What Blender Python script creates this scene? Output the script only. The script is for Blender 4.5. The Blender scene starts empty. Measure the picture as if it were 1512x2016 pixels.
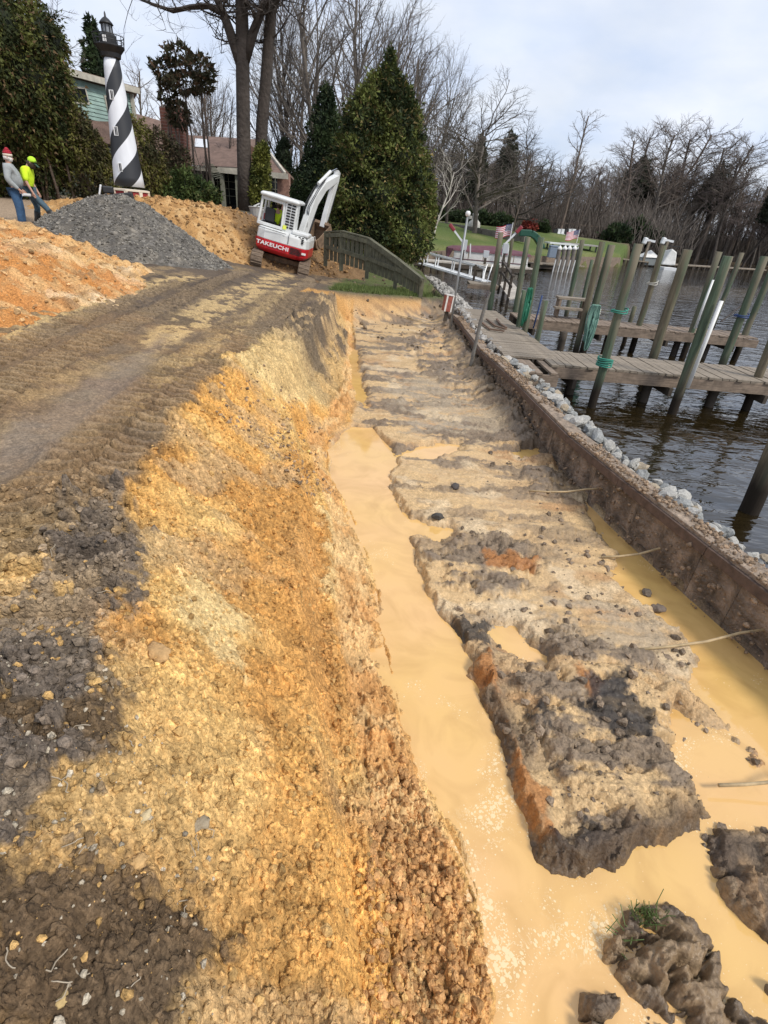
import bpy, math, random
import numpy as np
from mathutils import Vector, Matrix

random.seed(7)
RNG = np.random.default_rng(11)
SC = bpy.context.scene
COL = SC.collection

# ------------------------------------------------------------------ camera
# the eye is 2.85 m above the lake; X right, Y away along the trench, Z up
EYE = 2.85
F = 1004.0                      # focal length in photo pixels (photo 1512 x 2016)
_d = np.array([-156.0, 1742.0, F]); _d /= np.linalg.norm(_d)
_up = -_d
_fw = np.array([0, 0, 1.0]) - _up[2] * _up; _fw /= np.linalg.norm(_fw)
_rt = np.cross(_fw, _up)
M = np.array([_rt, _fw, _up])
cam_d = bpy.data.cameras.new('camera'); cam = bpy.data.objects.new('camera', cam_d); COL.objects.link(cam)
cx, cy, cz = M[:, 0], -M[:, 1], -M[:, 2]
cam.matrix_world = Matrix(((cx[0], cy[0], cz[0], 0), (cx[1], cy[1], cz[1], 0), (cx[2], cy[2], cz[2], EYE), (0, 0, 0, 1)))
cam_d.sensor_fit = 'VERTICAL'; cam_d.sensor_height = 36.0; cam_d.lens = 36.0 * F / 2016.0
cam_d.clip_start = 0.05; cam_d.clip_end = 3000
SC.camera = cam

# ------------------------------------------------------------------ sky and sun
SUN_EL, SUN_AZ = math.radians(48), math.radians(125)     # azimuth clockwise from +Y
w = bpy.data.worlds.new('World'); SC.world = w; w.use_nodes = True
nt = w.node_tree; nt.nodes.clear()
def wn(t, **k):
    n = nt.nodes.new(t)
    for a, b in k.items(): setattr(n, a, b)
    return n
out = wn('ShaderNodeOutputWorld'); bg = wn('ShaderNodeBackground')
sky = wn('ShaderNodeTexSky', sky_type='NISHITA', sun_disc=False, sun_elevation=SUN_EL, sun_rotation=SUN_AZ, dust_density=2.0)
tc = wn('ShaderNodeTexCoord'); sep = wn('ShaderNodeSeparateXYZ')
mz = wn('ShaderNodeMath', operation='MAXIMUM'); mz.inputs[1].default_value = 0.0
az = wn('ShaderNodeMath', operation='ADD'); az.inputs[1].default_value = 0.28
dx = wn('ShaderNodeMath', operation='DIVIDE'); dy = wn('ShaderNodeMath', operation='DIVIDE')
cmb = wn('ShaderNodeCombineXYZ')
nz = wn('ShaderNodeTexNoise'); nz.inputs['Scale'].default_value = 1.5; nz.inputs['Detail'].default_value = 6; nz.inputs['Roughness'].default_value = 0.5
rp = wn('ShaderNodeValToRGB'); rp.color_ramp.elements[0].position = 0.32; rp.color_ramp.elements[0].color = (0.72, 0.72, 0.72, 1); rp.color_ramp.elements[1].position = 0.68; rp.color_ramp.elements[1].color = (1, 1, 1, 1)
nz2 = wn('ShaderNodeTexNoise'); nz2.inputs['Scale'].default_value = 2.6; nz2.inputs['Detail'].default_value = 5
crp = wn('ShaderNodeValToRGB')
crp.color_ramp.elements[0].position = 0.35; crp.color_ramp.elements[0].color = (5.9, 6.7, 8.3, 1)
crp.color_ramp.elements[1].position = 0.62; crp.color_ramp.elements[1].color = (7.3, 7.7, 8.5, 1)
mx = wn('ShaderNodeMix', data_type='RGBA')
L = nt.links.new
L(tc.outputs['Generated'], sep.inputs[0]); L(sep.outputs['Z'], mz.inputs[0]); L(mz.outputs[0], az.inputs[0])
L(sep.outputs['X'], dx.inputs[0]); L(az.outputs[0], dx.inputs[1]); L(sep.outputs['Y'], dy.inputs[0]); L(az.outputs[0], dy.inputs[1])
L(dx.outputs[0], cmb.inputs['X']); L(dy.outputs[0], cmb.inputs['Y'])
L(cmb.outputs[0], nz.inputs['Vector']); L(cmb.outputs[0], nz2.inputs['Vector'])
L(nz.outputs['Fac'], rp.inputs['Fac']); L(nz2.outputs['Fac'], crp.inputs['Fac'])
L(rp.outputs['Color'], mx.inputs['Factor']); L(sky.outputs[0], mx.inputs['A']); L(crp.outputs['Color'], mx.inputs['B'])
L(mx.outputs['Result'], bg.inputs['Color']); bg.inputs['Strength'].default_value = 0.095
L(bg.outputs[0], out.inputs['Surface'])
sl = bpy.data.lights.new('sun', 'SUN'); sl.energy = 2.3; sl.angle = math.radians(12); sl.color = (1, 0.95, 0.87)
so = bpy.data.objects.new('sun', sl); COL.objects.link(so)
sv = Vector((math.sin(SUN_AZ) * math.cos(SUN_EL), math.cos(SUN_AZ) * math.cos(SUN_EL), math.sin(SUN_EL)))
so.rotation_euler = sv.to_track_quat('Z', 'Y').to_euler(); so.location = (0, 0, 60)
SC.view_settings.view_transform = 'Standard'; SC.view_settings.look = 'None'
SC.view_settings.exposure = 0.42; SC.view_settings.gamma = 1.0; SC.view_settings.use_curve_mapping = False

# ------------------------------------------------------------------ pixel to place
def ray(px, py): return M @ np.array([px - 756.0, py - 1008.0, F])
def G(px, py, zrel):                    # on the level zrel (metres from the eye's level)
    r = ray(px, py); t = zrel / r[2]; return np.array([r[0] * t, r[1] * t, zrel + EYE])
def WY(px, py, Y):                      # at the distance Y
    r = ray(px, py); t = Y / r[1]; return np.array([r[0] * t, Y, r[2] * t + EYE])
def PJ(p):
    c = M.T @ (np.array(p, float) - np.array([0, 0, EYE])); return 756 + F * c[0] / c[2], 1008 + F * c[1] / c[2]

# ------------------------------------------------------------------ noise
def _h(ix, iy, s):
    n = (ix.astype(np.int64) * 374761393 + iy.astype(np.int64) * 668265263 + s * 974634777) & 0xffffffff
    n = ((n ^ (n >> 13)) * 1274126177) & 0xffffffff
    n = (n ^ (n >> 16)) * 2246822519 & 0xffffffff
    return ((n ^ (n >> 15)) & 0xffffff) / float(0xffffff)
def vn(x, y, s=0):
    ix, iy = np.floor(x), np.floor(y); fx, fy = x - ix, y - iy
    u, v = fx * fx * (3 - 2 * fx), fy * fy * (3 - 2 * fy)
    a, b, c, d = _h(ix, iy, s), _h(ix + 1, iy, s), _h(ix, iy + 1, s), _h(ix + 1, iy + 1, s)
    return (a + (b - a) * u) * (1 - v) + (c + (d - c) * u) * v
def fbm(x, y, o=4, s=0, g=0.5):
    r = 0; a = 1; t = 0; ca, sa = math.cos(0.6), math.sin(0.6)
    for i in range(o):
        r = r + a * vn(x, y, s + i * 17); t += a; a *= g
        x, y = (x * ca - y * sa) * 2.03 + 3.1, (x * sa + y * ca) * 2.03 + 1.7
    return r / t
def domes(x, y, cell, s=0, rmin=0.25, rmax=0.6, dens=1.0):   # clod bumps: height (in cells), random id
    X, Y = x / cell, y / cell; ix, iy = np.floor(X), np.floor(Y)
    best = np.zeros_like(X); bid = np.zeros_like(X)
    for i in (-1, 0, 1):
        for j in (-1, 0, 1):
            a, b = ix + i, iy + j
            px = a + _h(a, b, s); py = b + _h(a, b, s + 5); k = _h(a, b, s + 9)
            r = rmin + (rmax - rmin) * k * k
            on = _h(a, b, s + 13) < dens
            ang = _h(a, b, s + 21) * 3.14; ca, sa = np.cos(ang), np.sin(ang)
            ddx, ddy = X - px, Y - py
            e1 = (ddx * ca + ddy * sa) * (0.75 + 0.5 * k); e2 = (-ddx * sa + ddy * ca) * 1.15
            q = 1 - (e1 * e1 + e2 * e2) / (r * r)
            hgt = np.where(on & (q > 0), np.sqrt(np.maximum(q, 0)) * r, 0)
            m = hgt > best; best = np.where(m, hgt, best); bid = np.where(m, k * 0.5 + 0.5 * _h(a, b, s + 31), bid)
    return best, bid
def ss(a, b, x):
    t = np.clip((x - a) / (b - a), 0, 1); return t * t * (3 - 2 * t)
def mix(a, b, t): return a + (b - a) * t
def sdpoly(x, y, P):                     # signed distance, positive inside
    P = np.asarray(P, float); n = len(P); d = np.full(x.shape, 1e9); c = np.zeros(x.shape, bool)
    for i in range(n):
        ax, ay = P[i]; bx, by = P[(i + 1) % n]
        ex, ey = bx - ax, by - ay; wx, wy = x - ax, y - ay
        t = np.clip((wx * ex + wy * ey) / (ex * ex + ey * ey + 1e-12), 0, 1)
        d = np.minimum(d, (wx - ex * t) ** 2 + (wy - ey * t) ** 2)
        cr = ((ay > y) != (by > y)) & (x < (bx - ax) * (y - ay) / ((by - ay) if by != ay else 1e-9) + ax)
        c ^= cr
    return np.where(c, 1, -1) * np.sqrt(d)
def dpoly(x, y, P):                      # distance to polyline, arc length there, side
    d = np.full(x.shape, 1e9); s = np.zeros(x.shape); L0 = 0; sd = np.zeros(x.shape)
    for (ax, ay), (bx, by) in zip(P[:-1], P[1:]):
        ex, ey = bx - ax, by - ay; l = math.hypot(ex, ey); wx, wy = x - ax, y - ay
        t = np.clip((wx * ex + wy * ey) / (l * l), 0, 1)
        q = np.hypot(wx - ex * t, wy - ey * t); m = q < d
        d = np.where(m, q, d); s = np.where(m, L0 + t * l, s); sd = np.where(m, (wx * ey - wy * ex) / l, sd); L0 += l
    return d, s, sd

# ------------------------------------------------------------------ the lie of the land (heights relative to the eye)
def interp(y, K): K = sorted(K); return np.interp(y, [k[0] for k in K], [k[1] for k in K])
XC = [(-5, -.9), (0, -.95), (1.0, -1.0), (1.4, -1.05), (1.9, -1.25), (2.6, -1.6), (3.6, -1.8), (5.2, -2.0), (8.7, -1.95), (14.7, -2.1), (18, -2.4)]
XT = [(-5, .5), (0, .35), (.7, .2), (1, .12), (1.5, 0), (1.8, -.1), (2.3, -.2), (2.7, -.3), (4.2, -.55), (5.2, -.9), (5.9, -1.05), (6.5, -1.1), (7.2, -.98), (8.8, -.95), (12.8, -1.3), (16, -1.7)]
XL = [(-5, .75), (.5, .66), (.86, .64), (1.2, .58), (1.76, .36), (2.1, .22), (2.66, .1), (3.6, -.05), (4.83, -.43), (5.6, -.75), (6.48, -.86), (7.14, -.66), (8, -.6), (9, -.65), (13, -1.1), (16, -1.5)]
XW = [(-30, 12), (-5, 5.0), (0, 3.75), (3.15, 2.9), (4.65, 2.5), (5.94, 2.26), (9.14, 1.9), (11, 1.74), (15, 1.58), (20, 1.3), (26.5, .8), (40, .4)]
CTRL = np.array([(0, 0, -1.75), (-1, 1, -1.5), (-1, -4, -1.6), (-6, -6, -1.2), (-3, 3, -1.45), (-1.9, 7, -1.62), (-2, 4, -1.52), (-4, 5, -1.48), (-8, 5, -1.15), (-12, 5, -1), (-5, 10, -1.58), (-2.1, 14, -1.8),
  (-4, 17, -1.8), (-4.6, 20.5, -1.86), (-6.5, 20, -1.6), (-3, 21.5, -2.0), (-8, 14, -1.35), (-10.8, 16.5, -.97), (-15, 15, -.85), (-9.3, 20.3, -.45), (-16, 25, -.3), (-8, 27, -.45), (-5, 30, -.5), (-10, 35, -.25),
  (-2.5, 24, -1.75), (0, 22, -2.1), (.3, 30, -2.1), (-1, 35, -1.5), (1, 19.5, -2.2), (-25, 20, -.3), (-30, 50, .2), (-10, 60, .3), (0, 45, -1.6), (5, 52, -1.7), (5, 60, -.8), (5, 75, 0), (15, 60, -1.6), (20, 80, .1), (27, 72, -1.6),
  (35, 90, -.5), (42, 110, -2.3), (50, 126, -2.3), (90, 128, -2.4), (50, 150, -1.5), (150, 130, -2), (100, 200, 0), (0, 150, .5), (-80, 150, 1), (-80, 0, 0), (-40, -60, -.5), (0, -60, -1), (-300, 300, 2), (300, 400, 2), (400, 100, 0), (300, -300, 0), (-300, -300, 0)], float)
_D = np.hypot(CTRL[:, None, 0] - CTRL[None, :, 0], CTRL[:, None, 1] - CTRL[None, :, 1])
_A = np.ones((len(CTRL) + 1,) * 2); _A[:-1, :-1] = _D; _A[-1, -1] = 0
_W = np.linalg.solve(_A, np.append(CTRL[:, 2], 0))
def plateau(x, y):
    r = np.full(x.shape, _W[-1])
    for (a, b, _), k in zip(CTRL, _W[:-1]): r += k * np.sqrt((x - a) ** 2 + (y - b) ** 2 + 0.05)
    return r
_wy = [26.5, 20, 15, 11, 9.14, 5.94, 4.65, 3.15, 0, -5, -30]
LAKE = [(interp(v, XW) + .12, v) for v in reversed(_wy)] + [(.35, 34), (.2, 38), (3, 46), (12, 52), (25, 68), (37, 97), (48, 121), (90, 124), (160, 120), (400, 60), (400, -200), (40, -200)]
FLOOR, WATER, LAKEZ = -2.63, -2.70, -2.85
def hbase(x, y, full=False):
    P = plateau(x, y)
    xc, xt, xl, xw = interp(y, XC), interp(y, XT), interp(y, XL), interp(y, XW)
    ww = (fbm(x * 0 + y * 1.3, y * 0, 3, 5) - .5) * .35 * ss(1.5, 6, y)
    xc = xc + ww + (fbm(y * 5.0, y * 0, 3, 6) - .5) * .22 * ss(1.0, 3, y); xt = np.maximum(xt + ww * .4, xc + .3)
    t = np.clip((x - xc) / (xt - xc), 0, 1)
    near = 1 - ss(5, 8, y)
    sA = .5 * ss(0, .85, t) + .2 * t + .3 * ss(.80, .93, t)      # rounded shoulder, small vertical scarp low down
    sB = .15 * t + .58 * ss(.42, .72, t) + .27 * ss(.7, 1, t)
    s = mix(sB, sA, near)
    toe = mix(-2.56, -2.42, near)
    g = mix(P, toe, s)
    u = np.clip((x - xt) / np.maximum(xl - xt, .05), 0, 1)
    g = np.where(x > xt, mix(toe, mix(FLOOR, WATER + .0, near), u ** .75), g); g = np.where(x > xl, mix(g, FLOOR, ss(0, .08, x - xl)), g)
    ye = 14.6 + (x + 1.5) * .95
    e = ss(0, 1.6, y - ye)
    g = mix(g, P, e) if True else g
    bh = np.where(x > xc, g, P)
    bh = np.where((y > 19), mix(bh, P, ss(19, 21, y)), bh)
    dl = sdpoly(x, y, LAKE)
    far = ss(27, 30, y)
    drop = mix(ss(-.1, 1.5, dl) * (3.6 - 2.3) , ss(-.25, .25, dl) * 1.4 + ss(0, 4, dl), far)
    land = np.where((dl > -.1) & (y < 27), np.minimum(bh, -2.28) , bh)
    r = land - drop * (dl > -.3)
    r = np.where(dl > 0.3, np.minimum(r, -2.5 - drop * .6), r)
    if full: return r, t, near, xc, xt, xl, xw, dl, e
    return r
def hit(px, py):
    r = ray(px, py); ts = np.geomspace(.3, 200, 3000) / np.linalg.norm(r[:2])
    X, Y, Z = r[0] * ts, r[1] * ts, r[2] * ts
    b = Z <= hbase(X, Y)
    i = int(np.argmax(b)) if b.any() else len(ts) - 1
    return X[i], Y[i]
def HP(pts): return [hit(*p) for p in pts]
def GP(pts, z): return [tuple(G(a, b, z)[:2]) for a, b in pts]
def gz(x, y): return float(hbase(np.array([float(x)]), np.array([float(y)]))[0]) + EYE

# ------------------------------------------------------------------ materials
MATS = {}
def mat(name, col, rough=.8, metal=0, bump=None, var=None, spec=.5, coat=0, emit=None, grain=None):
    """var=(scale, amount) albedo mottling; bump=(scale, strength, distance); grain=(sx,sy,sz, amount) stretched streaks in object space"""
    if name in MATS: return MATS[name]
    m = bpy.data.materials.new(name); m.use_nodes = True; n = m.node_tree; b = n.nodes['Principled BSDF']
    b.inputs['Base Color'].default_value = (*col, 1); b.inputs['Roughness'].default_value = rough; b.inputs['Metallic'].default_value = metal
    b.inputs['Specular IOR Level'].default_value = spec; b.inputs['Coat Weight'].default_value = coat
    tcn = n.nodes.new('ShaderNodeTexCoord'); last = None
    def mul(fac_socket, lo, hi, src):
        r = n.nodes.new('ShaderNodeMapRange'); r.inputs['From Min'].default_value = .3; r.inputs['From Max'].default_value = .7
        r.inputs['To Min'].default_value = lo; r.inputs['To Max'].default_value = hi; n.links.new(fac_socket, r.inputs['Value'])
        v = n.nodes.new('ShaderNodeVectorMath'); v.operation = 'SCALE'
        if src is None: v.inputs[0].default_value = col
        else: n.links.new(src, v.inputs[0])
        n.links.new(r.outputs[0], v.inputs['Scale']); return v.outputs[0]
    if var:
        t = n.nodes.new('ShaderNodeTexNoise'); t.inputs['Scale'].default_value = var[0]; t.inputs['Detail'].default_value = 5; t.inputs['Roughness'].default_value = .65
        n.links.new(tcn.outputs['Object'], t.inputs['Vector']); last = mul(t.outputs['Fac'], 1 - var[1], 1 + var[1], last)
    if grain:
        mp = n.nodes.new('ShaderNodeMapping'); mp.inputs['Scale'].default_value = grain[:3]; n.links.new(tcn.outputs['Object'], mp.inputs['Vector'])
        t = n.nodes.new('ShaderNodeTexNoise'); t.inputs['Scale'].default_value = 1; t.inputs['Detail'].default_value = 4; n.links.new(mp.outputs[0], t.inputs['Vector'])
        last = mul(t.outputs['Fac'], 1 - grain[3], 1 + grain[3], last)
    if last is not None: n.links.new(last, b.inputs['Base Color'])
    if bump:
        t = n.nodes.new('ShaderNodeTexNoise'); t.inputs['Scale'].default_value = bump[0]; t.inputs['Detail'].default_value = 4
        n.links.new(tcn.outputs['Object'], t.inputs['Vector'])
        bp = n.nodes.new('ShaderNodeBump'); bp.inputs['Strength'].default_value = bump[1]; bp.inputs['Distance'].default_value = bump[2]
        n.links.new(t.outputs['Fac'], bp.inputs['Height']); n.links.new(bp.outputs[0], b.inputs['Normal'])
    if emit: b.inputs['Emission Color'].default_value = (*emit[:3], 1); b.inputs['Emission Strength'].default_value = emit[3]
    MATS[name] = m; return m
def attr_mat(name, rough=.9, bumps=((60, .35, .02),), spec=.3, wet=False, trans=0):
    m = bpy.data.materials.new(name); m.use_nodes = True; n = m.node_tree; b = n.nodes['Principled BSDF']; lk = n.links.new
    a = n.nodes.new('ShaderNodeAttribute'); a.attribute_name = 'Col'
    tcn = n.nodes.new('ShaderNodeTexCoord'); b.inputs['Specular IOR Level'].default_value = spec
    t = n.nodes.new('ShaderNodeTexNoise'); t.inputs['Scale'].default_value = 45; t.inputs['Detail'].default_value = 6; t.inputs['Roughness'].default_value = .7
    lk(tcn.outputs['Object'], t.inputs['Vector'])
    r = n.nodes.new('ShaderNodeMapRange'); r.inputs['From Min'].default_value = .3; r.inputs['From Max'].default_value = .7; r.inputs['To Min'].default_value = .72; r.inputs['To Max'].default_value = 1.28
    lk(t.outputs['Fac'], r.inputs['Value']); v = n.nodes.new('ShaderNodeVectorMath'); v.operation = 'SCALE'
    lk(a.outputs['Color'], v.inputs[0]); lk(r.outputs[0], v.inputs['Scale']); lk(v.outputs[0], b.inputs['Base Color'])
    if wet:
        q = n.nodes.new('ShaderNodeMapRange'); q.inputs['To Min'].default_value = rough; q.inputs['To Max'].default_value = .28; lk(a.outputs['Alpha'], q.inputs['Value']); lk(q.outputs[0], b.inputs['Roughness'])
    else: b.inputs['Roughness'].default_value = rough
    prev = None
    if wet:
        acc = v.outputs[0]
        for vs_, lo_, hi_ in ((48, .78, 1.22), (130, .78, 1.2)):
            vv = n.nodes.new('ShaderNodeTexVoronoi'); vv.inputs['Scale'].default_value = vs_; lk(tcn.outputs['Object'], vv.inputs['Vector']); sx_ = n.nodes.new('ShaderNodeSeparateColor'); lk(vv.outputs['Color'], sx_.inputs[0])
            q2 = n.nodes.new('ShaderNodeMapRange'); dl_ = n.nodes.new('ShaderNodeMapRange'); dl_.inputs['To Min'].default_value = lo_; dl_.inputs['To Max'].default_value = .96; lk(a.outputs['Alpha'], dl_.inputs['Value']); dh_ = n.nodes.new('ShaderNodeMapRange'); dh_.inputs['To Min'].default_value = hi_; dh_.inputs['To Max'].default_value = 1.04; lk(a.outputs['Alpha'], dh_.inputs['Value']); lk(dl_.outputs[0], q2.inputs['To Min']); lk(dh_.outputs[0], q2.inputs['To Max']); lk(sx_.outputs[0], q2.inputs['Value']); v2 = n.nodes.new('ShaderNodeVectorMath'); v2.operation = 'SCALE'; lk(acc, v2.inputs[0]); lk(q2.outputs[0], v2.inputs['Scale']); acc = v2.outputs[0]
            bq = n.nodes.new('ShaderNodeBump'); bq.invert = True; ws_ = n.nodes.new('ShaderNodeMapRange'); ws_.inputs['To Min'].default_value = .7; ws_.inputs['To Max'].default_value = .12; lk(a.outputs['Alpha'], ws_.inputs['Value']); lk(ws_.outputs[0], bq.inputs['Strength']); bq.inputs['Distance'].default_value = .55 / vs_; lk(vv.outputs['Distance'], bq.inputs['Height'])
            if prev: lk(prev, bq.inputs['Normal'])
            prev = bq.outputs[0]
        lk(acc, b.inputs['Base Color'])
    for sc_, st, di in bumps:
        t = n.nodes.new('ShaderNodeTexNoise'); t.inputs['Scale'].default_value = sc_; t.inputs['Detail'].default_value = 5; lk(tcn.outputs['Object'], t.inputs['Vector'])
        bp = n.nodes.new('ShaderNodeBump'); bp.inputs['Strength'].default_value = st; bp.inputs['Distance'].default_value = di
        lk(t.outputs['Fac'], bp.inputs['Height'])
        if prev: lk(prev, bp.inputs['Normal'])
        prev = bp.outputs[0]
    if prev: lk(prev, b.inputs['Normal'])
    if trans:
        tr = n.nodes.new('ShaderNodeBsdfTranslucent'); lk(v.outputs[0], tr.inputs['Color']); ms = n.nodes.new('ShaderNodeMixShader'); ms.inputs[0].default_value = trans
        lk(b.outputs[0], ms.inputs[1]); lk(tr.outputs[0], ms.inputs[2]); lk(ms.outputs[0], n.nodes['Material Output'].inputs['Surface'])
    MATS[name] = m; return m

# ------------------------------------------------------------------ mesh and object helpers
def mesh_np(name, V, Fc, col=None, smooth=True):
    """V (n,3); Fc (m,k) same-size faces; col (n,4)"""
    me = bpy.data.meshes.new(name); V = np.asarray(V, np.float32); Fc = np.asarray(Fc, np.int32); k = Fc.shape[1]
    me.vertices.add(len(V)); me.vertices.foreach_set('co', V.ravel())
    me.loops.add(Fc.size); me.loops.foreach_set('vertex_index', Fc.ravel())
    me.polygons.add(len(Fc)); me.polygons.foreach_set('loop_start', np.arange(0, Fc.size, k, dtype=np.int32))
    me.polygons.foreach_set('use_smooth', np.full(len(Fc), smooth))
    me.update(calc_edges=True)
    if col is not None:
        a = me.color_attributes.new('Col', 'FLOAT_COLOR', 'POINT'); a.data.foreach_set('color', np.asarray(col, np.float32).ravel())
    return me
def link(name, me, m=None, parent=None, loc=None, rz=None):
    o = bpy.data.objects.new(name, me); COL.objects.link(o)
    if m is not None and me is not None and len(me.materials) == 0:
        for q in (m if isinstance(m, (list, tuple)) else [m]): me.materials.append(q)
    if parent is not None: o.parent = parent
    if loc is not None: o.location = loc
    if rz is not None: o.rotation_euler = (0, 0, rz)
    return o
def tag(o, label, cat, group=None, kind=None):
    if label: o['label'] = label
    if cat: o['category'] = cat
    if group: o['group'] = group
    if kind: o['kind'] = kind
    return o
def struct(o): o['kind'] = 'structure'; return o
def stuff(o): o['kind'] = 'stuff'; return o
def thing(name, label, cat, loc=(0, 0, 0), rot=(0, 0, 0), group=None):
    o = bpy.data.objects.new(name, None); COL.objects.link(o); o.location = loc; o.rotation_euler = rot; o.empty_display_size = .2
    return tag(o, label, cat, group)
def dup(root, loc=None, rz=None, label=None, scale=None):
    r = root.copy(); COL.objects.link(r)
    if loc is not None: r.location = loc
    if rz is not None: r.rotation_euler = (r.rotation_euler[0], r.rotation_euler[1], rz)
    if scale is not None: r.scale = scale if hasattr(scale, '__len__') else (scale,) * 3
    if label: r['label'] = label
    for ch in list(root.children):
        c = ch.copy(); COL.objects.link(c); c.parent = r
        for g in list(ch.children):
            d = g.copy(); COL.objects.link(d); d.parent = c
    return r
class MB:
    def __init__(s): s.v = []; s.f = []
    def add(s, V, Fs):
        o = len(s.v); s.v += [tuple(map(float, p)) for p in V]; s.f += [tuple(i + o for i in q) for q in Fs]; return s
    def box(s, c, size, rot=None, taper=1.0):
        hx, hy, hz = [q / 2 for q in size]; P = []
        for z in (-1, 1):
            k = taper if z > 0 else 1
            for x, y in ((-1, -1), (1, -1), (1, 1), (-1, 1)): P.append(Vector((x * hx * k, y * hy * k, z * hz)))
        if rot is not None: P = [rot @ p for p in P]
        return s.add([p + Vector(c) for p in P], [(3, 2, 1, 0), (4, 5, 6, 7), (0, 1, 5, 4), (1, 2, 6, 5), (2, 3, 7, 6), (3, 0, 4, 7)])
    def bar(s, a, b, w_, h_, up=(0, 0, 1)):             # a box from a to b
        a, b = Vector(a), Vector(b); d = b - a; l = d.length; d.normalize(); u = Vector(up)
        x = d.cross(u)
        if x.length < 1e-4: x = d.cross(Vector((0, 1, 0)))
        x.normalize(); z = x.cross(d)
        R = Matrix((x, d, z)).transposed(); return s.box((a + b) / 2, (w_, l, h_), R)
    def tube(s, pts, r, n=8, caps=True):
        pts = [Vector(p) for p in pts]; k = len(pts); rs = r if hasattr(r, '__len__') else [r] * k
        rings = []; ref = None
        for i, p in enumerate(pts):
            d = (pts[min(i + 1, k - 1)] - pts[max(i - 1, 0)]).normalized()
            if ref is None: ref = d.cross(Vector((.3, .1, 1)) if abs(d.z) < .9 else Vector((1, 0, 0))).normalized()
            x = (ref - d * ref.dot(d)).normalized(); ref = x; y = d.cross(x)
            rings.append([p + x * (rs[i] * math.cos(2 * math.pi * j / n)) + y * (rs[i] * math.sin(2 * math.pi * j / n)) for j in range(n)])
        V = [q for rr in rings for q in rr]; Fs = []
        for i in range(k - 1):
            for j in range(n): a = i * n + j; b = i * n + (j + 1) % n; Fs.append((a, b, b + n, a + n))
        if caps: Fs.append(tuple(range(n - 1, -1, -1))); Fs.append(tuple((k - 1) * n + j for j in range(n)))
        return s.add(V, Fs)
    def prism(s, pts, y0, y1, axis='y'):                # outline in xz extruded along y (or outline xy along z, yz along x)
        n = len(pts)
        def P(a, b, t): return {'y': (a, t, b), 'z': (a, b, t), 'x': (t, a, b)}[axis]
        V = [P(a, b, y0) for a, b in pts] + [P(a, b, y1) for a, b in pts]
        Fs = [tuple(range(n)), tuple(range(2 * n - 1, n - 1, -1))] + [(i, n + i, n + (i + 1) % n, (i + 1) % n) for i in range(n)]
        return s.add(V, Fs)
    def lathe(s, prof, n=24, c=(0, 0, 0)):
        V = [(c[0] + r * math.cos(2 * math.pi * j / n), c[1] + r * math.sin(2 * math.pi * j / n), c[2] + z) for r, z in prof for j in range(n)]
        Fs = []
        for i in range(len(prof) - 1):
            for j in range(n): a = i * n + j; b = i * n + (j + 1) % n; Fs.append((a, b, b + n, a + n))
        Fs.append(tuple(range(n - 1, -1, -1))); Fs.append(tuple((len(prof) - 1) * n + j for j in range(n)))
        return s.add(V, Fs)
    def mesh(s, name, smooth=False):
        me = bpy.data.meshes.new(name); me.from_pydata(s.v, [], s.f)
        if smooth: me.polygons.foreach_set('use_smooth', [True] * len(me.polygons))
        me.update(); return me
    def build(s, name, m, parent=None, smooth=False, bevel=0, loc=None, rz=None):
        o = link(name, s.mesh(name, smooth), m, parent, loc, rz)
        if bevel:
            b = o.modifiers.new('bevel', 'BEVEL'); b.width = bevel; b.segments = 2; b.limit_method = 'ANGLE'; b.angle_limit = math.radians(35)
        return o
_ico = {}
def ico(sub):
    if sub in _ico: return _ico[sub]
    import bmesh
    b = bmesh.new(); bmesh.ops.create_icosphere(b, subdivisions=sub, radius=1); b.verts.ensure_lookup_table()
    V = np.array([v.co[:] for v in b.verts]); Fc = np.array([[v.index for v in f.verts] for f in b.faces]); b.free()
    _ico[sub] = (V, Fc); return V, Fc
def rock(sub, seed, rough=.25, squash=.75, facet=True):
    r = np.random.default_rng(seed); V, Fc = ico(sub); V = V.copy()
    for _ in range(9):                                   # planar cuts give broken faces
        nrm = r.normal(size=3); nrm /= np.linalg.norm(nrm); d = r.uniform(.62, .95)
        q = V @ nrm - d; V -= np.where(q > 0, q, 0)[:, None] * nrm
    V *= 1 + r.normal(0, rough * .12, (len(V), 1))
    V *= np.array([1, r.uniform(.7, 1), squash * r.uniform(.8, 1.15)]); return V, Fc
def scatter_mesh(name, protos, P, S, R, col=None, smooth=False, squash=None):
    """joins many small lumps: P (n,3) places, S (n) sizes; R rng"""
    Vs, Fs, Cs, o = [], [], [], 0
    n = len(P); pick = R.integers(0, len(protos), n)
    for k, (V, Fc) in enumerate(protos):
        ids = np.where(pick == k)[0]
        if len(ids) == 0: continue
        a = R.uniform(0, 6.28, len(ids)); b = R.uniform(-.6, .6, len(ids)); ca, sa, cb, sb = np.cos(a), np.sin(a), np.cos(b), np.sin(b)
        X = V[None, :, 0]; Y = V[None, :, 1] * cb[:, None] - V[None, :, 2] * sb[:, None]; Z = V[None, :, 1] * sb[:, None] + V[None, :, 2] * cb[:, None]
        Q = np.stack([X * ca[:, None] - Y * sa[:, None], X * sa[:, None] + Y * ca[:, None], Z + 0 * X], -1) * S[ids][:, None, None] + P[ids][:, None, :]
        Vs.append(Q.reshape(-1, 3)); Fs.append((Fc[None] + (np.arange(len(ids)) * len(V))[:, None, None] + o).reshape(-1, 3)); o += len(ids) * len(V)
        if col is not None: Cs.append(np.repeat(col[ids], len(V), 0))
    return mesh_np(name, np.concatenate(Vs), np.concatenate(Fs), np.concatenate(Cs) if col is not None else None, smooth)
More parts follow.
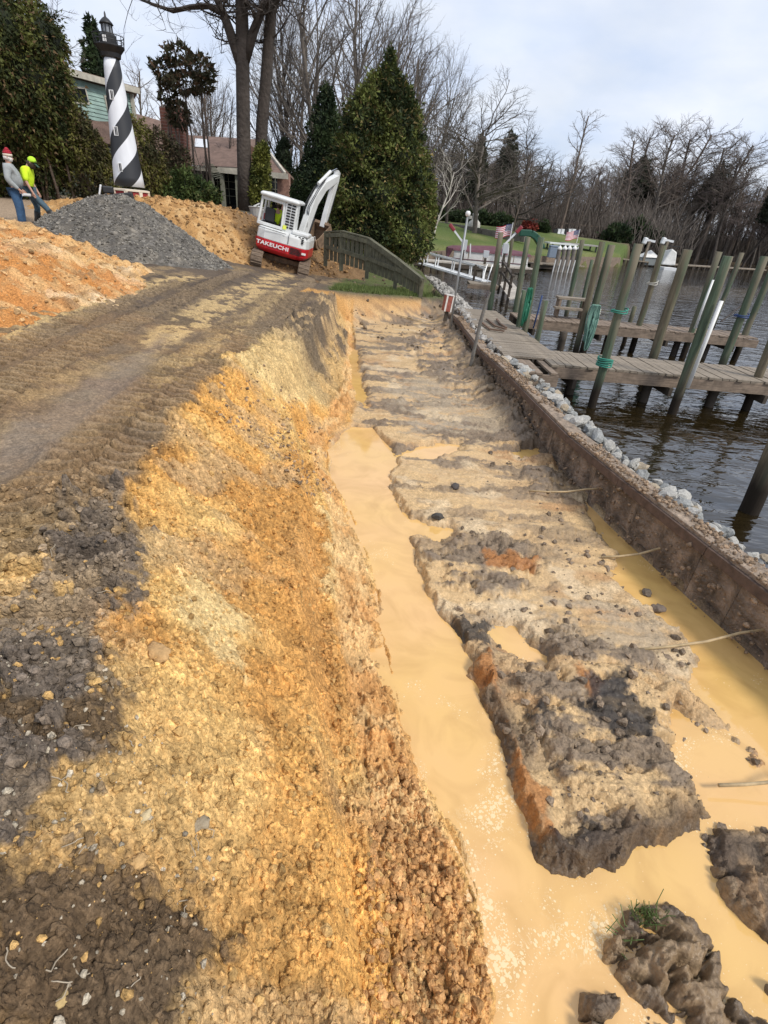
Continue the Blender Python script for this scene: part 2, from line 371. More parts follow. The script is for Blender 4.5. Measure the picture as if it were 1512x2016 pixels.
# ================================================================== THE GROUND
PXZ = -2.68
channel = [(735, 838), (752, 862), (775, 880), (783, 912), (765, 935), (780, 985), (800, 1030), (815, 1080), (822, 1112), (835, 1150), (865, 1200), (900, 1250), (935, 1300), (920, 1330), (950, 1370), (985, 1430), (1000, 1490), (1010, 1560), (1040, 1620), (1060, 1690),
           (1090, 1715), (1165, 1715), (1200, 1700), (1262, 1665), (1330, 1640), (1390, 1625), (1405, 1660), (1425, 1710), (1470, 1800), (1515, 1850), (1640, 1990), (1640, 2400), (900, 2400), (975, 2060), (985, 1960), (960, 1860), (942, 1760), (920, 1690), (872, 1600), (832, 1530), (792, 1425), (772, 1350), (760, 1290), (748, 1200), (738, 1130), (705, 1055), (684, 990), (652, 938), (646, 885), (690, 838)]
puddles = [[(1160, 978), (1240, 1015), (1330, 1092), (1400, 1172), (1512, 1262), (1700, 1400), (1700, 1600), (1512, 1500), (1425, 1405), (1375, 1345), (1400, 1300), (1330, 1232), (1205, 1135), (1232, 1108), (1160, 1010)],
           [(1338, 1412), (1420, 1452), (1480, 1503), (1620, 1540), (1620, 1640), (1405, 1612), (1330, 1480)],
           [(780, 893), (870, 872), (915, 870), (900, 892), (830, 906)], [(980, 1240), (1012, 1238), (1062, 1288), (1072, 1325), (1000, 1292)], [(800, 1022), (892, 1040), (860, 1062), (815, 1050)],
           [(800, 590), (850, 592), (862, 612), (800, 606)], [(690, 690), (704, 688), (708, 740), (722, 800), (706, 790), (696, 740)], [(1090, 905), (1130, 915), (1165, 960), (1120, 940)], [(1000, 890), (1060, 880), (1080, 900), (1030, 905)]]
islands = [[(1235, 1780), (1320, 1758), (1400, 1830), (1440, 1872), (1432, 1930), (1530, 1990), (1560, 2100), (1290, 2100), (1262, 1960), (1200, 1880)],
           [(1375, 1640), (1540, 1632), (1600, 1900), (1512, 1842), (1440, 1765)], [(1150, 1945), (1205, 1935), (1232, 1960), (1240, 2080), (1150, 2080)], [(1500, 1900), (1600, 1900), (1600, 2000), (1512, 1960)]]
CH = GP(channel, PXZ); PU = [GP(q, PXZ) for q in puddles]; IS = [GP(q, PXZ + .04) for q in islands]
dark_mud = [HP(q) for q in ([(980, 1300), (1080, 1260), (1200, 1290), (1300, 1330), (1380, 1400), (1330, 1450), (1420, 1570), (1330, 1640), (1170, 1715), (1110, 1690), (1120, 1560), (1050, 1420)],
            [(860, 1100), (1000, 1060), (1080, 1120), (1000, 1170), (880, 1160)], [(980, 870), (1080, 850), (1150, 930), (1060, 960)], [(800, 660), (960, 700), (1030, 760), (1050, 850), (960, 800), (840, 740)])]
black_mud = [HP(q) for q in ([(1165, 1350), (1230, 1340), (1230, 1400), (1175, 1410)], [(1100, 1640), (1190, 1620), (1190, 1700), (1110, 1700)], [(895, 1225), (960, 1220), (950, 1260), (905, 1255)], [(1030, 1400), (1050, 1395), (1050, 1430), (1032, 1430)], [(1200, 1420), (1245, 1410), (1250, 1440), (1210, 1445)])]
rust_mud = [HP(q) for q in ([(925, 1290), (960, 1290), (1010, 1450), (1020, 1540), (1060, 1640), (1090, 1650), (1085, 1560), (1030, 1500), (990, 1400)], [(1130, 1330), (1170, 1350), (1160, 1380)], [(950, 1090), (1060, 1100), (1050, 1130), (960, 1120)])]
grey_mud = [HP(q) for q in ([(900, 1180), (1100, 1180), (1300, 1200), (1380, 1310), (1280, 1330), (1100, 1250), (930, 1240)], [(760, 760), (1000, 760), (1040, 860), (800, 850)])]
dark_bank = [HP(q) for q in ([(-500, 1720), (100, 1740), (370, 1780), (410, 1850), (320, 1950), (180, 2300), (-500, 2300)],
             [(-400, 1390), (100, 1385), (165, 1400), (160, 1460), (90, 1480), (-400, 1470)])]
grey_top = [HP(q) for q in ([(-900, 1230), (0, 1190), (90, 1160), (150, 1080), (225, 960), (262, 1000), (245, 1100), (215, 1180), (200, 1300), (150, 1340), (-900, 1390)], [(-900, 1480), (60, 1500), (110, 1560), (60, 1640), (-900, 1660)])]
pale_bank = [HP(q) for q in ([(500, 640), (600, 630), (640, 690), (640, 800), (560, 790), (470, 730)], [(395, 1190), (440, 1200), (465, 1270), (440, 1300), (405, 1250)], [(640, 1000), (700, 1000), (720, 1180), (660, 1180)], [(0, 1290), (180, 1280), (150, 1330), (0, 1350)])]
orange_bank = [HP(q) for q in ([(620, 1040), (655, 1200), (665, 1320), (720, 1500), (730, 1700), (650, 1500), (590, 1250), (560, 1080)], [(370, 1090), (450, 1140), (470, 1190), (420, 1170)], [(400, 860), (430, 850), (440, 880)], [(650, 530), (740, 540), (760, 570), (680, 570)])]
TRK = [HP(q) for q in ([(90, 1240), (120, 1120), (190, 1000), (262, 905), (330, 832), (402, 765), (470, 705), (532, 642), (585, 585), (618, 548)], [(-240, 900), (-100, 830), (0, 770), (130, 703), (260, 636), (380, 576), (480, 537)],
       [(-250, 790), (-100, 735), (0, 700), (120, 645), (260, 590), (350, 556)], [(-30, 1200), (20, 1080), (90, 960), (180, 865), (300, 760), (430, 660), (545, 580)])]
ROAD_PALE = [HP(q) for q in ([(200, 910), (300, 750), (420, 660), (560, 560), (590, 560), (440, 680), (330, 780), (260, 915)], [(250, 690), (400, 590), (560, 530), (580, 545), (420, 640), (280, 710)], [(0, 690), (250, 590), (400, 545), (330, 545), (200, 580), (0, 660)])]
ROAD_GREY = [HP(q) for q in ([(-100, 900), (0, 850), (150, 760), (330, 660), (250, 800), (140, 880), (0, 960)],)]

def blot(x, y, polys, soft, warp):
    m = np.zeros_like(x)
    for p in polys: m = np.maximum(m, ss(-soft, soft, sdpoly(x, y, p) + warp))
    return m
def C(*c): return np.array(c)
def cmix(c, k, t): return c + (np.asarray(k) - c) * t[:, None]

def terrain(x, y):
    h, t, near, xc, xt, xl, xw, dl, e = hbase(x, y, True)
    r = np.hypot(x, y); nr = 1 - ss(18, 30, r)
    n1 = fbm(x * 1.1, y * 1.1, 5, 3); n2 = fbm(x * 4, y * 4, 5, 40); n3 = fbm(x * 14, y * 14, 4, 60)
    qx, qy = x + (vn(x * 22, y * 22, 71) - .5) * .035, y + (vn(x * 22, y * 22, 72) - .5) * .035
    small, i1 = domes(qx, qy, .026, 1, .25, .65); mid, i2 = domes(qx, qy, .055, 2, .15, .58, .7); big, i3 = domes(qx, qy, .13, 3, .12, .45, .28)
    lump_b, _lb = domes(qx, qy, .20, 44, .15, .55, .6)
    crumb = np.abs(vn(qx * 34, qy * 34, 81) - .5) + .6 * np.abs(vn(qx * 70, qy * 70, 82) - .5)
    n5 = fbm(x * 9, y * 9, 5, 84, .62)
    w1 = (n1 - .5) * .5; w2 = (n2 - .5) * .18 + w1 * .15; w3 = w2 * 1.8 + (n5 - .5) * .34 + (i1 - .5) * .05 * (small > 0) + (i2 - .5) * .14 * (mid > 0) + (i3 - .5) * .2 * (big > 0)
    plat = (1 - ss(-.03, .10, t)) * 1.0
    inbank = (x > xc) & (x <= xt) & (e < .5); inlow = (x > xt) & (x < xw + .05) & (y < 19)
    mud = ss(0, .08, x - xl + w2 * .5) * (x < xw) * (1 - e)
    lowslump = ss(0, .05, x - xt) * (1 - ss(-.1, .05, x - xl)) * (1 - e)
    bank = ss(-.02, .05, t) * (x < xl) * (1 - e)
    tk = np.zeros_like(x); tph = np.zeros_like(x); tedge = np.zeros_like(x)
    # ---------------- colours
    n = len(x); c = np.zeros((n, 3)) + C(.125, .093, .066); wet = np.zeros(n)
    # road
    c = cmix(c, C(.095, .07, .05), ss(.4, .62, n1)); c = cmix(c, C(.30, .21, .11), ss(.58, .75, fbm(x * 1.7 + 9, y * .8, 4, 77) + (n5 - .5) * .4) * .7)
    c = cmix(c, C(.10, .075, .06), ss(.52, .7, n2) * .6)
    rp = blot(x, y, ROAD_PALE, .15, w2 * 1.5); c = cmix(c, C(.54, .38, .18), rp * .85 * ss(.42, .52, n2 + (n5 - .5) * .9 + (n3 - .5) * .3))
    rg = blot(x, y, ROAD_GREY, .15, w2 * 1.5); c = cmix(c, C(.16, .135, .115), rg * .85)
    for i, T in enumerate(TRK):
        d, s, sd = dpoly(x, y, T); wd = (.26, .21, .2, .17)[i]
        m = (1 - ss(wd * .85, wd, d + w2 * .25)) * (1 if i != 3 else .55)
        ph = np.abs(((s + sd * .12) / .14) % 1 - .5) * 2
        bar = ss(.38, .56, ph) * m; tk = np.maximum(tk, m)
        h = h - m * .055 + bar * .095 * (.6 + n2 * .7) + (ss(wd * .8, wd * 1.05, d) * (1 - ss(wd * 1.05, wd * 1.5, d))) * .03 * n2 * 2 * plat
        c = cmix(c, C(.055, .04, .03), m * (1 - bar) * .9 * plat); c = cmix(c, C(.24, .175, .11), bar * .85 * plat * ss(.25, .4, n2))
    # far yard and lawns
    fy = ss(21.5, 23.5, y + w1 * 2 + np.where(x < -6, 1.0, 0)); c = cmix(c, C(.10, .085, .055), fy); 
    yard = ss(-7, -9, x + w1) * ss(13, 16, y + w1) * (1 - ss(24, 27, y)); c = cmix(c, C(.34, .25, .17), yard)
    grass_end = ss(-.2, .6, y - (15.9 + (x + 1.5) * .9) + w2 * 2) * ss(-2.5, -1.9, x + w2 * 2) * (y < 40) * (dl < 0); c = cmix(c, C(.09, .115, .035), grass_end * .9 * ss(.3, .5, n2))
    lawn = ss(40, 46, y) * (x > -6) * (1 - ss(84, 92, y + w1 * 3)) * (dl < 1); c = cmix(c, mix(C(.085, .12, .028), C(.15, .16, .055), ss(.4, .7, fbm(x * .3, y * .3, 3))[:, None]), lawn)
    wood = ss(80, 92, y + w1 * 3); c = cmix(c, C(.13, .095, .06), wood)
    # bank
    bc = np.zeros((n, 3)) + C(.68, .365, .105)
    bc = cmix(bc, C(.70, .44, .16), ss(.45, .62, n1)); bc = cmix(bc, C(.55, .28, .08), ss(.5, .68, fbm(x * 1.3 + 5, y * 1.3, 4, 91)))
    bc = cmix(bc, C(.47, .33, .18), ss(.55, .7, fbm(x * 2.2, y * 2.2 + 8, 4, 93)) * .6)
    bc = cmix(bc, C(.40, .27, .13), ss(1.7, .8, y + w1) * ss(0, -.7, x + w1) * .6)
    bc = cmix(bc, C(.57, .30, .10), blot(x, y, orange_bank, .1, w2) * .6 * ss(.35, .5, n2))
    bc = cmix(bc, C(.62, .46, .22), blot(x, y, pale_bank, .06, w3) * .8)
    fb = ss(7, 9, y + w1); bc = cmix(bc, mix(C(.38, .27, .15), C(.16, .12, .085), ss(.42, .6, n2)[:, None]), fb * .9)
    bc = cmix(bc, C(.13, .10, .07), fb * ss(.52, .6, n2 + (n5 - .5) * .6) * .8); bc = cmix(bc, C(.58, .38, .16), fb * ss(.45, .8, t) * ss(.4, .55, fbm(x * 2, y * 1.5, 3, 33)) * .8)
    bm = np.clip(1 - plat + 0, 0, 1) * (1 - e) * (x < xl + .3); bm = np.maximum(bm, ss(.0, .25, 1.9 - np.maximum(y, 0) + w1 + (x + 1.2) * .3) * (x > -2.2) * (x < xl))
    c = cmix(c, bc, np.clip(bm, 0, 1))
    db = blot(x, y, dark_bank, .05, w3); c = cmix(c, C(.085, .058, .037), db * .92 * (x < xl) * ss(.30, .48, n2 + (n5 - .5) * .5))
    gt = blot(x, y, grey_top, .04, w3); c = cmix(c, C(.23, .178, .128), gt * .85 * (x < xl)); c = cmix(c, C(.10, .08, .065), gt * ss(.45, .6, n2) * .75)
    # trench end slope
    c = cmix(c, C(.50, .27, .09), ss(0, .1, e) * (1 - ss(.7, 1, e)) * (y < 19) * (x < .6) * (x > -2.6) * .9)
    # mud
    mc = np.zeros((n, 3)) + C(.47, .315, .165)
    str_ = fbm(x * 1.0 + 3, y * 3.6, 6, 120, .6); st2 = fbm(x * 2.5, y * 11, 5, 125, .6)
    mc = cmix(mc, C(.56, .39, .21), ss(.5, .62, st2)); mc = cmix(mc, C(.40, .22, .10), ss(.56, .68, fbm(x * 1.5, y * 4 + 6, 4, 127)) * .7)
    mc = cmix(mc, C(.54, .37, .19), ss(.45, .65, n1)); mc = cmix(mc, C(.20, .15, .105), ss(.50, .56, str_ + (st2 - .5) * .3 + (n5 - .5) * .25) * (.45 + .5 * ss(3.5, 7, y)))
    mc = cmix(mc, C(.38, .30, .205), blot(x, y, grey_mud, .1, w3 * 1.5) * .75 * ss(.35, .55, st2 + (n5 - .5) * .4))
    dm = blot(x, y, dark_mud, .08, w3 * 1.3 + (str_ - .5) * .5); mc = cmix(mc, C(.20, .15, .105), dm * .9 * ss(.42, .54, str_ + (st2 - .5) * .3 + (n5 - .5) * .3))
    rm = blot(x, y, rust_mud, .03, w3 * .5); mc = cmix(mc, C(.36, .15, .045), rm * .85)
    bk = blot(x, y, black_mud, .03, w3); mc = cmix(mc, C(.03, .028, .028), bk * .85)
    wm = ss(.66, .74, fbm(x * 1.7 + 30, y * 2.5, 4, 131)); mc = cmix(mc, C(.60, .46, .29), wm * .7 * (1 - dm))
    wallfoot = ss(.55, .1, xw - x) * np.maximum(ss(6.3, 8, y), ss(.5, .62, fbm(y * 1.2, x * .5, 3, 190)) * .7); mc = cmix(mc, C(.17, .125, .085), wallfoot * .8)
    isl = np.zeros_like(x)
    for p in IS: isl = np.maximum(isl, ss(-.04, .03, sdpoly(x, y, p) + w2 * .5))
    mc = cmix(mc, mix(C(.13, .095, .066), C(.25, .175, .105), ss(.4, .65, n2)[:, None]), isl)
    mm = np.clip(mud + lowslump * .0, 0, 1); c = cmix(c, mc, mm)
    sl = lowslump; c = cmix(c, mix(C(.66, .43, .20), C(.58, .31, .115), ss(.42, .58, n2)[:, None]), sl * .85 * ss(-.05, .25, 1 - (xl - x) / np.maximum(xl - xt, .05)))
    wet = np.maximum(wet, mm * (.45 + .55 * ss(.4, .6, fbm(x * 2 + 7, y * 2, 3, 150)))); wet = np.maximum(wet, sl * .35)
    wet = np.maximum(wet, rg * .3 * plat)
    lake = ss(.05, .3, dl); c = cmix(c, C(.05, .035, .02), lake)
    # ---------------- relief
    amp = bank * (1 - fb * .3) * nr
    nearfac = 1 - ss(7, 12, r)
    cl = (small * .026 * .95 * nearfac + mid * .055 * .85 + big * .13 * .75) + crumb * .018 * nearfac + (n5 - .5) * .085
    rough_top = gt * (y < 3.2); slump = sl
    ca = np.clip(amp * (1 - mud) + rough_top * .9 * plat + db * .4 * plat, 0, 1.0)
    smoothp = blot(x, y, pale_bank[1:2], .06, w2); ca = ca * (1 - .85 * smoothp)
    h = h + ca * cl + (n2 - .5) * .10 * ca + (n1 - .5) * .16 * amp
    tint = 1 + ca * ((i1 - .5) * .35 * nearfac + np.where(mid > 0, (i2 - .5) * .35, 0) + np.where(big > 0, (i3 - .5) * .3, 0)) + (n5 - .5) * .7 * np.clip(ca + plat * .4 * (1 - tk), 0, 1); c = c * tint[:, None]
    # rills running down the face
    h = h + fb * amp * (lump_b * .20 * .7 + (n5 - .5) * .22)
    ri = fbm(x * 1.2, y * 7 + x * 2.0, 3, 200); h = h - bank * near * np.abs(ri - .5) * .10 * ss(.3, .8, t) - fb * bank * (np.abs(fbm(x * .8, y * 5, 5, 210, .6) - .5) * .7 - (n5 - .5) * .16)
    # road lumps
    rd = plat * (1 - ca) * (1 - fy) * nr * (1 - tk * .75); h = h + rd * ((n2 - .5) * .05 + (n5 - .5) * .03 + (n3 - .5) * .014 + small * .03 * ss(.45, .6, n2))
    # mud ridges and lumps
    lump, il = domes(x, y, .22, 7, .12, .5, .55); lump2, il2 = domes(x, y, .09, 8, .15, .5, .6)
    yw = y + (n1 - .5) * 1.1 + x * .18 + (fbm(x * 1.7, y * 1.7, 3, 171) - .5) * .5; rid = fbm(x * 1.2, yw * 4.0, 6, 170, .62) * .55 + fbm(x * 2.1, yw * 2.6, 5, 172, .6) * .45; lump4, il4 = domes(qx, qy, .05, 14, .2, .6, .7); rough = np.clip(.22 + dm * 1.1 + wallfoot * .8 + ss(.52, .62, str_) * .8, 0, 1)
    mh = (rid - .46) * mix(.11, .15, ss(4, 9, y)) + (n1 - .5) * .05 + (n3 - .5) * .014 + (st2 - .5) * .045 + dm * (.03 + .08 * (rid - .3)) + (lump * .22 * .22 + lump2 * .09 * .5 + lump4 * .05 * .8 + (n5 - .5) * .09) * rough
    creases = -np.maximum(0, .07 - np.abs(fbm(x * 3, y * 7, 5, 180) - .5)) * 1.1 * dm - np.maximum(0, .05 - np.abs(fbm(x * 8, y * 14, 4, 183) - .5)) * .5 * rough
    h = h + mm * (mh + creases)
    h = np.where(mm > .5, np.maximum(h - .012, WATER + .010 - .05 * ss(.47, .40, fbm(x * 1.4 + 3, y * 2.4, 4, 175)) - (1 - ss(.3, .45, rid)) * .024), h)
    h = h + wallfoot * mm * (.10 + .10 * n2 + lump4 * .05)
    # near block along the channel is raised and cut sharply
    blk = blot(x, y, dark_mud[:1] + rust_mud[:1], .03, w2 * .3); h = h + blk * (.015 + .06 * n2) * mm
    hc = WATER + .10; h = np.where((mm > .5) & (y < 7) & (h > hc), hc + (h - hc) * .55, h)
    lump3, il3 = domes(qx, qy, .10, 12, .2, .6, .6)
    h = h + sl * (lump3 * .10 * .75 + mid * .055 * .6 + small * .026 * .8 + (n5 - .5) * .10 - .015); h = np.where((sl > .5), np.maximum(h, WATER - .03), h)
    # water bodies
    chd = sdpoly(x, y, CH) + (n2 - .5) * .09 + (n3 - .5) * .03 + (n5 - .5) * .09
    edge = ss(-.20, -.03, chd) * (chd < .02) * (x > interp(y, XL) + .25) * ss(2.9, 2.3, y); c = cmix(c, mix(C(.10, .07, .048), C(.24, .15, .08), ss(.45, .6, n2)[:, None]), edge * (1 - rm) * .9)
    low = mix(np.minimum(h, WATER + .01 + ss(0, -.13, chd + (n5 - .5) * .06) * .3), WATER - .09, ss(-.008, .05, chd)) ; h = np.where((chd > -.06) & (x > xt) & (x < xw + 1), np.minimum(h, low), h)
    for p in PU:
        q = sdpoly(x, y, p) + (n2 - .5) * .20 + (n5 - .5) * .20
        h = np.where((q > -.15) & (x < xw), mix(h, np.minimum(h, WATER - .03), ss(-.12, .02, q)), h)
    h = np.where(isl > 0, np.maximum(h, mix(WATER - .08, WATER + .02 + .20 * (n2 - .3) + lump * .22 * .5 + lump2 * .09 * .6 + lump4 * .04 + (n5 - .5) * .12 - np.maximum(0, .08 - np.abs(fbm(x * 4, y * 7, 5, 181) - .5)) * 1.2, isl)), h)
    c = c * mix(1, .9, (h < WATER + .02) * mm)[:, None] if True else c
    wet = np.where((h < WATER + .035) & (mm > .5), np.maximum(wet, .85), wet)
    # general relief further off
    h = h + (1 - nr) * (1 - lake) * (fbm(x * .15, y * .15, 3, 222) - .5) * .25 * ss(40, 80, r)
    h = h + grass_end * (n2 - .4) * .08
    # zone ids: 0 road/yard ground, 1 bank, 2 mud flat, 3 lawn, 4 lake bed
    zone = np.zeros(n, int); zone[(bm > .5) | (t > .2) & (x < xl) & (e < .5) & (y < 19)] = 1; zone[(x > xl) & (x < xw + .1) & (y < 19) & (e < .5) & (y > -6)] = 2; zone[(lawn > .5)] = 3; zone[dl > .35] = 4
    return h, np.concatenate([np.clip(c, .004, .85), wet[:, None]], 1), zone

azs = np.concatenate([np.arange(-66, 66.01, .16), np.arange(68, 294, 2.6)]) ; azs = np.radians(azs)
dep = np.radians(np.concatenate([np.arange(83, 26, -.125), np.arange(26, 18, -.08), np.arange(18, 5.5, -.052), np.arange(5.5, 2.2, -.12)])); rad = 2.2 / np.tan(dep)
rad = np.concatenate([[.02, .1], rad[rad > .2]]); rad = np.concatenate([rad[rad < 55], np.geomspace(55, 900, 60)])
A_, R_ = np.meshgrid(azs, rad, indexing='ij'); gx = (np.sin(A_) * R_).ravel(); gy = (np.cos(A_) * R_).ravel()
gh, gc, gzn = terrain(gx, gy)
GV = np.stack([gx, gy, gh + EYE], 1); na, nrr = len(azs), len(rad)
ii, jj = np.meshgrid(np.arange(na), np.arange(nrr - 1), indexing='ij'); i2 = (ii + 1) % na
GF = np.stack([ii * nrr + jj, i2 * nrr + jj, i2 * nrr + jj + 1, ii * nrr + jj + 1], -1).reshape(-1, 4)[:, ::-1]
fz = gzn[GF[:, 0]]
soil = attr_mat('soil', .92, ((70, .5, .012), (260, .4, .004)), .25, wet=True)
for k, nm in enumerate(('dirt_ground', 'earth_bank', 'mud_flat', 'lawn', 'lake_bed')):
    fs = GF[fz == k]; u, inv = np.unique(fs, return_inverse=True)
    struct(link(nm, mesh_np(nm, GV[u], inv.reshape(-1, 4), gc[u]), soil))
print('terrain verts', len(GV))

# ------------------------------------------------------------------ water in the trench
def water_mat(name, lake):
    m = bpy.data.materials.new(name); m.use_nodes = True; n = m.node_tree; b = n.nodes['Principled BSDF']; lk = n.links.new
    tcn = n.nodes.new('ShaderNodeTexCoord')
    if lake:
        b.inputs['Base Color'].default_value = (.016, .011, .004, 1); b.inputs['Roughness'].default_value = .02; b.inputs['IOR'].default_value = 1.75; b.inputs['Specular IOR Level'].default_value = .5
        prev = None
        for sc_, st, di, an in ((1.0, .35, .16, (1, 2.2, 1)), (3.0, .32, .04, (1, 2.0, 1)), (10, .08, .005, (1, 1.6, 1))):
            mp = n.nodes.new('ShaderNodeMapping'); mp.inputs['Scale'].default_value = an; mp.inputs['Rotation'].default_value = (0, 0, -.25); lk(tcn.outputs['Object'], mp.inputs['Vector'])
            t = n.nodes.new('ShaderNodeTexNoise'); t.inputs['Scale'].default_value = sc_; t.inputs['Detail'].default_value = 3; t.inputs['Distortion'].default_value = .6; lk(mp.outputs[0], t.inputs['Vector'])
            bp = n.nodes.new('ShaderNodeBump'); bp.inputs['Strength'].default_value = st; bp.inputs['Distance'].default_value = di; lk(t.outputs['Fac'], bp.inputs['Height'])
            if prev: lk(prev, bp.inputs['Normal'])
            prev = bp.outputs[0]
        lk(prev, b.inputs['Normal'])
    else:
        b.inputs['IOR'].default_value = 1.6
        t = n.nodes.new('ShaderNodeTexNoise'); t.inputs['Scale'].default_value = .9; t.inputs['Detail'].default_value = 3; lk(tcn.outputs['Object'], t.inputs['Vector'])
        r = n.nodes.new('ShaderNodeValToRGB'); r.color_ramp.elements[0].position = .35; r.color_ramp.elements[0].color = (.68, .43, .145, 1); r.color_ramp.elements[1].position = .65; r.color_ramp.elements[1].color = (.70, .43, .185, 1)
        lk(t.outputs['Fac'], r.inputs['Fac'])
        # foam flecks, thick towards the near pool
        wv = n.nodes.new('ShaderNodeTexNoise'); wv.inputs['Scale'].default_value = 2.2; wv.inputs['Detail'].default_value = 3; lk(tcn.outputs['Object'], wv.inputs['Vector'])
        mxv = n.nodes.new('ShaderNodeMix'); mxv.data_type = 'VECTOR'; mxv.inputs['Factor'].default_value = .12; lk(tcn.outputs['Object'], mxv.inputs['A']); lk(wv.outputs['Color'], mxv.inputs['B'])
        def MR(src, f0, f1, t0, t1):
            k = n.nodes.new('ShaderNodeMapRange'); k.inputs['From Min'].default_value = f0; k.inputs['From Max'].default_value = f1; k.inputs['To Min'].default_value = t0; k.inputs['To Max'].default_value = t1; lk(src, k.inputs['Value']); return k.outputs[0]
        def MA(op, a_, b_):
            k = n.nodes.new('ShaderNodeMath'); k.operation = op
            for i_, v_ in enumerate((a_, b_)):
                if isinstance(v_, (int, float)): k.inputs[i_].default_value = v_
                else: lk(v_, k.inputs[i_])
            return k.outputs[0]
        sp = n.nodes.new('ShaderNodeSeparateXYZ'); lk(tcn.outputs['Object'], sp.inputs[0])
        pn = n.nodes.new('ShaderNodeTexNoise'); pn.inputs['Scale'].default_value = 3.0; pn.inputs['Detail'].default_value = 4; lk(tcn.outputs['Object'], pn.inputs['Vector'])
        mask = MA('ADD', MR(sp.outputs['Y'], 3.0, 1.1, -.08, .21), MR(pn.outputs['Fac'], .42, .66, -.14, .28))
        vo = n.nodes.new('ShaderNodeTexVoronoi'); vo.inputs['Scale'].default_value = 42; lk(mxv.outputs['Result'], vo.inputs['Vector'])
        vo2 = n.nodes.new('ShaderNodeTexVoronoi'); vo2.inputs['Scale'].default_value = 95; lk(mxv.outputs['Result'], vo2.inputs['Vector'])
        sw = n.nodes.new('ShaderNodeTexNoise'); sw.inputs['Scale'].default_value = 7; sw.inputs['Detail'].default_value = 4; sw.inputs['Distortion'].default_value = 2.2; lk(tcn.outputs['Object'], sw.inputs['Vector'])
        line = MR(MA('ABSOLUTE', MA('SUBTRACT', sw.outputs['Fac'], .5), 0), 0, .016, 1, 0)
        dots = MA('MAXIMUM', MR(MA('SUBTRACT', mask, vo.outputs['Distance']), -.03, .03, 0, 1), MR(MA('SUBTRACT', mask, vo2.outputs['Distance']), .02, .08, 0, 1))
        fo = MA('MAXIMUM', dots, MA('MULTIPLY', line, MR(mask, .12, .34, 0, 1)))
        class _Q: outputs = [fo]
        q = _Q; a2 = _Q
        silt = n.nodes.new('ShaderNodeTexNoise'); silt.inputs['Scale'].default_value = 2.4; silt.inputs['Detail'].default_value = 6; silt.inputs['Distortion'].default_value = 1.6; lk(tcn.outputs['Object'], silt.inputs['Vector'])
        sm2 = n.nodes.new('ShaderNodeMix'); sm2.data_type = 'RGBA'; lk(MR(silt.outputs['Fac'], .44, .70, 0, .55), sm2.inputs['Factor']); lk(r.outputs['Color'], sm2.inputs['A']); sm2.inputs['B'].default_value = (.50, .29, .095, 1)
        class _R: outputs = {'Color': sm2.outputs['Result'], 0: sm2.outputs['Result']}
        r = _R
        mc = n.nodes.new('ShaderNodeMix'); mc.data_type = 'RGBA'; lk(q.outputs[0], mc.inputs['Factor']); lk(r.outputs['Color'], mc.inputs['A']); mc.inputs['B'].default_value = (.75, .57, .32, 1)
        lk(mc.outputs['Result'], b.inputs['Base Color'])
        rr = n.nodes.new('ShaderNodeMapRange'); rr.inputs['To Min'].default_value = .05; rr.inputs['To Max'].default_value = .6; lk(q.outputs[0], rr.inputs['Value']); lk(rr.outputs[0], b.inputs['Roughness'])
        bp = n.nodes.new('ShaderNodeBump'); bp.inputs['Strength'].default_value = .25; bp.inputs['Distance'].default_value = .004; lk(a2.outputs[0], bp.inputs['Height']); lk(bp.outputs[0], b.inputs['Normal'])
    return m
wys = np.arange(-6, 18.01, .4)
WV = []; 
for v in wys: WV += [(float(interp(v, XT)) - .05, v, WATER + EYE), (float(interp(v, XW)) - .01, v, WATER + EYE)]
WF = [(2 * i, 2 * i + 1, 2 * i + 3, 2 * i + 2) for i in range(len(wys) - 1)]
struct(link('trench_water', mesh_np('trench_water', WV, WF, smooth=False), water_mat('muddy_water', False)))
LV = [(interp(v, XW) + .06, v, 0) for v in reversed(_wy)] + [(.3, 34, 0), (-1, 38, 0), (-1, 60, 0), (20, 140, 0), (500, 140, 0), (500, -200, 0), (12, -200, 0)]
import bmesh
bm = bmesh.new(); vs = [bm.verts.new(p) for p in LV]; f = bm.faces.new(vs); bmesh.ops.triangulate(bm, faces=[f]); me = bpy.data.meshes.new('lake_water'); bm.to_mesh(me); bm.free()
if me.polygons[0].normal.z < 0: me.flip_normals()
struct(link('lake_water', me, water_mat('lake_surface', True)))

# ------------------------------------------------------------------ heaps
def heap(name, label, hf, cf, box, step, m, seed):
    x0, x1, y0, y1 = box; xs = np.arange(x0, x1, step); ys = np.arange(y0, y1, step); X, Y = np.meshgrid(xs, ys, indexing='ij'); x, y = X.ravel(), Y.ravel()
    g = hbase(x, y); hh = hf(x, y); n1, n2 = fbm(x * 1.3, y * 1.3, 4, seed), fbm(x * 5, y * 5, 4, seed + 3)
    c = cf(x, y, n1, n2, hh); V = np.stack([x, y, g + np.maximum(hh, -.12) + EYE], 1)
    nx, ny = len(xs), len(ys); i, j = np.meshgrid(np.arange(nx - 1), np.arange(ny - 1), indexing='ij'); Fc = np.stack([i * ny + j, (i + 1) * ny + j, (i + 1) * ny + j + 1, i * ny + j + 1], -1).reshape(-1, 4)
    k = hh[Fc].max(1) > -.10; Fc = Fc[k]; u, inv = np.unique(Fc, return_inverse=True)
    o = link(name, mesh_np(name, V[u], inv.reshape(-1, 4), np.concatenate([c, np.zeros((len(c), 1))], 1)[u]), m); tag(o, label, name.replace('_', ' ')); return o
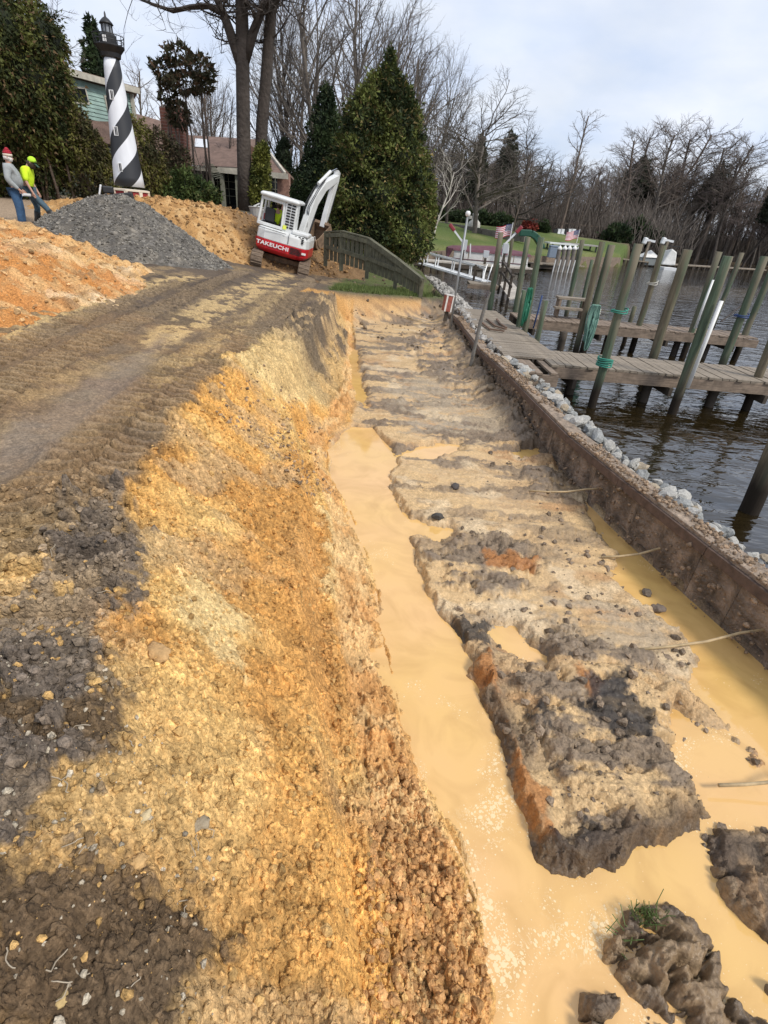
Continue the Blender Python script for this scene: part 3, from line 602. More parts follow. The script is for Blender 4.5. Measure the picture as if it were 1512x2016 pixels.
def near_hf(x, y):
    front = [(-14, 1.0), (-5.0, 2.6), (-3.9, 4.9), (-4.3, 8), (-4.9, 11), (-5.9, 13.6), (-8.2, 14.6), (-10.6, 14.4), (-13, 12.8), (-16, 12)]
    sd = sdpoly(x, y, front + [(-18, 8), (-18, 1)]); n1 = fbm(x * .9, y * .9, 4, 301); n2 = fbm(x * 3.5, y * 3.5, 4, 305)
    top = .50 - .12 * ss(4, 10, -x) * ss(10, 5, y) + .12 * np.exp(-((x + 9.3) ** 2 + (y - 13) ** 2) / 3)
    b, _ = domes(x, y, .35, 311, .15, .5, .6); s, _ = domes(x, y, .12, 312, .2, .55, .8)
    q = np.abs(fbm(x * 7, y * 7, 4, 315, .6) - .5)
    return -.22 * q + top * ss(-.15, 2.3, sd + (n2 - .5) * .5) * (.75 + .55 * n1) - .06 + ss(.0, .6, sd) * ((n2 - .5) * .24 + b * .35 * .45 + s * .12 * .5)
def near_cf(x, y, n1, n2, hh):
    c = np.zeros((len(x), 3)) + C(.60, .37, .16); c = cmix(c, C(.68, .49, .29), ss(.42, .6, n1) * ss(6, 8, y)); c = cmix(c, C(.46, .19, .05), ss(.42, .62, fbm(x * .7 + 2, y * .7, 4, 320)) * .9)
    c = cmix(c, C(.62, .42, .20), ss(.5, .7, n2) * .6); c = cmix(c, C(.22, .13, .06), ss(.58, .72, fbm(x * 3 + 7, y * 3, 4, 322)) * .6); return c
heap('soil_pile', 'broad low pile of orange and tan sand left of the dirt track', near_hf, near_cf, (-17, -3.2, 1.2, 15.2), .05, soil, 300)
GCX, GCY = -8.05, 16.4
def grav_hf(x, y):
    n = fbm(x * 1.2, y * 1.2, 3, 401); d = np.hypot((x - GCX) * .92, (y - GCY) * 1.05) * (1 + (n - .5) * .25); s, _ = domes(x, y, .09, 402, .2, .6, .9)
    top = 1.38
    return np.minimum(top - .10 - .35 * np.minimum(d, .5), top * (1.06 - d / 2.42)) + s * .09 * .5 + (fbm(x * 4, y * 4, 4, 404) - .5) * .12
def grav_cf(x, y, n1, n2, hh):
    c = np.zeros((len(x), 3)) + C(.155, .142, .125); s, i = domes(x, y, .09, 402, .2, .6, .9); c = cmix(c, C(.23, .205, .17), ss(.5, .7, n2)); c = c * (1 + (i - .5) * .7)[:, None]
    return cmix(c, C(.06, .055, .05), ss(.55, .7, n1) * .5)
heap('gravel_pile', 'steep cone of dark grey gravel in front of the lighthouse', grav_hf, grav_cf, (GCX - 3.4, GCX + 3.4, GCY - 3, GCY + 3), .04, attr_mat('gravel', .9, ((40, .6, .03), (120, .5, .01)), .25), 400)
def back_hf(x, y):
    P = [(-9.2, 20.2), (-7.8, 21.2), (-6.3, 22.2), (-4.6, 23.2)]; d, s, _ = dpoly(x, y, P); n = fbm(x * 1.1, y * 1.1, 4, 501)
    crest = np.interp(s, [0, 1.7, 3.6, 5.6], [.0, -.02, -.25, -.85]); top = np.maximum(crest - hbase(x, y), .15)
    b, _ = domes(x, y, .3, 511, .15, .5, .7); s2, _ = domes(x, y, .12, 512, .2, .55, .8)
    e = np.maximum(0, 1 - (d * (1 + (n - .5) * .5) / 3.5)); return top * np.minimum(1, e * 1.25) - .05 + (e > 0) * ((fbm(x * 3, y * 3, 4, 505) - .5) * .3 + b * .3 * .5 + s2 * .12 * .5) * ss(0, .2, e)
def back_cf(x, y, n1, n2, hh):
    c = np.zeros((len(x), 3)) + C(.42, .235, .09); c = cmix(c, C(.52, .33, .15), ss(.5, .65, n2)); u = (x + 6.5) * .75 + (y - 21.2) * .35
    c = cmix(c, C(.17, .105, .055), ss(-.4, .6, u + (n1 - .5) * 2.5) * .9); return cmix(c, C(.12, .075, .04), ss(.45, .2, n2) * .5)
heap('earth_mound', 'tall mound of orange and dark brown earth behind the gravel, left of the excavator', back_hf, back_cf, (-13, -1.5, 16.5, 27), .055, soil, 500)

# ------------------------------------------------------------------ loose clods, pebbles and rubble
def heap_strew(name, label, hf, box, n, smin, smax, colf, seed, par):
    R = np.random.default_rng(seed); x = R.uniform(box[0], box[1], n); y = R.uniform(box[2], box[3], n); hh = hf(x, y); k = hh > .02; x, y, hh = x[k], y[k], hh[k]; s = smin + (smax - smin) * R.uniform(0, 1, len(x)) ** 4
    P = np.stack([x, y, hbase(x, y) + hh + EYE + s * .2], 1); c = np.concatenate([colf(R, len(x)), np.zeros((len(x), 1))], 1); o = link(name, scatter_mesh(name, lump_protos, P, s, R, c), soil, par); o['kind'] = 'stuff'; return o
def ground_at(x, y):
    h, c, z = terrain(x, y); return h + EYE, c
lump_protos = [rock(1, 900 + i, 1.6, .75) for i in range(10)]
heap_strew('gravel_stones', '', grav_hf, (GCX - 3.2, GCX + 3.2, GCY - 3, GCY + 1), 9000, .015, .05, lambda R, n: C(.20, .185, .16) * R.uniform(.35, 1.6, (n, 1)), 71, bpy.data.objects['gravel_pile'])
heap_strew('sand_clods', '', near_hf, (-12, -3.4, 3, 14.8), 9000, .012, .06, lambda R, n: C(.60, .38, .18) * R.uniform(.5, 1.25, (n, 1)), 72, bpy.data.objects['soil_pile'])
heap_strew('earth_clods', '', back_hf, (-11, -2, 17, 24), 5000, .02, .09, lambda R, n: C(.36, .21, .09) * R.uniform(.35, 1.3, (n, 1)), 73, bpy.data.objects['earth_mound'])
def strew(name, label, poly_px, n, smin, smax, power, tintf, seed, sink=.3, kind='stuff', cat=None, protos=lump_protos, smooth=False, zpl=None):
    R = np.random.default_rng(seed); P = HP(poly_px) if zpl is None else GP(poly_px, zpl); P = np.array(P); lo, hi = P.min(0), P.max(0)
    x = R.uniform(lo[0], hi[0], n * 4); y = R.uniform(lo[1], hi[1], n * 4); d = np.hypot(x, y)
    k = (sdpoly(x, y, P) > 0) & (R.uniform(0, 1, n * 4) < np.clip(1.6 / d, 0.05, 1) ** .9) & (fbm(x * 2.3, y * 2.3, 3, seed) + R.uniform(-.2, .2, n * 4) > .42); x, y = x[k][:n], y[k][:n]
    z, c = ground_at(x, y); s = smin + (smax - smin) * R.uniform(0, 1, len(x)) ** power
    base = c[:, :3]; col = tintf(base, R, len(x)); col = np.clip(np.concatenate([col, c[:, 3:] * .5], 1), .004, .8)
    me = scatter_mesh(name, protos, np.stack([x, y, z + s * (1 - sink) * .45], 1), s, R, col, smooth)
    o = link(name, me, soil); o['label'] = label; o['category'] = cat or 'soil'; o['kind'] = 'stuff'; print(name, len(x)); return o
strew('soil_clods', 'crumbly ochre clods lying all over the near bank', [(-400, 1500), (200, 1000), (400, 780), (620, 820), (660, 1200), (720, 1560), (880, 1750), (960, 2300), (-400, 2300)], 15000, .0025, .024, 6, lambda b, R, n: np.where(R.uniform(0, 1, (n, 1)) < .22, C(.60, .37, .14) * R.uniform(.5, 1.1, (n, 1)), b * R.uniform(.75, 1.2, (n, 1))), 21)
strew('dark_clods', 'dark brown clods along the edge of the track', [(-400, 980), (230, 960), (262, 1100), (210, 1350), (160, 1520), (-400, 1560)], 5000, .004, .032, 5, lambda b, R, n: b * R.uniform(.7, 1.5, (n, 1)), 22)
strew('pale_pebbles', 'small pale pebbles scattered in the dark soil at lower left', [(-300, 1300), (180, 1300), (420, 1600), (450, 2016), (300, 2300), (-300, 2300)], 420, .004, .016, 3, lambda b, R, n: C(.42, .36, .27) * R.uniform(.6, 1.3, (n, 1)), 23)
strew('mud_lumps', 'dark wet lumps of mud strewn over the mud flat', [(860, 1080), (980, 860), (1100, 860), (1210, 980), (1420, 1180), (1600, 1420), (1500, 1700), (1150, 1700), (980, 1400)], 1100, .006, .045, 5, lambda b, R, n: C(.20, .15, .105) * R.uniform(.6, 1.4, (n, 1)), 24, sink=.8, zpl=-2.6)
strew('slope_clods', 'dark clods scattered down the middle of the bank below the track', [(400, 760), (520, 720), (650, 840), (660, 980), (600, 980), (520, 880), (430, 820)], 1500, .005, .03, 4, lambda b, R, n: C(.30, .21, .13) * R.uniform(.5, 1.5, (n, 1)), 28, sink=.7)
strew('edge_lumps', 'brown lumps of earth below the wall and at the far end of the mud', [(640, 560), (830, 570), (920, 640), (1010, 760), (1130, 900), (1080, 880), (900, 740), (700, 640)], 1400, .02, .10, 3, lambda b, R, n: C(.16, .12, .08) * R.uniform(.6, 1.6, (n, 1)), 25, zpl=-2.55)
strew('slump_lumps', 'rust brown lumps of clay slumped into the muddy water', [(730, 1420), (800, 1500), (900, 1700), (965, 1850), (980, 2300), (700, 2300), (720, 1700)], 2200, .004, .03, 4, lambda b, R, n: C(.55, .30, .12) * R.uniform(.6, 1.2, (n, 1)), 26, zpl=-2.6)
for k, (px, py, s, cc, lab) in enumerate([(277, 1708, .028, (.50, .31, .13), 'rounded ochre stone, the largest on the dark lower part of the bank'), (290, 1622, .021, (.48, .38, .22), 'small upright tan stone a little above the largest ochre one'), (316, 1305, .055, (.46, .28, .12), 'round brown clod on the shoulder of the bank'),
        (395, 1632, .03, (.30, .24, .16), 'grey brown slab of clay poking out near the middle of the lower bank'), (124, 1975, .018, (.45, .32, .14), 'yellow clod alone in the dark soil at the bottom left'), (862, 1020, .06, (.06, .055, .05), 'dark flat clod lying by itself in the small inlet right of the channel'), (895, 962, .055, (.07, .06, .055), 'black lump of roots on the pale mud beside the channel'),
        (1300, 1190, .07, (.17, .13, .10), 'brown clod standing in the shallow puddle by the wall'), (1278, 1158, .055, (.15, .12, .09), 'smaller brown clod in the puddle, nearer the wall')]):
    x, y = hit(px, py); z = gz(x, y); V, Fc = rock(3, 60 + k, .5, .75); R = np.random.default_rng(k); V = V * np.array([1, .9, .62]) * (1 + .9 * (fbm(V[:, :1] * 3.5 + k, V[:, 1:2] * 3.5 + V[:, 2:3] * 3, 4, k, .6) - .5)) * (1 + .12 * fbm(V[:, :1] * 2.5 + k, V[:, 1:2] * 2.5 + V[:, 2:3], 3, k))
    zz, _ = ground_at(np.array([x]), np.array([y])); o = link('clod' if k not in (0, 1) else 'stone', mesh_np('clod', V * s, Fc), mat('clod_%d' % k, cc, .9, bump=(120, .6, .006), var=(40, .25)), loc=(x, y, max(float(zz[0]), WATER + EYE) + s * .35), rz=k * 1.3); tag(o, lab, 'clod' if k not in (0, 1) else 'stone')
# ================================================================== WALL, RIPRAP, DOCKS, PILINGS
weath = mat('weathered_wood', (.225, .185, .14), .85, bump=(30, .35, .01), var=(6, .3), grain=(60, 3, 60, .28))
weath2 = mat('weathered_wood_brown', (.20, .15, .11), .88, bump=(30, .35, .01), var=(6, .35), grain=(3, 60, 60, .28))
dkwood = mat('dark_wet_wood', (.055, .042, .03), .8, bump=(20, .3, .01), var=(5, .3))
def pile_mat(nm, top, low):
    m = bpy.data.materials.new(nm); m.use_nodes = True; n = m.node_tree; b = n.nodes['Principled BSDF']; lk = n.links.new; b.inputs['Roughness'].default_value = .88; b.inputs['Specular IOR Level'].default_value = .25
    g = n.nodes.new('ShaderNodeNewGeometry'); sp = n.nodes.new('ShaderNodeSeparateXYZ'); lk(g.outputs['Position'], sp.inputs[0])
    oi = n.nodes.new('ShaderNodeObjectInfo'); tcn = n.nodes.new('ShaderNodeTexCoord')
    mp = n.nodes.new('ShaderNodeMapping'); mp.inputs['Scale'].default_value = (22, 22, 1.6); lk(tcn.outputs['Object'], mp.inputs['Vector']); lk(oi.outputs['Random'], mp.inputs['Location'])
    t = n.nodes.new('ShaderNodeTexNoise'); t.inputs['Scale'].default_value = 1; t.inputs['Detail'].default_value = 6; t.inputs['Roughness'].default_value = .7; lk(mp.outputs[0], t.inputs['Vector'])
    mp2 = n.nodes.new('ShaderNodeMapping'); mp2.inputs['Scale'].default_value = (5, 5, .7); lk(tcn.outputs['Object'], mp2.inputs['Vector']); lk(oi.outputs['Random'], mp2.inputs['Location'])
    t2 = n.nodes.new('ShaderNodeTexNoise'); t2.inputs['Scale'].default_value = 1; t2.inputs['Detail'].default_value = 5; lk(mp2.outputs[0], t2.inputs['Vector'])
    r = n.nodes.new('ShaderNodeValToRGB'); r.color_ramp.elements[0].position = .3; r.color_ramp.elements[0].color = (*[q * .45 for q in top], 1); r.color_ramp.elements[1].position = .72; r.color_ramp.elements[1].color = (*[q * 1.5 for q in top], 1); lk(t.outputs['Fac'], r.inputs['Fac'])
    r2 = n.nodes.new('ShaderNodeMapRange'); r2.inputs['From Min'].default_value = .42; r2.inputs['From Max'].default_value = .58; lk(t2.outputs['Fac'], r2.inputs['Value'])
    m1 = n.nodes.new('ShaderNodeMix'); m1.data_type = 'RGBA'; lk(r2.outputs[0], m1.inputs['Factor']); lk(r.outputs['Color'], m1.inputs['A']); m1.inputs['B'].default_value = (*low, 1)
    wv = n.nodes.new('ShaderNodeMath'); wv.operation = 'MULTIPLY_ADD'; lk(t2.outputs['Fac'], wv.inputs[0]); wv.inputs[1].default_value = .5; lk(sp.outputs['Z'], wv.inputs[2])
    wt = n.nodes.new('ShaderNodeMapRange'); wt.inputs['From Min'].default_value = .95; wt.inputs['From Max'].default_value = .55; lk(wv.outputs[0], wt.inputs['Value'])
    m2 = n.nodes.new('ShaderNodeMix'); m2.data_type = 'RGBA'; lk(wt.outputs[0], m2.inputs['Factor']); lk(m1.outputs['Result'], m2.inputs['A']); m2.inputs['B'].default_value = (.022, .016, .011, 1)
    lk(m2.outputs['Result'], b.inputs['Base Color'])
    bp = n.nodes.new('ShaderNodeBump'); bp.inputs['Strength'].default_value = .6; bp.inputs['Distance'].default_value = .015; lk(t.outputs['Fac'], bp.inputs['Height']); lk(bp.outputs[0], b.inputs['Normal'])
    MATS[nm] = m; return m
pm_green = pile_mat('green_treated_piling', (.085, .115, .075), (.16, .14, .10)); pm_brown = pile_mat('brown_piling', (.15, .125, .085), (.09, .10, .065))

# ---- bulkhead wall
def wallpt(y, off=0, z=0.0):
    x = interp(y, XW); t = (interp(y + .1, XW) - interp(y - .1, XW)) / .2; l = math.hypot(1, t); return Vector((x + off / l, y - off * t / l, z))
bw = thing('retaining_wall', 'long low timber and sheet retaining wall caked with mud between the trench and the lake', 'retaining wall', (0, 0, 0))
capm = mat('muddy_cap', (.27, .205, .15), .85, bump=(35, .9, .03), var=(11, .55)); shm = mat('muddy_sheet', (.19, .145, .11), .85, bump=(22, 1.0, .05), var=(5, .7), grain=(9, 9, 1.5, .3)); rust = mat('rusty_edge', (.10, .065, .048), .8, bump=(30, .5, .01), var=(12, .4))
ys = np.arange(-1.2, 19.4, 1.22); rr = random.Random(3)
def capz(y): return .70 + .012 * math.sin(y * 1.7) - .10 * float(ss(9.5, 11.5, np.array([y]))[0]) - .18 * float(ss(15, 17, np.array([y]))[0])
for a in ys:
    a2 = a + 1.214; za, zb = capz(a), capz(a2); p, q = wallpt(a, .075, za), wallpt(a2, .075, zb)
    MB().bar(p, q, .19, .05).build('cap_board', capm, bw, bevel=.006)
    MB().bar(wallpt(a, -.035, za - .055), wallpt(a2, -.035, zb - .055), .035, .09).build('waler', rust, bw, bevel=.004)
sheet = None
for i, a in enumerate(np.arange(-1.2, 19.3, .41)):
    z1 = capz(a) - .07; zb = -.15; m = MB(); k = 5; P = []
    for j in range(k + 1):
        y = a + .405 * j / k; o = .0 + (.028 if 1 <= j <= 3 else -.012) + rr.uniform(-.006, .006); P.append(wallpt(y, o, 0))
    V = [(p.x, p.y, z1 + rr.uniform(-.012, .0)) for p in P] + [(p.x, p.y, zb) for p in P] + [(p.x + .02, p.y, z1) for p in P] + [(p.x + .02, p.y, zb) for p in P]; n = k + 1
    Fs = [(j, j + 1, n + j + 1, n + j) for j in range(k)] + [(3 * n + j, 3 * n + j + 1, 2 * n + j + 1, 2 * n + j) for j in range(k)] + [(0, n, 3 * n, 2 * n), (k, 2 * n + k, 3 * n + k, n + k)] + [(j, 2 * n + j, 2 * n + j + 1, j + 1) for j in range(k)]
    m.add(V, Fs).build('sheet_panel', shm, bw)
# mud crust on the cap and clinging to the sheets
R = np.random.default_rng(41); n = 7000; yy = R.uniform(.5, 19, n); ff = R.uniform(0, 1, n)
pp = np.array([wallpt(float(v), float(-.05 + .23 * f) if k % 3 else -.05 - .03 * f, 0)[:] for k, (v, f) in enumerate(zip(yy, ff))]); cz_ = np.array([capz(float(v)) for v in yy])
sm_ = .006 + .030 * R.uniform(0, 1, n) ** 4; on = np.arange(n) % 3 > 0; pp[:, 2] = np.where(on, cz_ + .03 - .0 * ff, cz_ - .09 - R.uniform(0, .45, n)); keep = (fbm(yy * 1.4, ff, 3, 77) > .42)
cc_ = np.concatenate([C(.27, .19, .125) * R.uniform(.6, 1.4, (n, 1)), np.zeros((n, 1))], 1)
o = link('mud_crust', scatter_mesh('mud_crust', lump_protos, pp[keep], sm_[keep], R, cc_[keep], True), soil, bw); stuff(o)
# ---- tie rods
trm = mat('tan_rod', (.42, .31, .17), .7, var=(15, .25))
for (a, b, z0, z1, lab) in [((1042, 966), (1196, 961), -2.58, -2.42, 'thin tan tie rod from the pale mud to the wall, below the dark clods'), ((1184, 1097), (1338, 1074), -2.62, -2.44, 'short bent tan tie rod crossing the puddle below the notch in the wall'),
        ((1255, 1279), (1530, 1236), -2.62, -2.46, 'long straight tan tie rod lying across the grey mud and puddle'), ((1415, 1546), (1640, 1520), -2.63, -2.5, 'tie rod nearest the camera, at the right end of the dark mud block'),
        ((665, 588), (830, 632), -2.45, -2.5, 'longest of the cables lying across the far end of the mud'), ((748, 610), (850, 640), -2.52, -2.52, 'shorter cable lying in front of the longest one')]:
    p, q = Vector(G(*a, z0)), Vector(G(*b, z1)); mid = (p + q) / 2 + Vector((0, 0, -.03)); tag(MB().tube([p, p.lerp(mid, .5) + Vector((0, .0, -.008)), mid, mid.lerp(q, .5) + Vector((0, .02, 0)), q], .011, 6).build('tie_rod', trm, smooth=True), lab, 'rod')
# ---- riprap
rip = thing('riprap', 'band of broken grey white rocks piled along the lake side of the wall', 'riprap', (0, 0, 0))
rm1 = mat('pale_rock', (.42, .405, .37), .85, bump=(14, .6, .03), var=(5, .35)); rm2 = mat('blue_grey_rock', (.29, .295, .285), .85, bump=(14, .6, .03), var=(5, .35)); rm3 = mat('tan_rock', (.38, .31, .22), .85, bump=(14, .6, .03), var=(5, .35))
protos = [mesh_np('rock', *rock(2, 700 + i, 1.0, .8), smooth=False) for i in range(9)]
for i, me in enumerate(protos): me.materials.append((rm1, rm1, rm2, rm1, rm3, rm2, rm1, rm2, rm1)[i])
R = random.Random(9); cand = []
for _ in range(820):
    y = 1.2 + (R.random() ** 1.15) * 25; u = R.random(); far = min(1, max(0, (y - 3) / 8)); wdt = .55 + .45 * far + .25 * max(0, (y - 14) / 8)
    s = R.uniform(.04, .105) * (1 + .3 * far); cand.append((y, u, s, .18 + u * wdt))
cand.sort(key=lambda c: c[0]); big = cand[:]
for idx, (y, u, s, off) in enumerate(cand[:300]):
    p = wallpt(y, off); z = .70 - u * u * .62 + R.uniform(-.05, .05) - (.25 if y > 16 else 0) * (1 - u); o = link('rock', R.choice(protos), None, rip, (p.x, p.y, z)); o.scale = (s * R.uniform(.8, 1.3), s * R.uniform(.8, 1.3), s * R.uniform(.7, 1)); o.rotation_euler = (R.uniform(-.7, .7), R.uniform(-.7, .7), R.uniform(0, 6.28))
RN = np.random.default_rng(5); rest = cand[300:]
P = []; S = []
for (y, u, s, off) in rest: p = wallpt(y, off); P.append((p.x, p.y, .64 - u * u * .6)); S.append(s)
for k in range(1500): y = RN.uniform(1, 27); u = RN.uniform(0, 1); p = wallpt(y, .15 + u * .75); P.append((p.x, p.y, .60 - u * u * .62)); S.append(RN.uniform(.03, .085))
cl = np.concatenate([C(.37, .35, .32) * RN.uniform(.55, 1.25, (len(P), 1)), np.zeros((len(P), 1))], 1)
stuff(link('small_rocks', scatter_mesh('small_rocks', [rock(1, 50 + i, .5, .8) for i in range(5)], np.array(P), np.array(S), RN, cl), soil, rip))
core = MB()
for y in np.arange(.5, 27, .5):
    a, b = wallpt(y, .13), wallpt(y + .5, .13); c2, d = wallpt(y, 1.1 + .03 * y), wallpt(y + .5, 1.1 + .03 * (y + .5)); core.add([(a.x, a.y, .55), (b.x, b.y, .55), (d.x, d.y, -.1), (c2.x, c2.y, -.1), (a.x, a.y, -.4), (b.x, b.y, -.4)], [(0, 3, 2, 1), (0, 1, 5, 4)])
core.build('rock_bed', mat('rock_bed_stone', (.12, .10, .08), .9, bump=(12, .8, .05), var=(4, .4)), rip)

# ---- docks
def dock(lab, corner, du, ln, dv, wd, plank, z, m, missing=(), skirt=True):
    """planks laid along dv, repeated along du"""
    t = thing('dock', lab, 'dock', (corner[0], corner[1], z)); du, dv = Vector((*du, 0)).normalized(), Vector((*dv, 0)).normalized(); n = int(ln / plank); ang = math.atan2(dv.y, dv.x)
    base = MB().box((0, 0, 0), (wd, plank * .93, .038)).mesh('plank'); base.materials.append(m); Rr = random.Random(int(ln * 100))
    vs = [base] + [MB().box((Rr.uniform(-.02, .02), 0, 0), (wd + Rr.uniform(-.03, .03), plank * Rr.uniform(.86, .95), .038)).mesh('plank') for _ in range(3)]
    for q in vs[1:]: q.materials.append(m)
    for i in range(n):
        if i in missing: continue
        c = du * (plank * (i + .5)) + dv * (wd / 2); o = link('plank', Rr.choice(vs), None, t, (c.x, c.y, Rr.uniform(-.006, .006)), ang + Rr.uniform(-.006, .006)); o.rotation_euler[1] = Rr.uniform(-.008, .008)
    for k in (.03, wd / 2, wd - .03):
        a = dv * k; b = a + du * ln; MB().bar((a.x, a.y, -.13), (b.x, b.y, -.13), .05, .21).build('stringer', weath2 if k != wd / 2 else dkwood, t, bevel=.005)
    for k in np.arange(.5, ln, 1.9):
        a = du * k - dv * .08; b = du * k + dv * (wd + .08); MB().bar((a.x, a.y, -.31), (b.x, b.y, -.31), .07, .16).build('cross_beam', dkwood, t)
    return t
A = dock('wide weathered walkway dock running along the rocks beside the wall', (2.12, 10.5), (-.075, 1), 6.2, (1, .03), 1.18, .145, .66, weath)
B = dock('nearest finger dock of worn grey planks reaching out over the water', (2.95, 10.02), (1, .035), 8.2, (-.05, 1), 1.32, .14, .655, weath)
Cd = dock('farther finger dock beyond the nearest one, with the wooden step box on it', (3.25, 15.25), (1, .02), 6.9, (-.03, 1), 1.1, .14, .70, weath2)
Bp = dock('small plank landing with a missing board at the corner of the docks', (2.28, 9.55), (1, 0), .72, (-.06, 1), 1.25, .14, .60, weath2, missing=(3,))
# short posts under docks
def post(p, z0, z1, r, m, lab, nm='piling', cat='piling', grp='timber pilings of the docks', lean=(0, 0), n=14):
    x, y = p; mb = MB(); k = 9; Rr = random.Random(int(x * 77 + y * 13)); pts = []; rs = []
    for i in range(k): f = i / (k - 1); pts.append((lean[0] * f + Rr.uniform(-.006, .006), lean[1] * f + Rr.uniform(-.006, .006), z0 + (z1 - z0) * f)); rs.append(r * (1.08 - .12 * f) * (.66 if nm == 'piling' else 1))
    mb.tube(pts, rs, n); o = mb.build(nm, m, smooth=False, loc=(x, y, 0)); o.data.polygons.foreach_set('use_smooth', [len(f.vertices) == 4 for f in o.data.polygons]); return tag(o, lab, cat, grp)
def pile(top, base, zb, ybase, r, m, lab, **k):
    """stands where pixel 'base' meets level zb; rises until pixel 'top'"""
    p = G(*base, zb) if ybase is None else WY(*base, ybase); lo, hi = 0, 12
    for _ in range(40):
        mid = (lo + hi) / 2; q = PJ((p[0], p[1], mid)); 
        if q[1] > top[1]: lo = mid
        else: hi = mid
    q = PJ((p[0], p[1], lo)); off = (top[0] - q[0]) / F * (.867 * p[1]); off = max(-.22, min(.22, off))
    return post((p[0], p[1]), -1.4, lo, r, m, lab, lean=(off, 0), **k)
LZ = -2.85; D2 = -2.19
pg, pb = pm_green, pm_brown
T = {}
T[1] = pile((986, 458), (969, 606), D2, None, .125, pg, 'tall green piling directly in front of the pontoon boat, first from the left')
T[2] = pile((1009, 470), (994, 573), LZ, None, .13, pb, 'brown leaning piling beside the railing of the small far landing')
T[3] = pile((1040, 467), (1016, 615), D2, None, .12, pg, 'green piling at the back corner of the walkway dock, second green one from the left')
T[4] = pile((1066, 468), (1037, 650), D2, None, .115, pg, 'green piling with a dark green hose coiled on it')
T[5] = pile((1032, 572), (1023, 645), D2, None, .085, pg, 'short green post just left of the coiled green hose', cat='post')
T[6] = pile((1074, 592), (1060, 667), D2, None, .10, pg, 'thick cut off piling stub between the walkway and the farther finger dock')
T[7] = pile((1147, 473), (1121, 606), D2, None, .115, pg, 'slim green piling standing behind the wooden step box')
T[8] = pile((1166, 512), (1146, 606), D2, None, .09, pg, 'lower piling half hidden behind the rope hung pair')
T[9] = pile((1187, 476), (1139, 676), -2.4, None, .11, pb, 'left one of the close pair of pilings hung with pale green rope')
T[10] = pile((1204, 482), (1152, 676), -2.4, None, .135, pg, 'thick right one of the close pair of pilings hung with pale green rope')
T[11] = pile((1258, 480), (1184, 735), D2, None, .115, pg, 'leaning green piling with a teal rope knotted at deck height')
T[12] = pile((1307, 483), (1243, 690), LZ, None, .125, pb, 'brown green piling with a thin white rope tied near its middle')
T[13] = pile((1354, 492), (1288, 702), -2.3, None, .155, pb, 'thickest dark piling on the back edge of the nearest finger dock')
T[14] = pile((1416, 496), (1345, 705), LZ, None, .125, pg, 'green piling with a short white pipe strapped to it')
T[15] = pile((1434, 505), (1350, 748), D2, None, .125, pg, 'piling on the front edge of the nearest dock with a long white pipe')
T[16] = pile((1461, 497), (1402, 641), LZ + .3, None, .125, pg, 'slender green piling beyond the farther dock, beside the thin white mast')
T[17] = pile((1506, 505), (1427, 709), D2 - .1, None, .13, pg, 'dark green piling near the right edge behind the nearest dock, the left of two')
T[18] = pile((1525, 520), (1444, 709), LZ, None, .13, pg, 'dark green piling near the right edge behind the nearest dock, the right of two')
T[19] = pile((1560, 540), (1503, 745), D2, None, .12, pb, 'piling on the front edge of the nearest dock, at the right edge of the picture')
T[20] = pile((1660, 560), (1486, 1008), LZ, None, .165, pb, 'thick dark piling nearest the camera, standing alone in the water at the right edge')
T[21] = pile((1250, 603), (1239, 640), -2.3, None, .10, pb, 'stub of a piling under the farther finger dock, left')
# dark props under the docks (in the water)
k = 0
for (px, py, z) in [(1103, 689, LZ), (1120, 775, LZ), (1265, 790, LZ), (1395, 800, LZ), (1190, 690, LZ), (1325, 700, LZ), (1383, 705, LZ), (1060, 735, -2.6), (1000, 690, -2.7)]:
    p = G(px, py, z); post((p[0], p[1]), -1.4, .5, .095, dkwood, ['short black support post under the end of the farther dock', 'black support post hung with a chain under the nearest dock', 'black support post in the middle under the nearest dock', 'black support post to the right under the nearest dock', 'stout support post under the farther dock behind the rope hung pair', 'dark support post under the farther dock, right of centre', 'rightmost dark support post under the farther dock', 'squat post holding up the landing at its near corner', 'low post under the edge of the walkway dock beside the rocks'][k], nm='support_post', cat='post', grp='support posts under the docks', n=10); k += 1
# white pipes
pvc = mat('white_pipe', (.72, .72, .70), .4)
for (a, b, Y, r, lab, nm) in [((1228, 60), (1082, 352), None, .035, 'long white pipe strapped up the front piling of the nearest dock', 'pipe')]:
    p15 = T[15].location; q = Vector((p15.x - .0, p15.y - .15, .55)); tag(MB().tube([q, q + Vector((.02, 0, 1.52))], .035, 10).build('pipe', pvc, smooth=True), lab, 'pipe')
    p14 = T[14].location; q = Vector((p14.x - .06, p14.y - .15, .85)); tag(MB().tube([q, q + Vector((.02, 0, 1.25))], .03, 10).build('pipe', pvc, smooth=True), 'short white pipe strapped to the piling behind the nearest dock', 'pipe')
p = G(1462, 612, D2); tag(MB().tube([(p[0], p[1], .4), (p[0] + .02, p[1], 2.55)], .03, 8).build('pipe', pvc, smooth=True), 'tall thin white mast pipe standing beyond the farther dock', 'pipe')
p = G(1412, 640, D2); tag(MB().tube([(p[0] - .1, p[1] - .3, .8), (p[0] + 1.4, p[1] + .3, 2.15)], .028, 8).build('boat_hook', mat('dark_pole', (.05, .04, .035), .6)), 'dark boat hook pole leaning between the pilings at the right', 'pole')
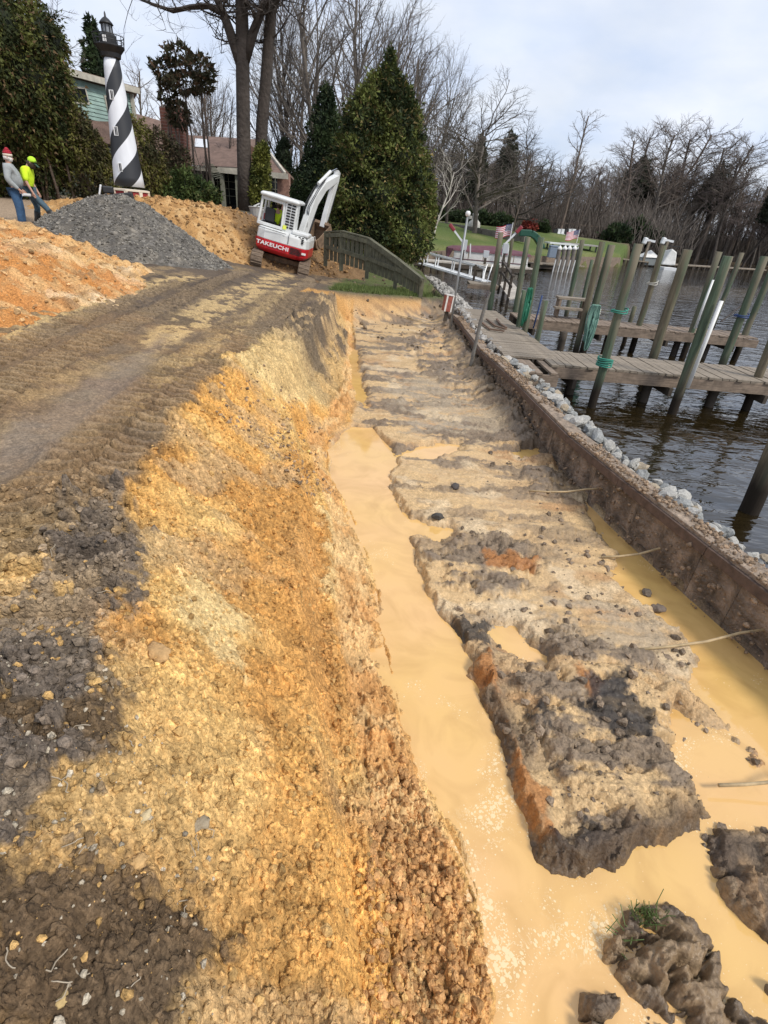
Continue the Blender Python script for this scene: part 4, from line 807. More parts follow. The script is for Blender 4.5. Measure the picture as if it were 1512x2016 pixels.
# ropes
tealr = mat('teal_rope', (.04, .23, .17), .8); palegr = mat('pale_green_rope', (.17, .31, .25), .8); dgreen = mat('dark_green_hose', (.02, .16, .09), .5); whiter = mat('white_rope', (.5, .48, .42), .8); bluer = mat('blue_rope', (.02, .05, .16), .7)
def wraps(o, zc, r, n, m, lab, sag=.03, rr_=.012):
    c = o.location; mb = MB(); f = 0
    for k in range(n):
        pts = [(r * math.cos(a), r * math.sin(a), zc + k * .028 + .01 * math.sin(a * 2 + k) - sag * (math.cos(a - 4.2 + k))) for a in np.linspace(0, 6.3, 22)]
        mb.tube(pts, rr_, 5)
    o2 = mb.build('rope', m, smooth=True, loc=(c.x + .0, c.y, 0)); return tag(o2, lab, 'rope')
def ctr(o, z): # axis x offset at height z
    zs = [v.co.z for v in o.data.vertices]; z1 = max(zs); xs = [v.co.x for v in o.data.vertices if v.co.z > z1 - .01]; return (sum(xs) / len(xs)) * (z + 1.4) / (z1 + 1.4)
def wr(k, z, r, n, m, lab, sag=.03, rr_=.012): o = wraps(T[k], z, r, n, m, lab, sag, rr_); o.location.x += ctr(T[k], z)
wr(11, .82, .135, 5, tealr, 'teal rope wound round the leaning piling just above the deck', .02, .014); wr(11, 1.75, .135, 2, tealr, 'teal rope looped high on the same leaning piling', .02, .012)
wr(12, 1.85, .14, 2, whiter, 'thin white rope tied round the brown green piling', .04); wr(17, 1.55, .145, 2, bluer, 'dark blue rope round the piling near the right edge', .02)
def coil(c, rx, rz_, n, m, lab, thick, yaw=0, zdrop=0):
    mb = MB(); R = random.Random(n); off = [R.uniform(-rx * .6, rx * .6) for _ in range(n)]
    for k in range(n):
        w_, h_ = rx * R.uniform(.15, .55), rz_ * R.uniform(.6, 1.1); dx_ = off[k]; d = R.uniform(-.05, .05)
        mb.tube([(dx_ + w_ * math.cos(a), d + .02 * math.sin(3 * a), -h_ + h_ * math.sin(a) * 1.0) for a in np.linspace(0, 6.3, 20)], thick, 5)
    return tag(mb.build('rope_coil', m, smooth=True, loc=c, rz=yaw), lab, 'rope')
q = T[4].location; coil((q.x - .07 + ctr(T[4], 1.6), q.y - .14, 1.66), .09, .42, 12, dgreen, 'dark green garden hose coiled on the piling', .016)
q = T[9].location; coil((q.x + .12, q.y - .2, 1.42), .13, .50, 26, palegr, 'hank of pale green rope hanging from the close pair of pilings', .013); wr(10, 1.2, .155, 4, whiter, 'white line wrapped round the thick right piling of the pair')
q = T[4].location; tag(MB().tube([(q.x + .2, q.y, 1.5), (q.x + .18, q.y, 1.1), (q.x + .14, q.y - .05, .72)], .02, 6).build('rope', bluer, smooth=True), 'dark blue line hanging beside the coiled hose', 'rope')
# step box on the farther dock
p = G(1118, 628, -2.15); sb = thing('step_box', 'small grey wooden step box standing on the farther dock', 'step', (p[0], p[1], .73)); 
MB().box((.05, .1, .52), (.95, .36, .06)).build('top_board', weath, sb); MB().box((-.1, -.12, .27), (.8, .30, .05)).build('tread', weath, sb)
for x in (-.35, .42): MB().box((x, .1, .25), (.06, .34, .48)).build('side_board', weath2, sb)
# curved sticks on the walkway
for (a, b, c2, lab) in [((945, 632), (965, 648), (993, 652), 'longest curved rusty strip lying on the walkway dock'), ((958, 628), (976, 642), (996, 648), 'middle curved rusty strip on the walkway dock'), ((978, 628), (984, 637), (997, 645), 'shortest curved rusty strip on the walkway dock')]:
    P = [Vector(G(*q, -2.13)) for q in (a, b, c2)]; tag(MB().bar(P[0], P[1], .05, .03).bar(P[1], P[2], .05, .03).build('strip', mat('rusty_strip', (.14, .085, .055), .85)), lab, 'strip')
# light pole, box and old post beside the wall
galv = mat('galvanised', (.42, .43, .43), .4, .6, var=(8, .1))
b = WY(888, 632, 13.7); t = WY(921, 424, 13.9); lp = thing('lamp_pole', 'tall thin grey metal pole with a round white lamp head beside the red box', 'lamp pole', tuple(b)); v = Vector(t) - Vector(b)
MB().tube([(0, 0, -.2), v], [.032, .026], 10).build('pole', mat('dull_galvanised', (.27, .28, .285), .5, .5), lp, smooth=True); MB().lathe([(.02, -.03), (.055, 0), (.06, .05), (.035, .09)], 12, v).build('lamp_head', pvc, lp, smooth=True)
b = G(931, 690, -2.2); po = MB().tube([(0, 0, -.4), (.06, .02, .55), (.12, .02, 1.0)], [.036, .036, .03], 8).tube([(.12, .02, .95), (.16, .02, 1.12)], [.022, .015], 6).build('old_post', mat('grey_post', (.15, .14, .125), .8, bump=(20, .5, .01), var=(8, .4)), loc=tuple(b)); tag(po, 'old grey post with a broken tip standing on the wall by the walkway', 'post')
b = WY(880, 612, 13.8); bx_ = thing('utility_box', 'faded red and white metal utility box beside the lamp pole', 'utility box', tuple(b), (0, .1, .3)); bx_.scale = (.72, .72, .8); MB().box((0, 0, .22), (.34, .26, .46)).build('housing', mat('faded_red', (.26, .075, .05), .6, var=(9, .35)), bx_, bevel=.01)
MB().box((-.14, -.137, .22), (.06, .012, .47)).box((.12, -.137, .22), (.12, .012, .47)).build('front_trim', mat('chalky_white', (.60, .56, .52), .7, var=(9, .2)), bx_); MB().box((0, 0, .47), (.38, .30, .03)).build('lid', mat('chalky_white', (.6, .56, .52)), bx_); MB().box((0, 0, -.15), (.10, .10, .32)).build('post', dkwood, bx_)
# ---- side fence running down to the water
fm = mat('mossy_fence_wood', (.105, .10, .065), .9, bump=(25, .4, .01), var=(5, .35), grain=(40, 40, 3, .3))
fp = [((641, 500), 456, 20.8), ((672, 509), 454, 20.3), ((723, 524), 468, 19.7), ((779, 545), 508, 18.8), ((829, 572), 548, 18.0)]
fe = thing('board_fence', 'mossy grey board fence with top rail stepping down the slope to the water', 'fence', (0, 0, 0)); tops = []; bots = []
for (bpx, ty, Y) in fp:
    b = WY(*bpx, Y); lo = b[2]; hi = lo + 3
    for _ in range(30):
        m_ = (lo + hi) / 2
        if PJ((b[0], b[1], m_))[1] > ty: lo = m_
        else: hi = m_
    MB().box((b[0], b[1], (lo + b[2] - .4) / 2 + .0), (.13, .13, lo - b[2] + .4)).build('post', fm, fe, bevel=.008); tops.append(Vector((b[0], b[1], lo))); bots.append(Vector((b[0], b[1], b[2])))
for i in range(4):
    a, b, c2, d = tops[i], tops[i + 1], bots[i], bots[i + 1]; up = Vector((0, 0, 1)); f3 = Vector((0, -.085, 0))
    MB().bar(a - up * .01, b - up * .01, .16, .04).build('cap_rail', fm, fe); MB().bar(a - up * .12 + f3, b - up * .12 + f3, .04, .13).build('top_rail', fm, fe)
    MB().bar(c2 + up * .26 + f3, d + up * .22 + f3, .04, .13).build('bottom_rail', fm, fe)
    n = max(3, int((b - a).length / .17)); 
    for j in range(n):
        f = (j + .5) / n; tp, bt = a.lerp(b, f), c2.lerp(d, f); MB().box(((tp.x), tp.y + .0, (tp.z + bt.z) / 2 - .1), (.145, .02, tp.z - bt.z + .12), Matrix.Rotation(math.atan2(b.y - a.y, b.x - a.x), 3, 'Z')).build('board', fm, fe)
# ================================================================== EXCAVATOR
W_ = mat('white_paint', (.66, .67, .66), .35, var=(2, .12), bump=(4, .05, .01)); RD = mat('red_paint', (.50, .012, .022), .3, var=(2.5, .15)); BK = mat('black_part', (.018, .018, .02), .55); DG = mat('dark_gap', (.012, .012, .012), .8)
MUDm = mat('muddy_steel', (.20, .135, .085), .85, bump=(14, .7, .02), var=(6, .45)); RUB = mat('muddy_rubber', (.16, .115, .08), .9, bump=(18, .8, .02), var=(7, .5)); GL = mat('dark_glass', (.03, .035, .04), .08); CHR = mat('chrome_rod', (.7, .7, .7), .2, 1.0); YL = mat('hi_vis', (.62, .85, .02), .8, bump=(9, .4, .03), var=(5, .1))
ex_p = WY(553, 531, 20.3); tl, tr_ = WY(512, 512, 20.8), WY(592, 537, 20.0)
ex = thing('excavator', 'red and white mini excavator with raised arm parked at the far end of the track', 'excavator', tuple(ex_p), (0, 0, 0))
ex.rotation_euler = (math.radians(2.0), math.radians(10.5), math.radians(9)); ex.scale = (.93, .93, .95)
EM = ex.rotation_euler.to_matrix()
def rot2(pts, a): c, s = math.cos(a), math.sin(a); return [(x * c - y * s, x * s + y * c) for x, y in pts]
# undercarriage
for sx in (-1, 1):
    x = sx * .86; prof = []; r = .27; L1, L2 = -1.0, 1.0
    for a in np.linspace(-math.pi / 2, -3 * math.pi / 2, 9): prof.append((L1 + r * math.cos(a), r + r * math.sin(a)))
    for a in np.linspace(math.pi / 2, -math.pi / 2, 9): prof.append((L2 + r * math.cos(a), r + r * math.sin(a)))
    m = MB(); nn = len(prof); wv = .2
    inner = [(L1 + (p[0] - L1) * .82 if p[0] < L1 else (L2 + (p[0] - L2) * .82 if p[0] > L2 else p[0]), r + (p[1] - r) * .82) for p in prof]
    V = [(x - wv, a, b) for a, b in prof] + [(x + wv, a, b) for a, b in prof] + [(x - wv, a, b) for a, b in inner] + [(x + wv, a, b) for a, b in inner]; Fs = []
    for i in range(nn): j = (i + 1) % nn; Fs += [(i, j, nn + j, nn + i), (2 * nn + i, 3 * nn + i, 3 * nn + j, 2 * nn + j), (i, 2 * nn + i, 2 * nn + j, j), (nn + i, nn + j, 3 * nn + j, 3 * nn + i)]
    m.add(V, Fs); trk = m.build('track', RUB, ex)
    # shoes round the loop
    per = [(Vector((0, a, b))) for a, b in prof] + [Vector((0, *prof[0]))]; Ls = [0]
    for i in range(nn): Ls.append(Ls[-1] + (per[i + 1] - per[i]).length)
    tot = Ls[-1]; ns = 38; sm = MB().box((0, 0, 0), (.42, .105, .045), taper=.85).mesh('track_shoe'); sm.materials.append(RUB)
    for k in range(ns):
        s = tot * k / ns; i = max(j for j in range(nn) if Ls[j] <= s); f = (s - Ls[i]) / (Ls[i + 1] - Ls[i]); p = per[i].lerp(per[i + 1], f); d = (per[i + 1] - per[i]).normalized(); q = link('track_shoe', sm, None, trk, (x, p.y, p.z)); q.rotation_euler = (math.atan2(d.z, d.y), 0, 0)
    for yc, rr_ in ((L1, .19), (L2, .19), (-.5, .1), (0, .1), (.5, .1)):
        MB().tube([(x - .14, yc, r if rr_ > .15 else .16), (x + .14, yc, r if rr_ > .15 else .16)], rr_, 16).build('track_wheel', MUDm, ex, smooth=False)
    MB().box((x, 0, .27), (.22, 1.7, .2)).build('track_frame', MUDm, ex, bevel=.02)
MB().box((0, 0, .36), (1.5, .9, .22)).box((0, -.3, .25), (1.3, .3, .16)).build('undercarriage_beam', MUDm, ex, bevel=.02); MB().tube([(0, 0, .45), (0, 0, .60)], .42, 24).build('slew_ring', BK, ex)
MB().box((0, 1.62, .28), (2.0, .06, .36)).bar((-.5, .6, .3), (-.6, 1.6, .3), .1, .1).bar((.5, .6, .3), (.6, 1.6, .3), .1, .1).build('blade', MUDm, ex, bevel=.01)
# upper body, turned a little to the right
yaw = math.radians(-7)
def up(name, mb, m, parent=ex, smooth=False, bevel=0): o = mb.build(name, m, parent, smooth, bevel); o.rotation_euler = (0, 0, yaw); o.location = (.02, 0, .0); return o
def outline(k=1.0, ins=0):
    P = [(-.98 + ins, .75), (-.98 + ins, -.55), (-.90 + ins, -.86 + ins * .6), (-.62, -1.04 + ins), (0, -1.10 + ins), (.62, -1.04 + ins), (.90 - ins, -.86 + ins * .6), (.98 - ins, -.55), (.98 - ins, .75)]; return P
def loft(rows):   # rows: (z, outline)
    n = len(rows[0][1]); V = [(x, y, z(x, y) if callable(z) else z) for z, o in rows for x, y in o]; Fs = []
    for i in range(len(rows) - 1):
        for j in range(n): a = i * n + j; b = i * n + (j + 1) % n; Fs.append((a, b, b + n, a + n))
    Fs += [tuple(range(n - 1, -1, -1)), tuple((len(rows) - 1) * n + j for j in range(n))]; return MB().add(V, Fs)
up('counterweight', loft([(.58, outline(ins=.14)), (.64, outline(ins=.05)), (.70, outline()), (.985, outline())]), RD, bevel=.015)
up('body_shell', loft([(.988, outline(ins=.006)), (1.26, outline(ins=.02)), (1.36, outline(ins=.06))]), W_, bevel=.02)
# engine hood on the right rear, rising behind the cab
up('engine_hood', MB().box((.62, -.48, 1.43), (.62, .80, .12)), W_, bevel=.04)
up('grille_panel', MB().box((.16, -.50, 1.84), (.46, .60, 1.10), None, .93), W_, bevel=.03)
for k in range(9):
    for c in (0, 1): up('vent_slot', MB().box((.085 + c * .165, -.803 + k * .002, 1.52 + k * .088), (.135, .016, .048)), DG)
for r_ in range(4):
    for c in range(3): up('vent_slot', MB().box((.50 + c * .13, -1.02 + (c - 1) * .012 + .045, 1.17 + r_ * .055), (.085, .03, .036), Matrix.Rotation(math.radians(9), 3, 'Z')), DG)
for r_ in range(5): up('vent_slot', MB().box((.58, -1.05, .76 + r_ * .045), (.42, .03, .022), Matrix.Rotation(math.radians(9), 3, 'Z')), DG)
up('panel_seam', MB().box((.27, -1.085, 1.2), (.012, .02, .34)), DG); up('panel_seam', MB().box((-.35, -1.083, 1.32), (1.0, .012, .015), Matrix.Rotation(math.radians(-3), 3, 'Z')), BK)
up('rear_light', MB().box((-.95, -.72, .92), (.03, .06, .10)), mat('red_lens', (.5, .02, .02), .2)); up('badge', MB().box((.86, -.93, .84), (.17, .012, .07), Matrix.Rotation(math.radians(33), 3, 'Z')), W_)
def letter(txt, size, m, name='lettering'):
    c = bpy.data.curves.new(name, 'FONT'); c.body = txt; c.size = size; c.extrude = .004; c.align_x = 'CENTER'; c.space_character = 1.05; c.offset = .006
    t = bpy.data.objects.new(name, c); COL.objects.link(t); dg = bpy.context.evaluated_depsgraph_get(); me = bpy.data.meshes.new_from_object(t.evaluated_get(dg)); bpy.data.objects.remove(t); o = link(name, me, m); return o
lt = letter('TAKEUCHI', .21, mat('letter_white', (.8, .8, .8), .5)); lt.parent = ex; lt.matrix_local = Matrix.Rotation(yaw, 4, 'Z') @ Matrix.Translation((-.24, -1.098, .80)) @ Matrix.Rotation(math.radians(-5), 4, 'Z') @ Matrix.Rotation(math.radians(90), 4, 'X') @ Matrix.Diagonal((1.15, .8, 1, 1))
# cab on the left
cx0, cx1, cy0, cy1 = -.95, -.09, -.78, .62
def pil(x0, y0, x1, y1, w_=.075): return MB().bar((x0, y0, 1.38), (x1, y1, 2.30), w_, w_)
for nm, a in (('cab_post', (cx0, cy0, cx0 + .07, cy0 + .05)), ('cab_post', (cx1, cy0, cx1 - .02, cy0 + .05)), ('cab_post', (cx0, cy1, cx0 + .07, cy1 - .15)), ('cab_post', (cx1, cy1, cx1 - .02, cy1 - .15)), ('cab_post', (cx0, -.05, cx0 + .07, -.05))): up(nm, pil(*a), W_, bevel=.015)
up('cab_rail', MB().box(((cx0 + cx1) / 2, cy0 + .0, 1.43), (.86, .08, .10)).box(((cx0 + cx1) / 2 + .03, cy0 + .05, 2.23), (.8, .07, .12)).box((cx0 + .01, -.08, 1.43), (.07, 1.4, .1)), W_, bevel=.012)
rf = loft([(2.28, [(-.95, -.86), (.40, -.86), (.40, .55), (-.95, .55)]), (2.36, [(-.97, -.88), (.43, -.88), (.43, .57), (-.97, .57)]), (2.41, [(-.90, -.78), (.34, -.78), (.34, .48), (-.90, .48)])]); up('cab_roof', rf, W_, bevel=.03)
up('seat', MB().box((-.56, -.22, 1.50), (.40, .5, .12)).box((-.60, -.52, 1.72), (.36, .12, .46)), BK, bevel=.05); up('control_console', MB().box((-.84, .0, 1.62), (.12, .4, .2)).box((-.2, .0, 1.62), (.12, .4, .2)), mat('console_red', (.25, .03, .03), .6), bevel=.02)
up('joystick', MB().tube([(-.84, .15, 1.7), (-.84, .2, 1.9)], .02, 6).tube([(-.2, .15, 1.7), (-.2, .2, 1.9)], .02, 6), BK)
up('cab_floor', MB().box((-.52, -.08, 1.42), (.84, 1.35, .04)), BK); up('cab_window', MB().box((-.10, -.1, 1.85), (.012, 1.15, .82)), GL)
up('warning_sticker', MB().box((.02, -.822, 1.50), (.13, .01, .13)), mat('sticker_yellow', (.75, .8, .1), .5))
def upb(name, mb, m, parent=ex, smooth=False, bevel=0):
    o = mb.build(name, m, parent, smooth, bevel); pv = Vector((.42, .92, 0)); o.matrix_local = Matrix.Translation((.02, 0, 0)) @ Matrix.Rotation(yaw, 4, 'Z') @ Matrix.Translation(pv) @ Matrix.Rotation(math.radians(-21), 4, 'Z') @ Matrix.Translation(-pv); return o
# boom, arm and bucket; swing post at the front right. Upper frame: +y forward
def bprism(P, x, wd): return MB().prism(P, x - wd / 2, x + wd / 2, 'x')
swing = upb('swing_bracket', MB().box((.42, .92, 1.02), (.34, .42, .62)), W_, bevel=.04)
BXo = .42
bo = [(.80, 1.15), (1.10, 1.05), (1.34, 1.75), (1.62, 2.42), (2.10, 2.95), (2.95, 3.36), (3.02, 3.50), (2.90, 3.60), (1.95, 3.24), (1.36, 2.72), (1.02, 2.0), (.78, 1.35)]
boom = upb('boom', bprism(bo, BXo, .24), W_, bevel=.02)
arm = [(2.78, 3.72), (2.98, 3.74), (3.10, 3.50), (3.32, 2.2), (3.36, 1.70), (3.22, 1.66), (3.10, 2.1), (2.88, 3.30)]
AP = (2.9, 3.55); AR = lambda P: [(a + AP[0], b + AP[1]) for a, b in rot2([(p[0] - AP[0], p[1] - AP[1]) for p in P], math.radians(-24))]
def A3(y, z): q = AR([(y, z)])[0]; return (BXo, q[0], q[1])
arm = AR(arm)
armo = upb('arm', bprism(arm, BXo, .20), W_, bevel=.015)
upb('boom_cylinder', MB().tube([(BXo, 1.28, 1.0), (BXo, 1.62, 1.95)], .07, 12).tube([(BXo, 1.6, 1.9), (BXo, 1.80, 2.5)], .035, 10), BK); 
upb('arm_cylinder', MB().tube([(BXo, 1.55, 3.10), (BXo, 2.35, 3.62)], .06, 12), W_); upb('arm_cylinder_rod', MB().tube([(BXo, 2.3, 3.58), (BXo, 2.86, 3.78)], .03, 8), CHR)
upb('bucket_cylinder', MB().tube([A3(3.20, 3.42), A3(3.45, 2.5)], .05, 12), BK); upb('bucket_cylinder_rod', MB().tube([A3(3.45, 2.5), A3(3.52, 2.05)], .028, 8), CHR)
for k, xo in enumerate((.30, .36, .48, .54)): upb('hydraulic_hose', MB().tube([(xo, 1.0, 1.6), (xo - .05, 1.05, 2.3), (xo, 1.5, 2.95), (xo, 1.9, 3.2 + .05 * k)], .014, 6), BK, smooth=True)
upb('linkage', MB().bar(A3(3.30, 1.86), A3(3.56, 2.02), .10, .08).bar(A3(3.54, 2.02), A3(3.62, 1.62), .10, .08), MUDm)
# bucket: curled shell open towards the machine
bk = [(3.20, 1.72), (3.55, 1.72), (3.78, 1.45), (3.80, 1.08), (3.58, .80), (3.20, .66), (2.98, .70), (2.96, .60), (3.24, .55), (3.66, .70), (3.92, 1.04), (3.90, 1.52), (3.62, 1.82), (3.16, 1.82)]
bk2 = rot2([(a - 3.3, b - 1.75) for a, b in bk], math.radians(-22)); bk2 = AR([(a + 3.3, b + 1.75) for a, b in bk2])
upb('bucket', bprism(bk2, BXo, .74), MUDm, bevel=.008); sd = rot2([(a - 3.3, b - 1.75) for a, b in bk[:7]], math.radians(-22)); sd = AR([(a + 3.3, b + 1.75) for a, b in sd])
for x in (BXo - .375, BXo + .375): upb('bucket_side', bprism(sd, x, .03), MUDm)
tp = Vector((0, bk2[7][0], bk2[7][1])); dd = (Vector((0, bk2[7][0], bk2[7][1])) - Vector((0, bk2[8][0], bk2[8][1]))).normalized()
for k in range(4): x = BXo - .31 + k * .207; upb('bucket_tooth', MB().bar((x, tp.y, tp.z + .04), (x, tp.y + dd.y * .14, tp.z + .04 + dd.z * .14), .06, .04), mat('bright_steel', (.6, .58, .55), .4, .5))

# ================================================================== PEOPLE
skin = mat('skin', (.50, .28, .20), .6)
def skin_mesh(name, joints, edges, rads, m, parent, sub=2, root=0):
    me = bpy.data.meshes.new(name); me.from_pydata([tuple(j) for j in joints], edges, []); o = link(name, me, m, parent); s = o.modifiers.new('skin', 'SKIN'); s.use_smooth_shade = True
    for v, r in zip(me.skin_vertices[0].data, rads): v.radius = (r, r) if not hasattr(r, '__len__') else r; v.use_root = False
    me.skin_vertices[0].data[root].use_root = True; u = o.modifiers.new('sub', 'SUBSURF'); u.levels = sub; u.render_levels = sub; return o
def person(lab, loc, rz, S, J, cl, lean=0):
    """J joint dict (metres, facing +y); cl clothing dict; body is one continuous skin mesh, clothes follow the same joints"""
    t = thing('person', lab, 'person', loc, (0, lean, rz)); 
    names = ['pelvis', 'belly', 'chest', 'neck', 'head', 'crown', 'shl', 'ell', 'wrl', 'hal', 'shr', 'elr', 'wrr', 'har', 'hil', 'knl', 'anl', 'tol', 'hir', 'knr', 'anr', 'tor']
    E = [('pelvis', 'belly'), ('belly', 'chest'), ('chest', 'neck'), ('neck', 'head'), ('head', 'crown'), ('chest', 'shl'), ('shl', 'ell'), ('ell', 'wrl'), ('wrl', 'hal'), ('chest', 'shr'), ('shr', 'elr'), ('elr', 'wrr'), ('wrr', 'har'),
         ('pelvis', 'hil'), ('hil', 'knl'), ('knl', 'anl'), ('anl', 'tol'), ('pelvis', 'hir'), ('hir', 'knr'), ('knr', 'anr'), ('anr', 'tor')]
    Rd = dict(pelvis=(.13, .11), belly=(.135, .12), chest=(.15, .12), neck=.055, head=(.085, .10), crown=(.07, .085), shl=.06, ell=.043, wrl=.028, hal=(.035, .02), shr=.06, elr=.043, wrr=.028, har=(.035, .02), hil=.085, knl=.06, anl=.04, tol=.035, hir=.085, knr=.06, anr=.04, tor=.035)
    ix = {k: i for i, k in enumerate(names)}; sc = lambda k, f=1.0: tuple(q * f for q in Rd[k]) if hasattr(Rd[k], '__len__') else Rd[k] * f
    skin_mesh('body', [J[k] for k in names], [(ix[a], ix[b]) for a, b in E], [sc(k) for k in names], skin, t)
    def garment(nm, ks, add, m, grow=1.0):
        I = {k: i for i, k in enumerate(ks)}; e = [(I[a], I[b]) for a, b in E if a in I and b in I]; r = []
        for k in ks: a = add.get(k, .02); q = Rd[k]; r.append(tuple(v + a for v in q) if hasattr(q, '__len__') else q + a)
        return skin_mesh(nm, [J[k] for k in ks], e, r, m, t)
    # fingers
    for s in ('l', 'r'):
        w0, h0 = Vector(J['wr' + s]), Vector(J['ha' + s]); d = (h0 - w0).normalized(); sdv = d.cross(Vector((0, 1, 0))).normalized() if abs(d.y) < .9 else Vector((1, 0, 0)); sdv = d.cross(Vector((1, 0, 0))).normalized(); cur = Vector((0, .25, 0))
        js = []; es = []; rs = []
        for k, ln in enumerate((.075, .085, .08, .062)):
            b = h0 - d * .01 + sdv * (.024 - .016 * k); i = len(js); m1 = b + d * ln * .5; m2 = m1 + (d + cur).normalized() * ln * .5; js += [b - d * .03, b + d * .01, m1, m2]; es += [(i, i + 1), (i + 1, i + 2), (i + 2, i + 3)]; rs += [.010, .0095, .009, .0075]
            fg = skin_mesh('finger', js, es, rs, skin, t, 1); js, es, rs = [], [], []
        b = w0.lerp(h0, .35) + sdv * .025; skin_mesh('thumb', [b, b + sdv * .025 + d * .03, b + sdv * .035 + d * .06], [(0, 1), (1, 2)], [.012, .011, .009], skin, t, 1)
    # face: nose, eyes, ears, mouth
    hd, cr = Vector(J['head']), Vector(J['crown']); f = Vector(J.get('look', (0, 1, 0))).normalized(); upv = (cr - hd).normalized(); sdx = f.cross(upv).normalized(); mid = hd.lerp(cr, .35)
    MB().tube([mid + f * .085 + upv * .01, mid + f * .112 - upv * .025, mid + f * .085 - upv * .035], [.008, .015, .010], 7).build('nose', skin, t, smooth=True)
    for q in (-1, 1):
        MB().lathe([(.002, -.008), (.010, 0), (.002, .008)], 8, mid + f * .088 + sdx * (.03 * q) + upv * .01).build('eye', BK, t, smooth=True); MB().lathe([(.004, -.03), (.014, 0), (.004, .03)], 8, mid + sdx * (.09 * q)).build('ear', skin, t, smooth=True)
    MB().bar(mid + f * .092 - upv * .055 - sdx * .022, mid + f * .092 - upv * .055 + sdx * .022, .008, .006).build('mouth', mat('lips', (.35, .14, .12), .6), t)
    return t, garment, (hd, cr, mid, f, upv, sdx)
def joints(h=1.0, **o):
    J = dict(pelvis=(0, 0, .95), belly=(0, .02, 1.12), chest=(0, 0, 1.34), neck=(0, .01, 1.50), head=(0, .03, 1.60), crown=(0, .035, 1.70), shl=(-.19, 0, 1.40), ell=(-.25, -.02, 1.12), wrl=(-.24, .10, .90), hal=(-.235, .14, .82),
             shr=(.19, 0, 1.40), elr=(.25, -.02, 1.12), wrr=(.24, .10, .90), har=(.235, .14, .82), hil=(-.095, 0, .86), knl=(-.11, .03, .48), anl=(-.12, 0, .08), tol=(-.13, .17, .04), hir=(.095, 0, .86), knr=(.11, .03, .48), anr=(.12, 0, .08), tor=(.13, .17, .04)); J.update(o); return {k: tuple(v) for k, v in J.items()}
denim = mat('denim', (.035, .085, .17), .85, bump=(12, .5, .02), var=(8, .25)); denim2 = mat('faded_denim', (.06, .10, .13), .85, bump=(12, .5, .02), var=(8, .3)); greyj = mat('grey_sweater', (.31, .33, .33), .9, bump=(9, .6, .03), var=(7, .15)); blackc = mat('black_cloth', (.015, .015, .017), .9); bootm = mat('rubber_boot', (.028, .026, .024), .6, var=(8, .3)); bootg = mat('muddy_boot', (.14, .12, .10), .9, var=(8, .3))
hairw = mat('white_hair', (.62, .58, .54), .9, bump=(60, .5, .01)); hairb = mat('dark_hair', (.045, .028, .018), .8, bump=(60, .5, .01)); hatr = mat('red_knit', (.34, .015, .03), .9, bump=(60, .5, .01)); hatw = mat('cream_knit', (.60, .52, .42), .9, bump=(60, .5, .01))
TOR = ['pelvis', 'belly', 'chest', 'neck', 'shl', 'ell', 'wrl', 'shr', 'elr', 'wrr']; LEG = ['pelvis', 'hil', 'knl', 'anl', 'hir', 'knr', 'anr']
def boots(garment, m, hi=.25):
    pass
# older man, stout, facing right (towards the excavator), holding folded papers
p1 = WY(46, 447, 15.9); p1[2] = gz(p1[0], p1[1]) if abs(gz(p1[0], p1[1]) - p1[2]) < .25 else p1[2]
J = joints(pelvis=(0, 0, .93), belly=(0, .09, 1.10), chest=(0, .02, 1.34), ell=(-.30, -.06, 1.12), wrl=(-.26, .12, .92), hal=(-.24, .18, .86), elr=(.29, -.04, 1.12), wrr=(.24, .16, .92), har=(.22, .22, .86), look=(0, 1, -.05))
t, gm, (hd, cr, mid, f, upv, sdx) = person('stout white haired man in grey sweater, jeans and red knit hat, holding folded papers', tuple(p1), math.radians(-68), 1, J, {})
gm('sweater', TOR, dict(pelvis=.045, belly=.10, chest=.055, neck=.02, shl=.045, shr=.045, ell=.035, elr=.035, wrl=.018, wrr=.018), greyj); gm('jeans', LEG, dict(pelvis=.02, hil=.035, hir=.035, knl=.035, knr=.035, anl=.04, anr=.04), denim)
MB().lathe([(.105, -.02), (.108, .035)], 18, tuple(mid + upv * .04)).build('hat_brim', hatw, t, smooth=True); MB().lathe([(.104, 0), (.098, .05)], 18, tuple(mid + upv * .075)).build('hat_band', hatr, t, smooth=True); MB().lathe([(.097, 0), (.07, .035)], 18, tuple(mid + upv * .125)).build('hat_stripe', hatr, t, smooth=True); MB().lathe([(.07, 0), (.03, .05), (.012, .06)], 18, tuple(mid + upv * .16)).build('hat_top', hatr, t, smooth=True)
MB().lathe([(.03, -.09), (.07, -.06), (.085, -.01), (.07, .02)], 14, tuple(mid + f * .02 - upv * .02)).build('beard', hairw, t, smooth=True); MB().lathe([(.095, -.06), (.10, .02)], 14, tuple(mid - f * .012)).build('hair', hairw, t, smooth=True)
for s in ('l', 'r'): a = Vector(J['an' + s]); MB().tube([a + Vector((0, -.05, -.02)), a + Vector((0, .05, -.03)), a + Vector((0, .2, -.045))], [.055, .055, .04], 10).build('shoe', BK, t, smooth=True)
pv = Vector(p1) + Matrix.Rotation(math.radians(-68), 3, 'Z') @ Vector((.21, .30, .80)); tag(MB().box((0, 0, 0), (.02, .20, .045)).box((.012, .02, .02), (.02, .17, .05)).build('folded_papers', mat('paper', (.65, .66, .66), .8), loc=tuple(pv), rz=math.radians(-68)), 'folded white papers in the hand of the man in the grey sweater', 'papers')
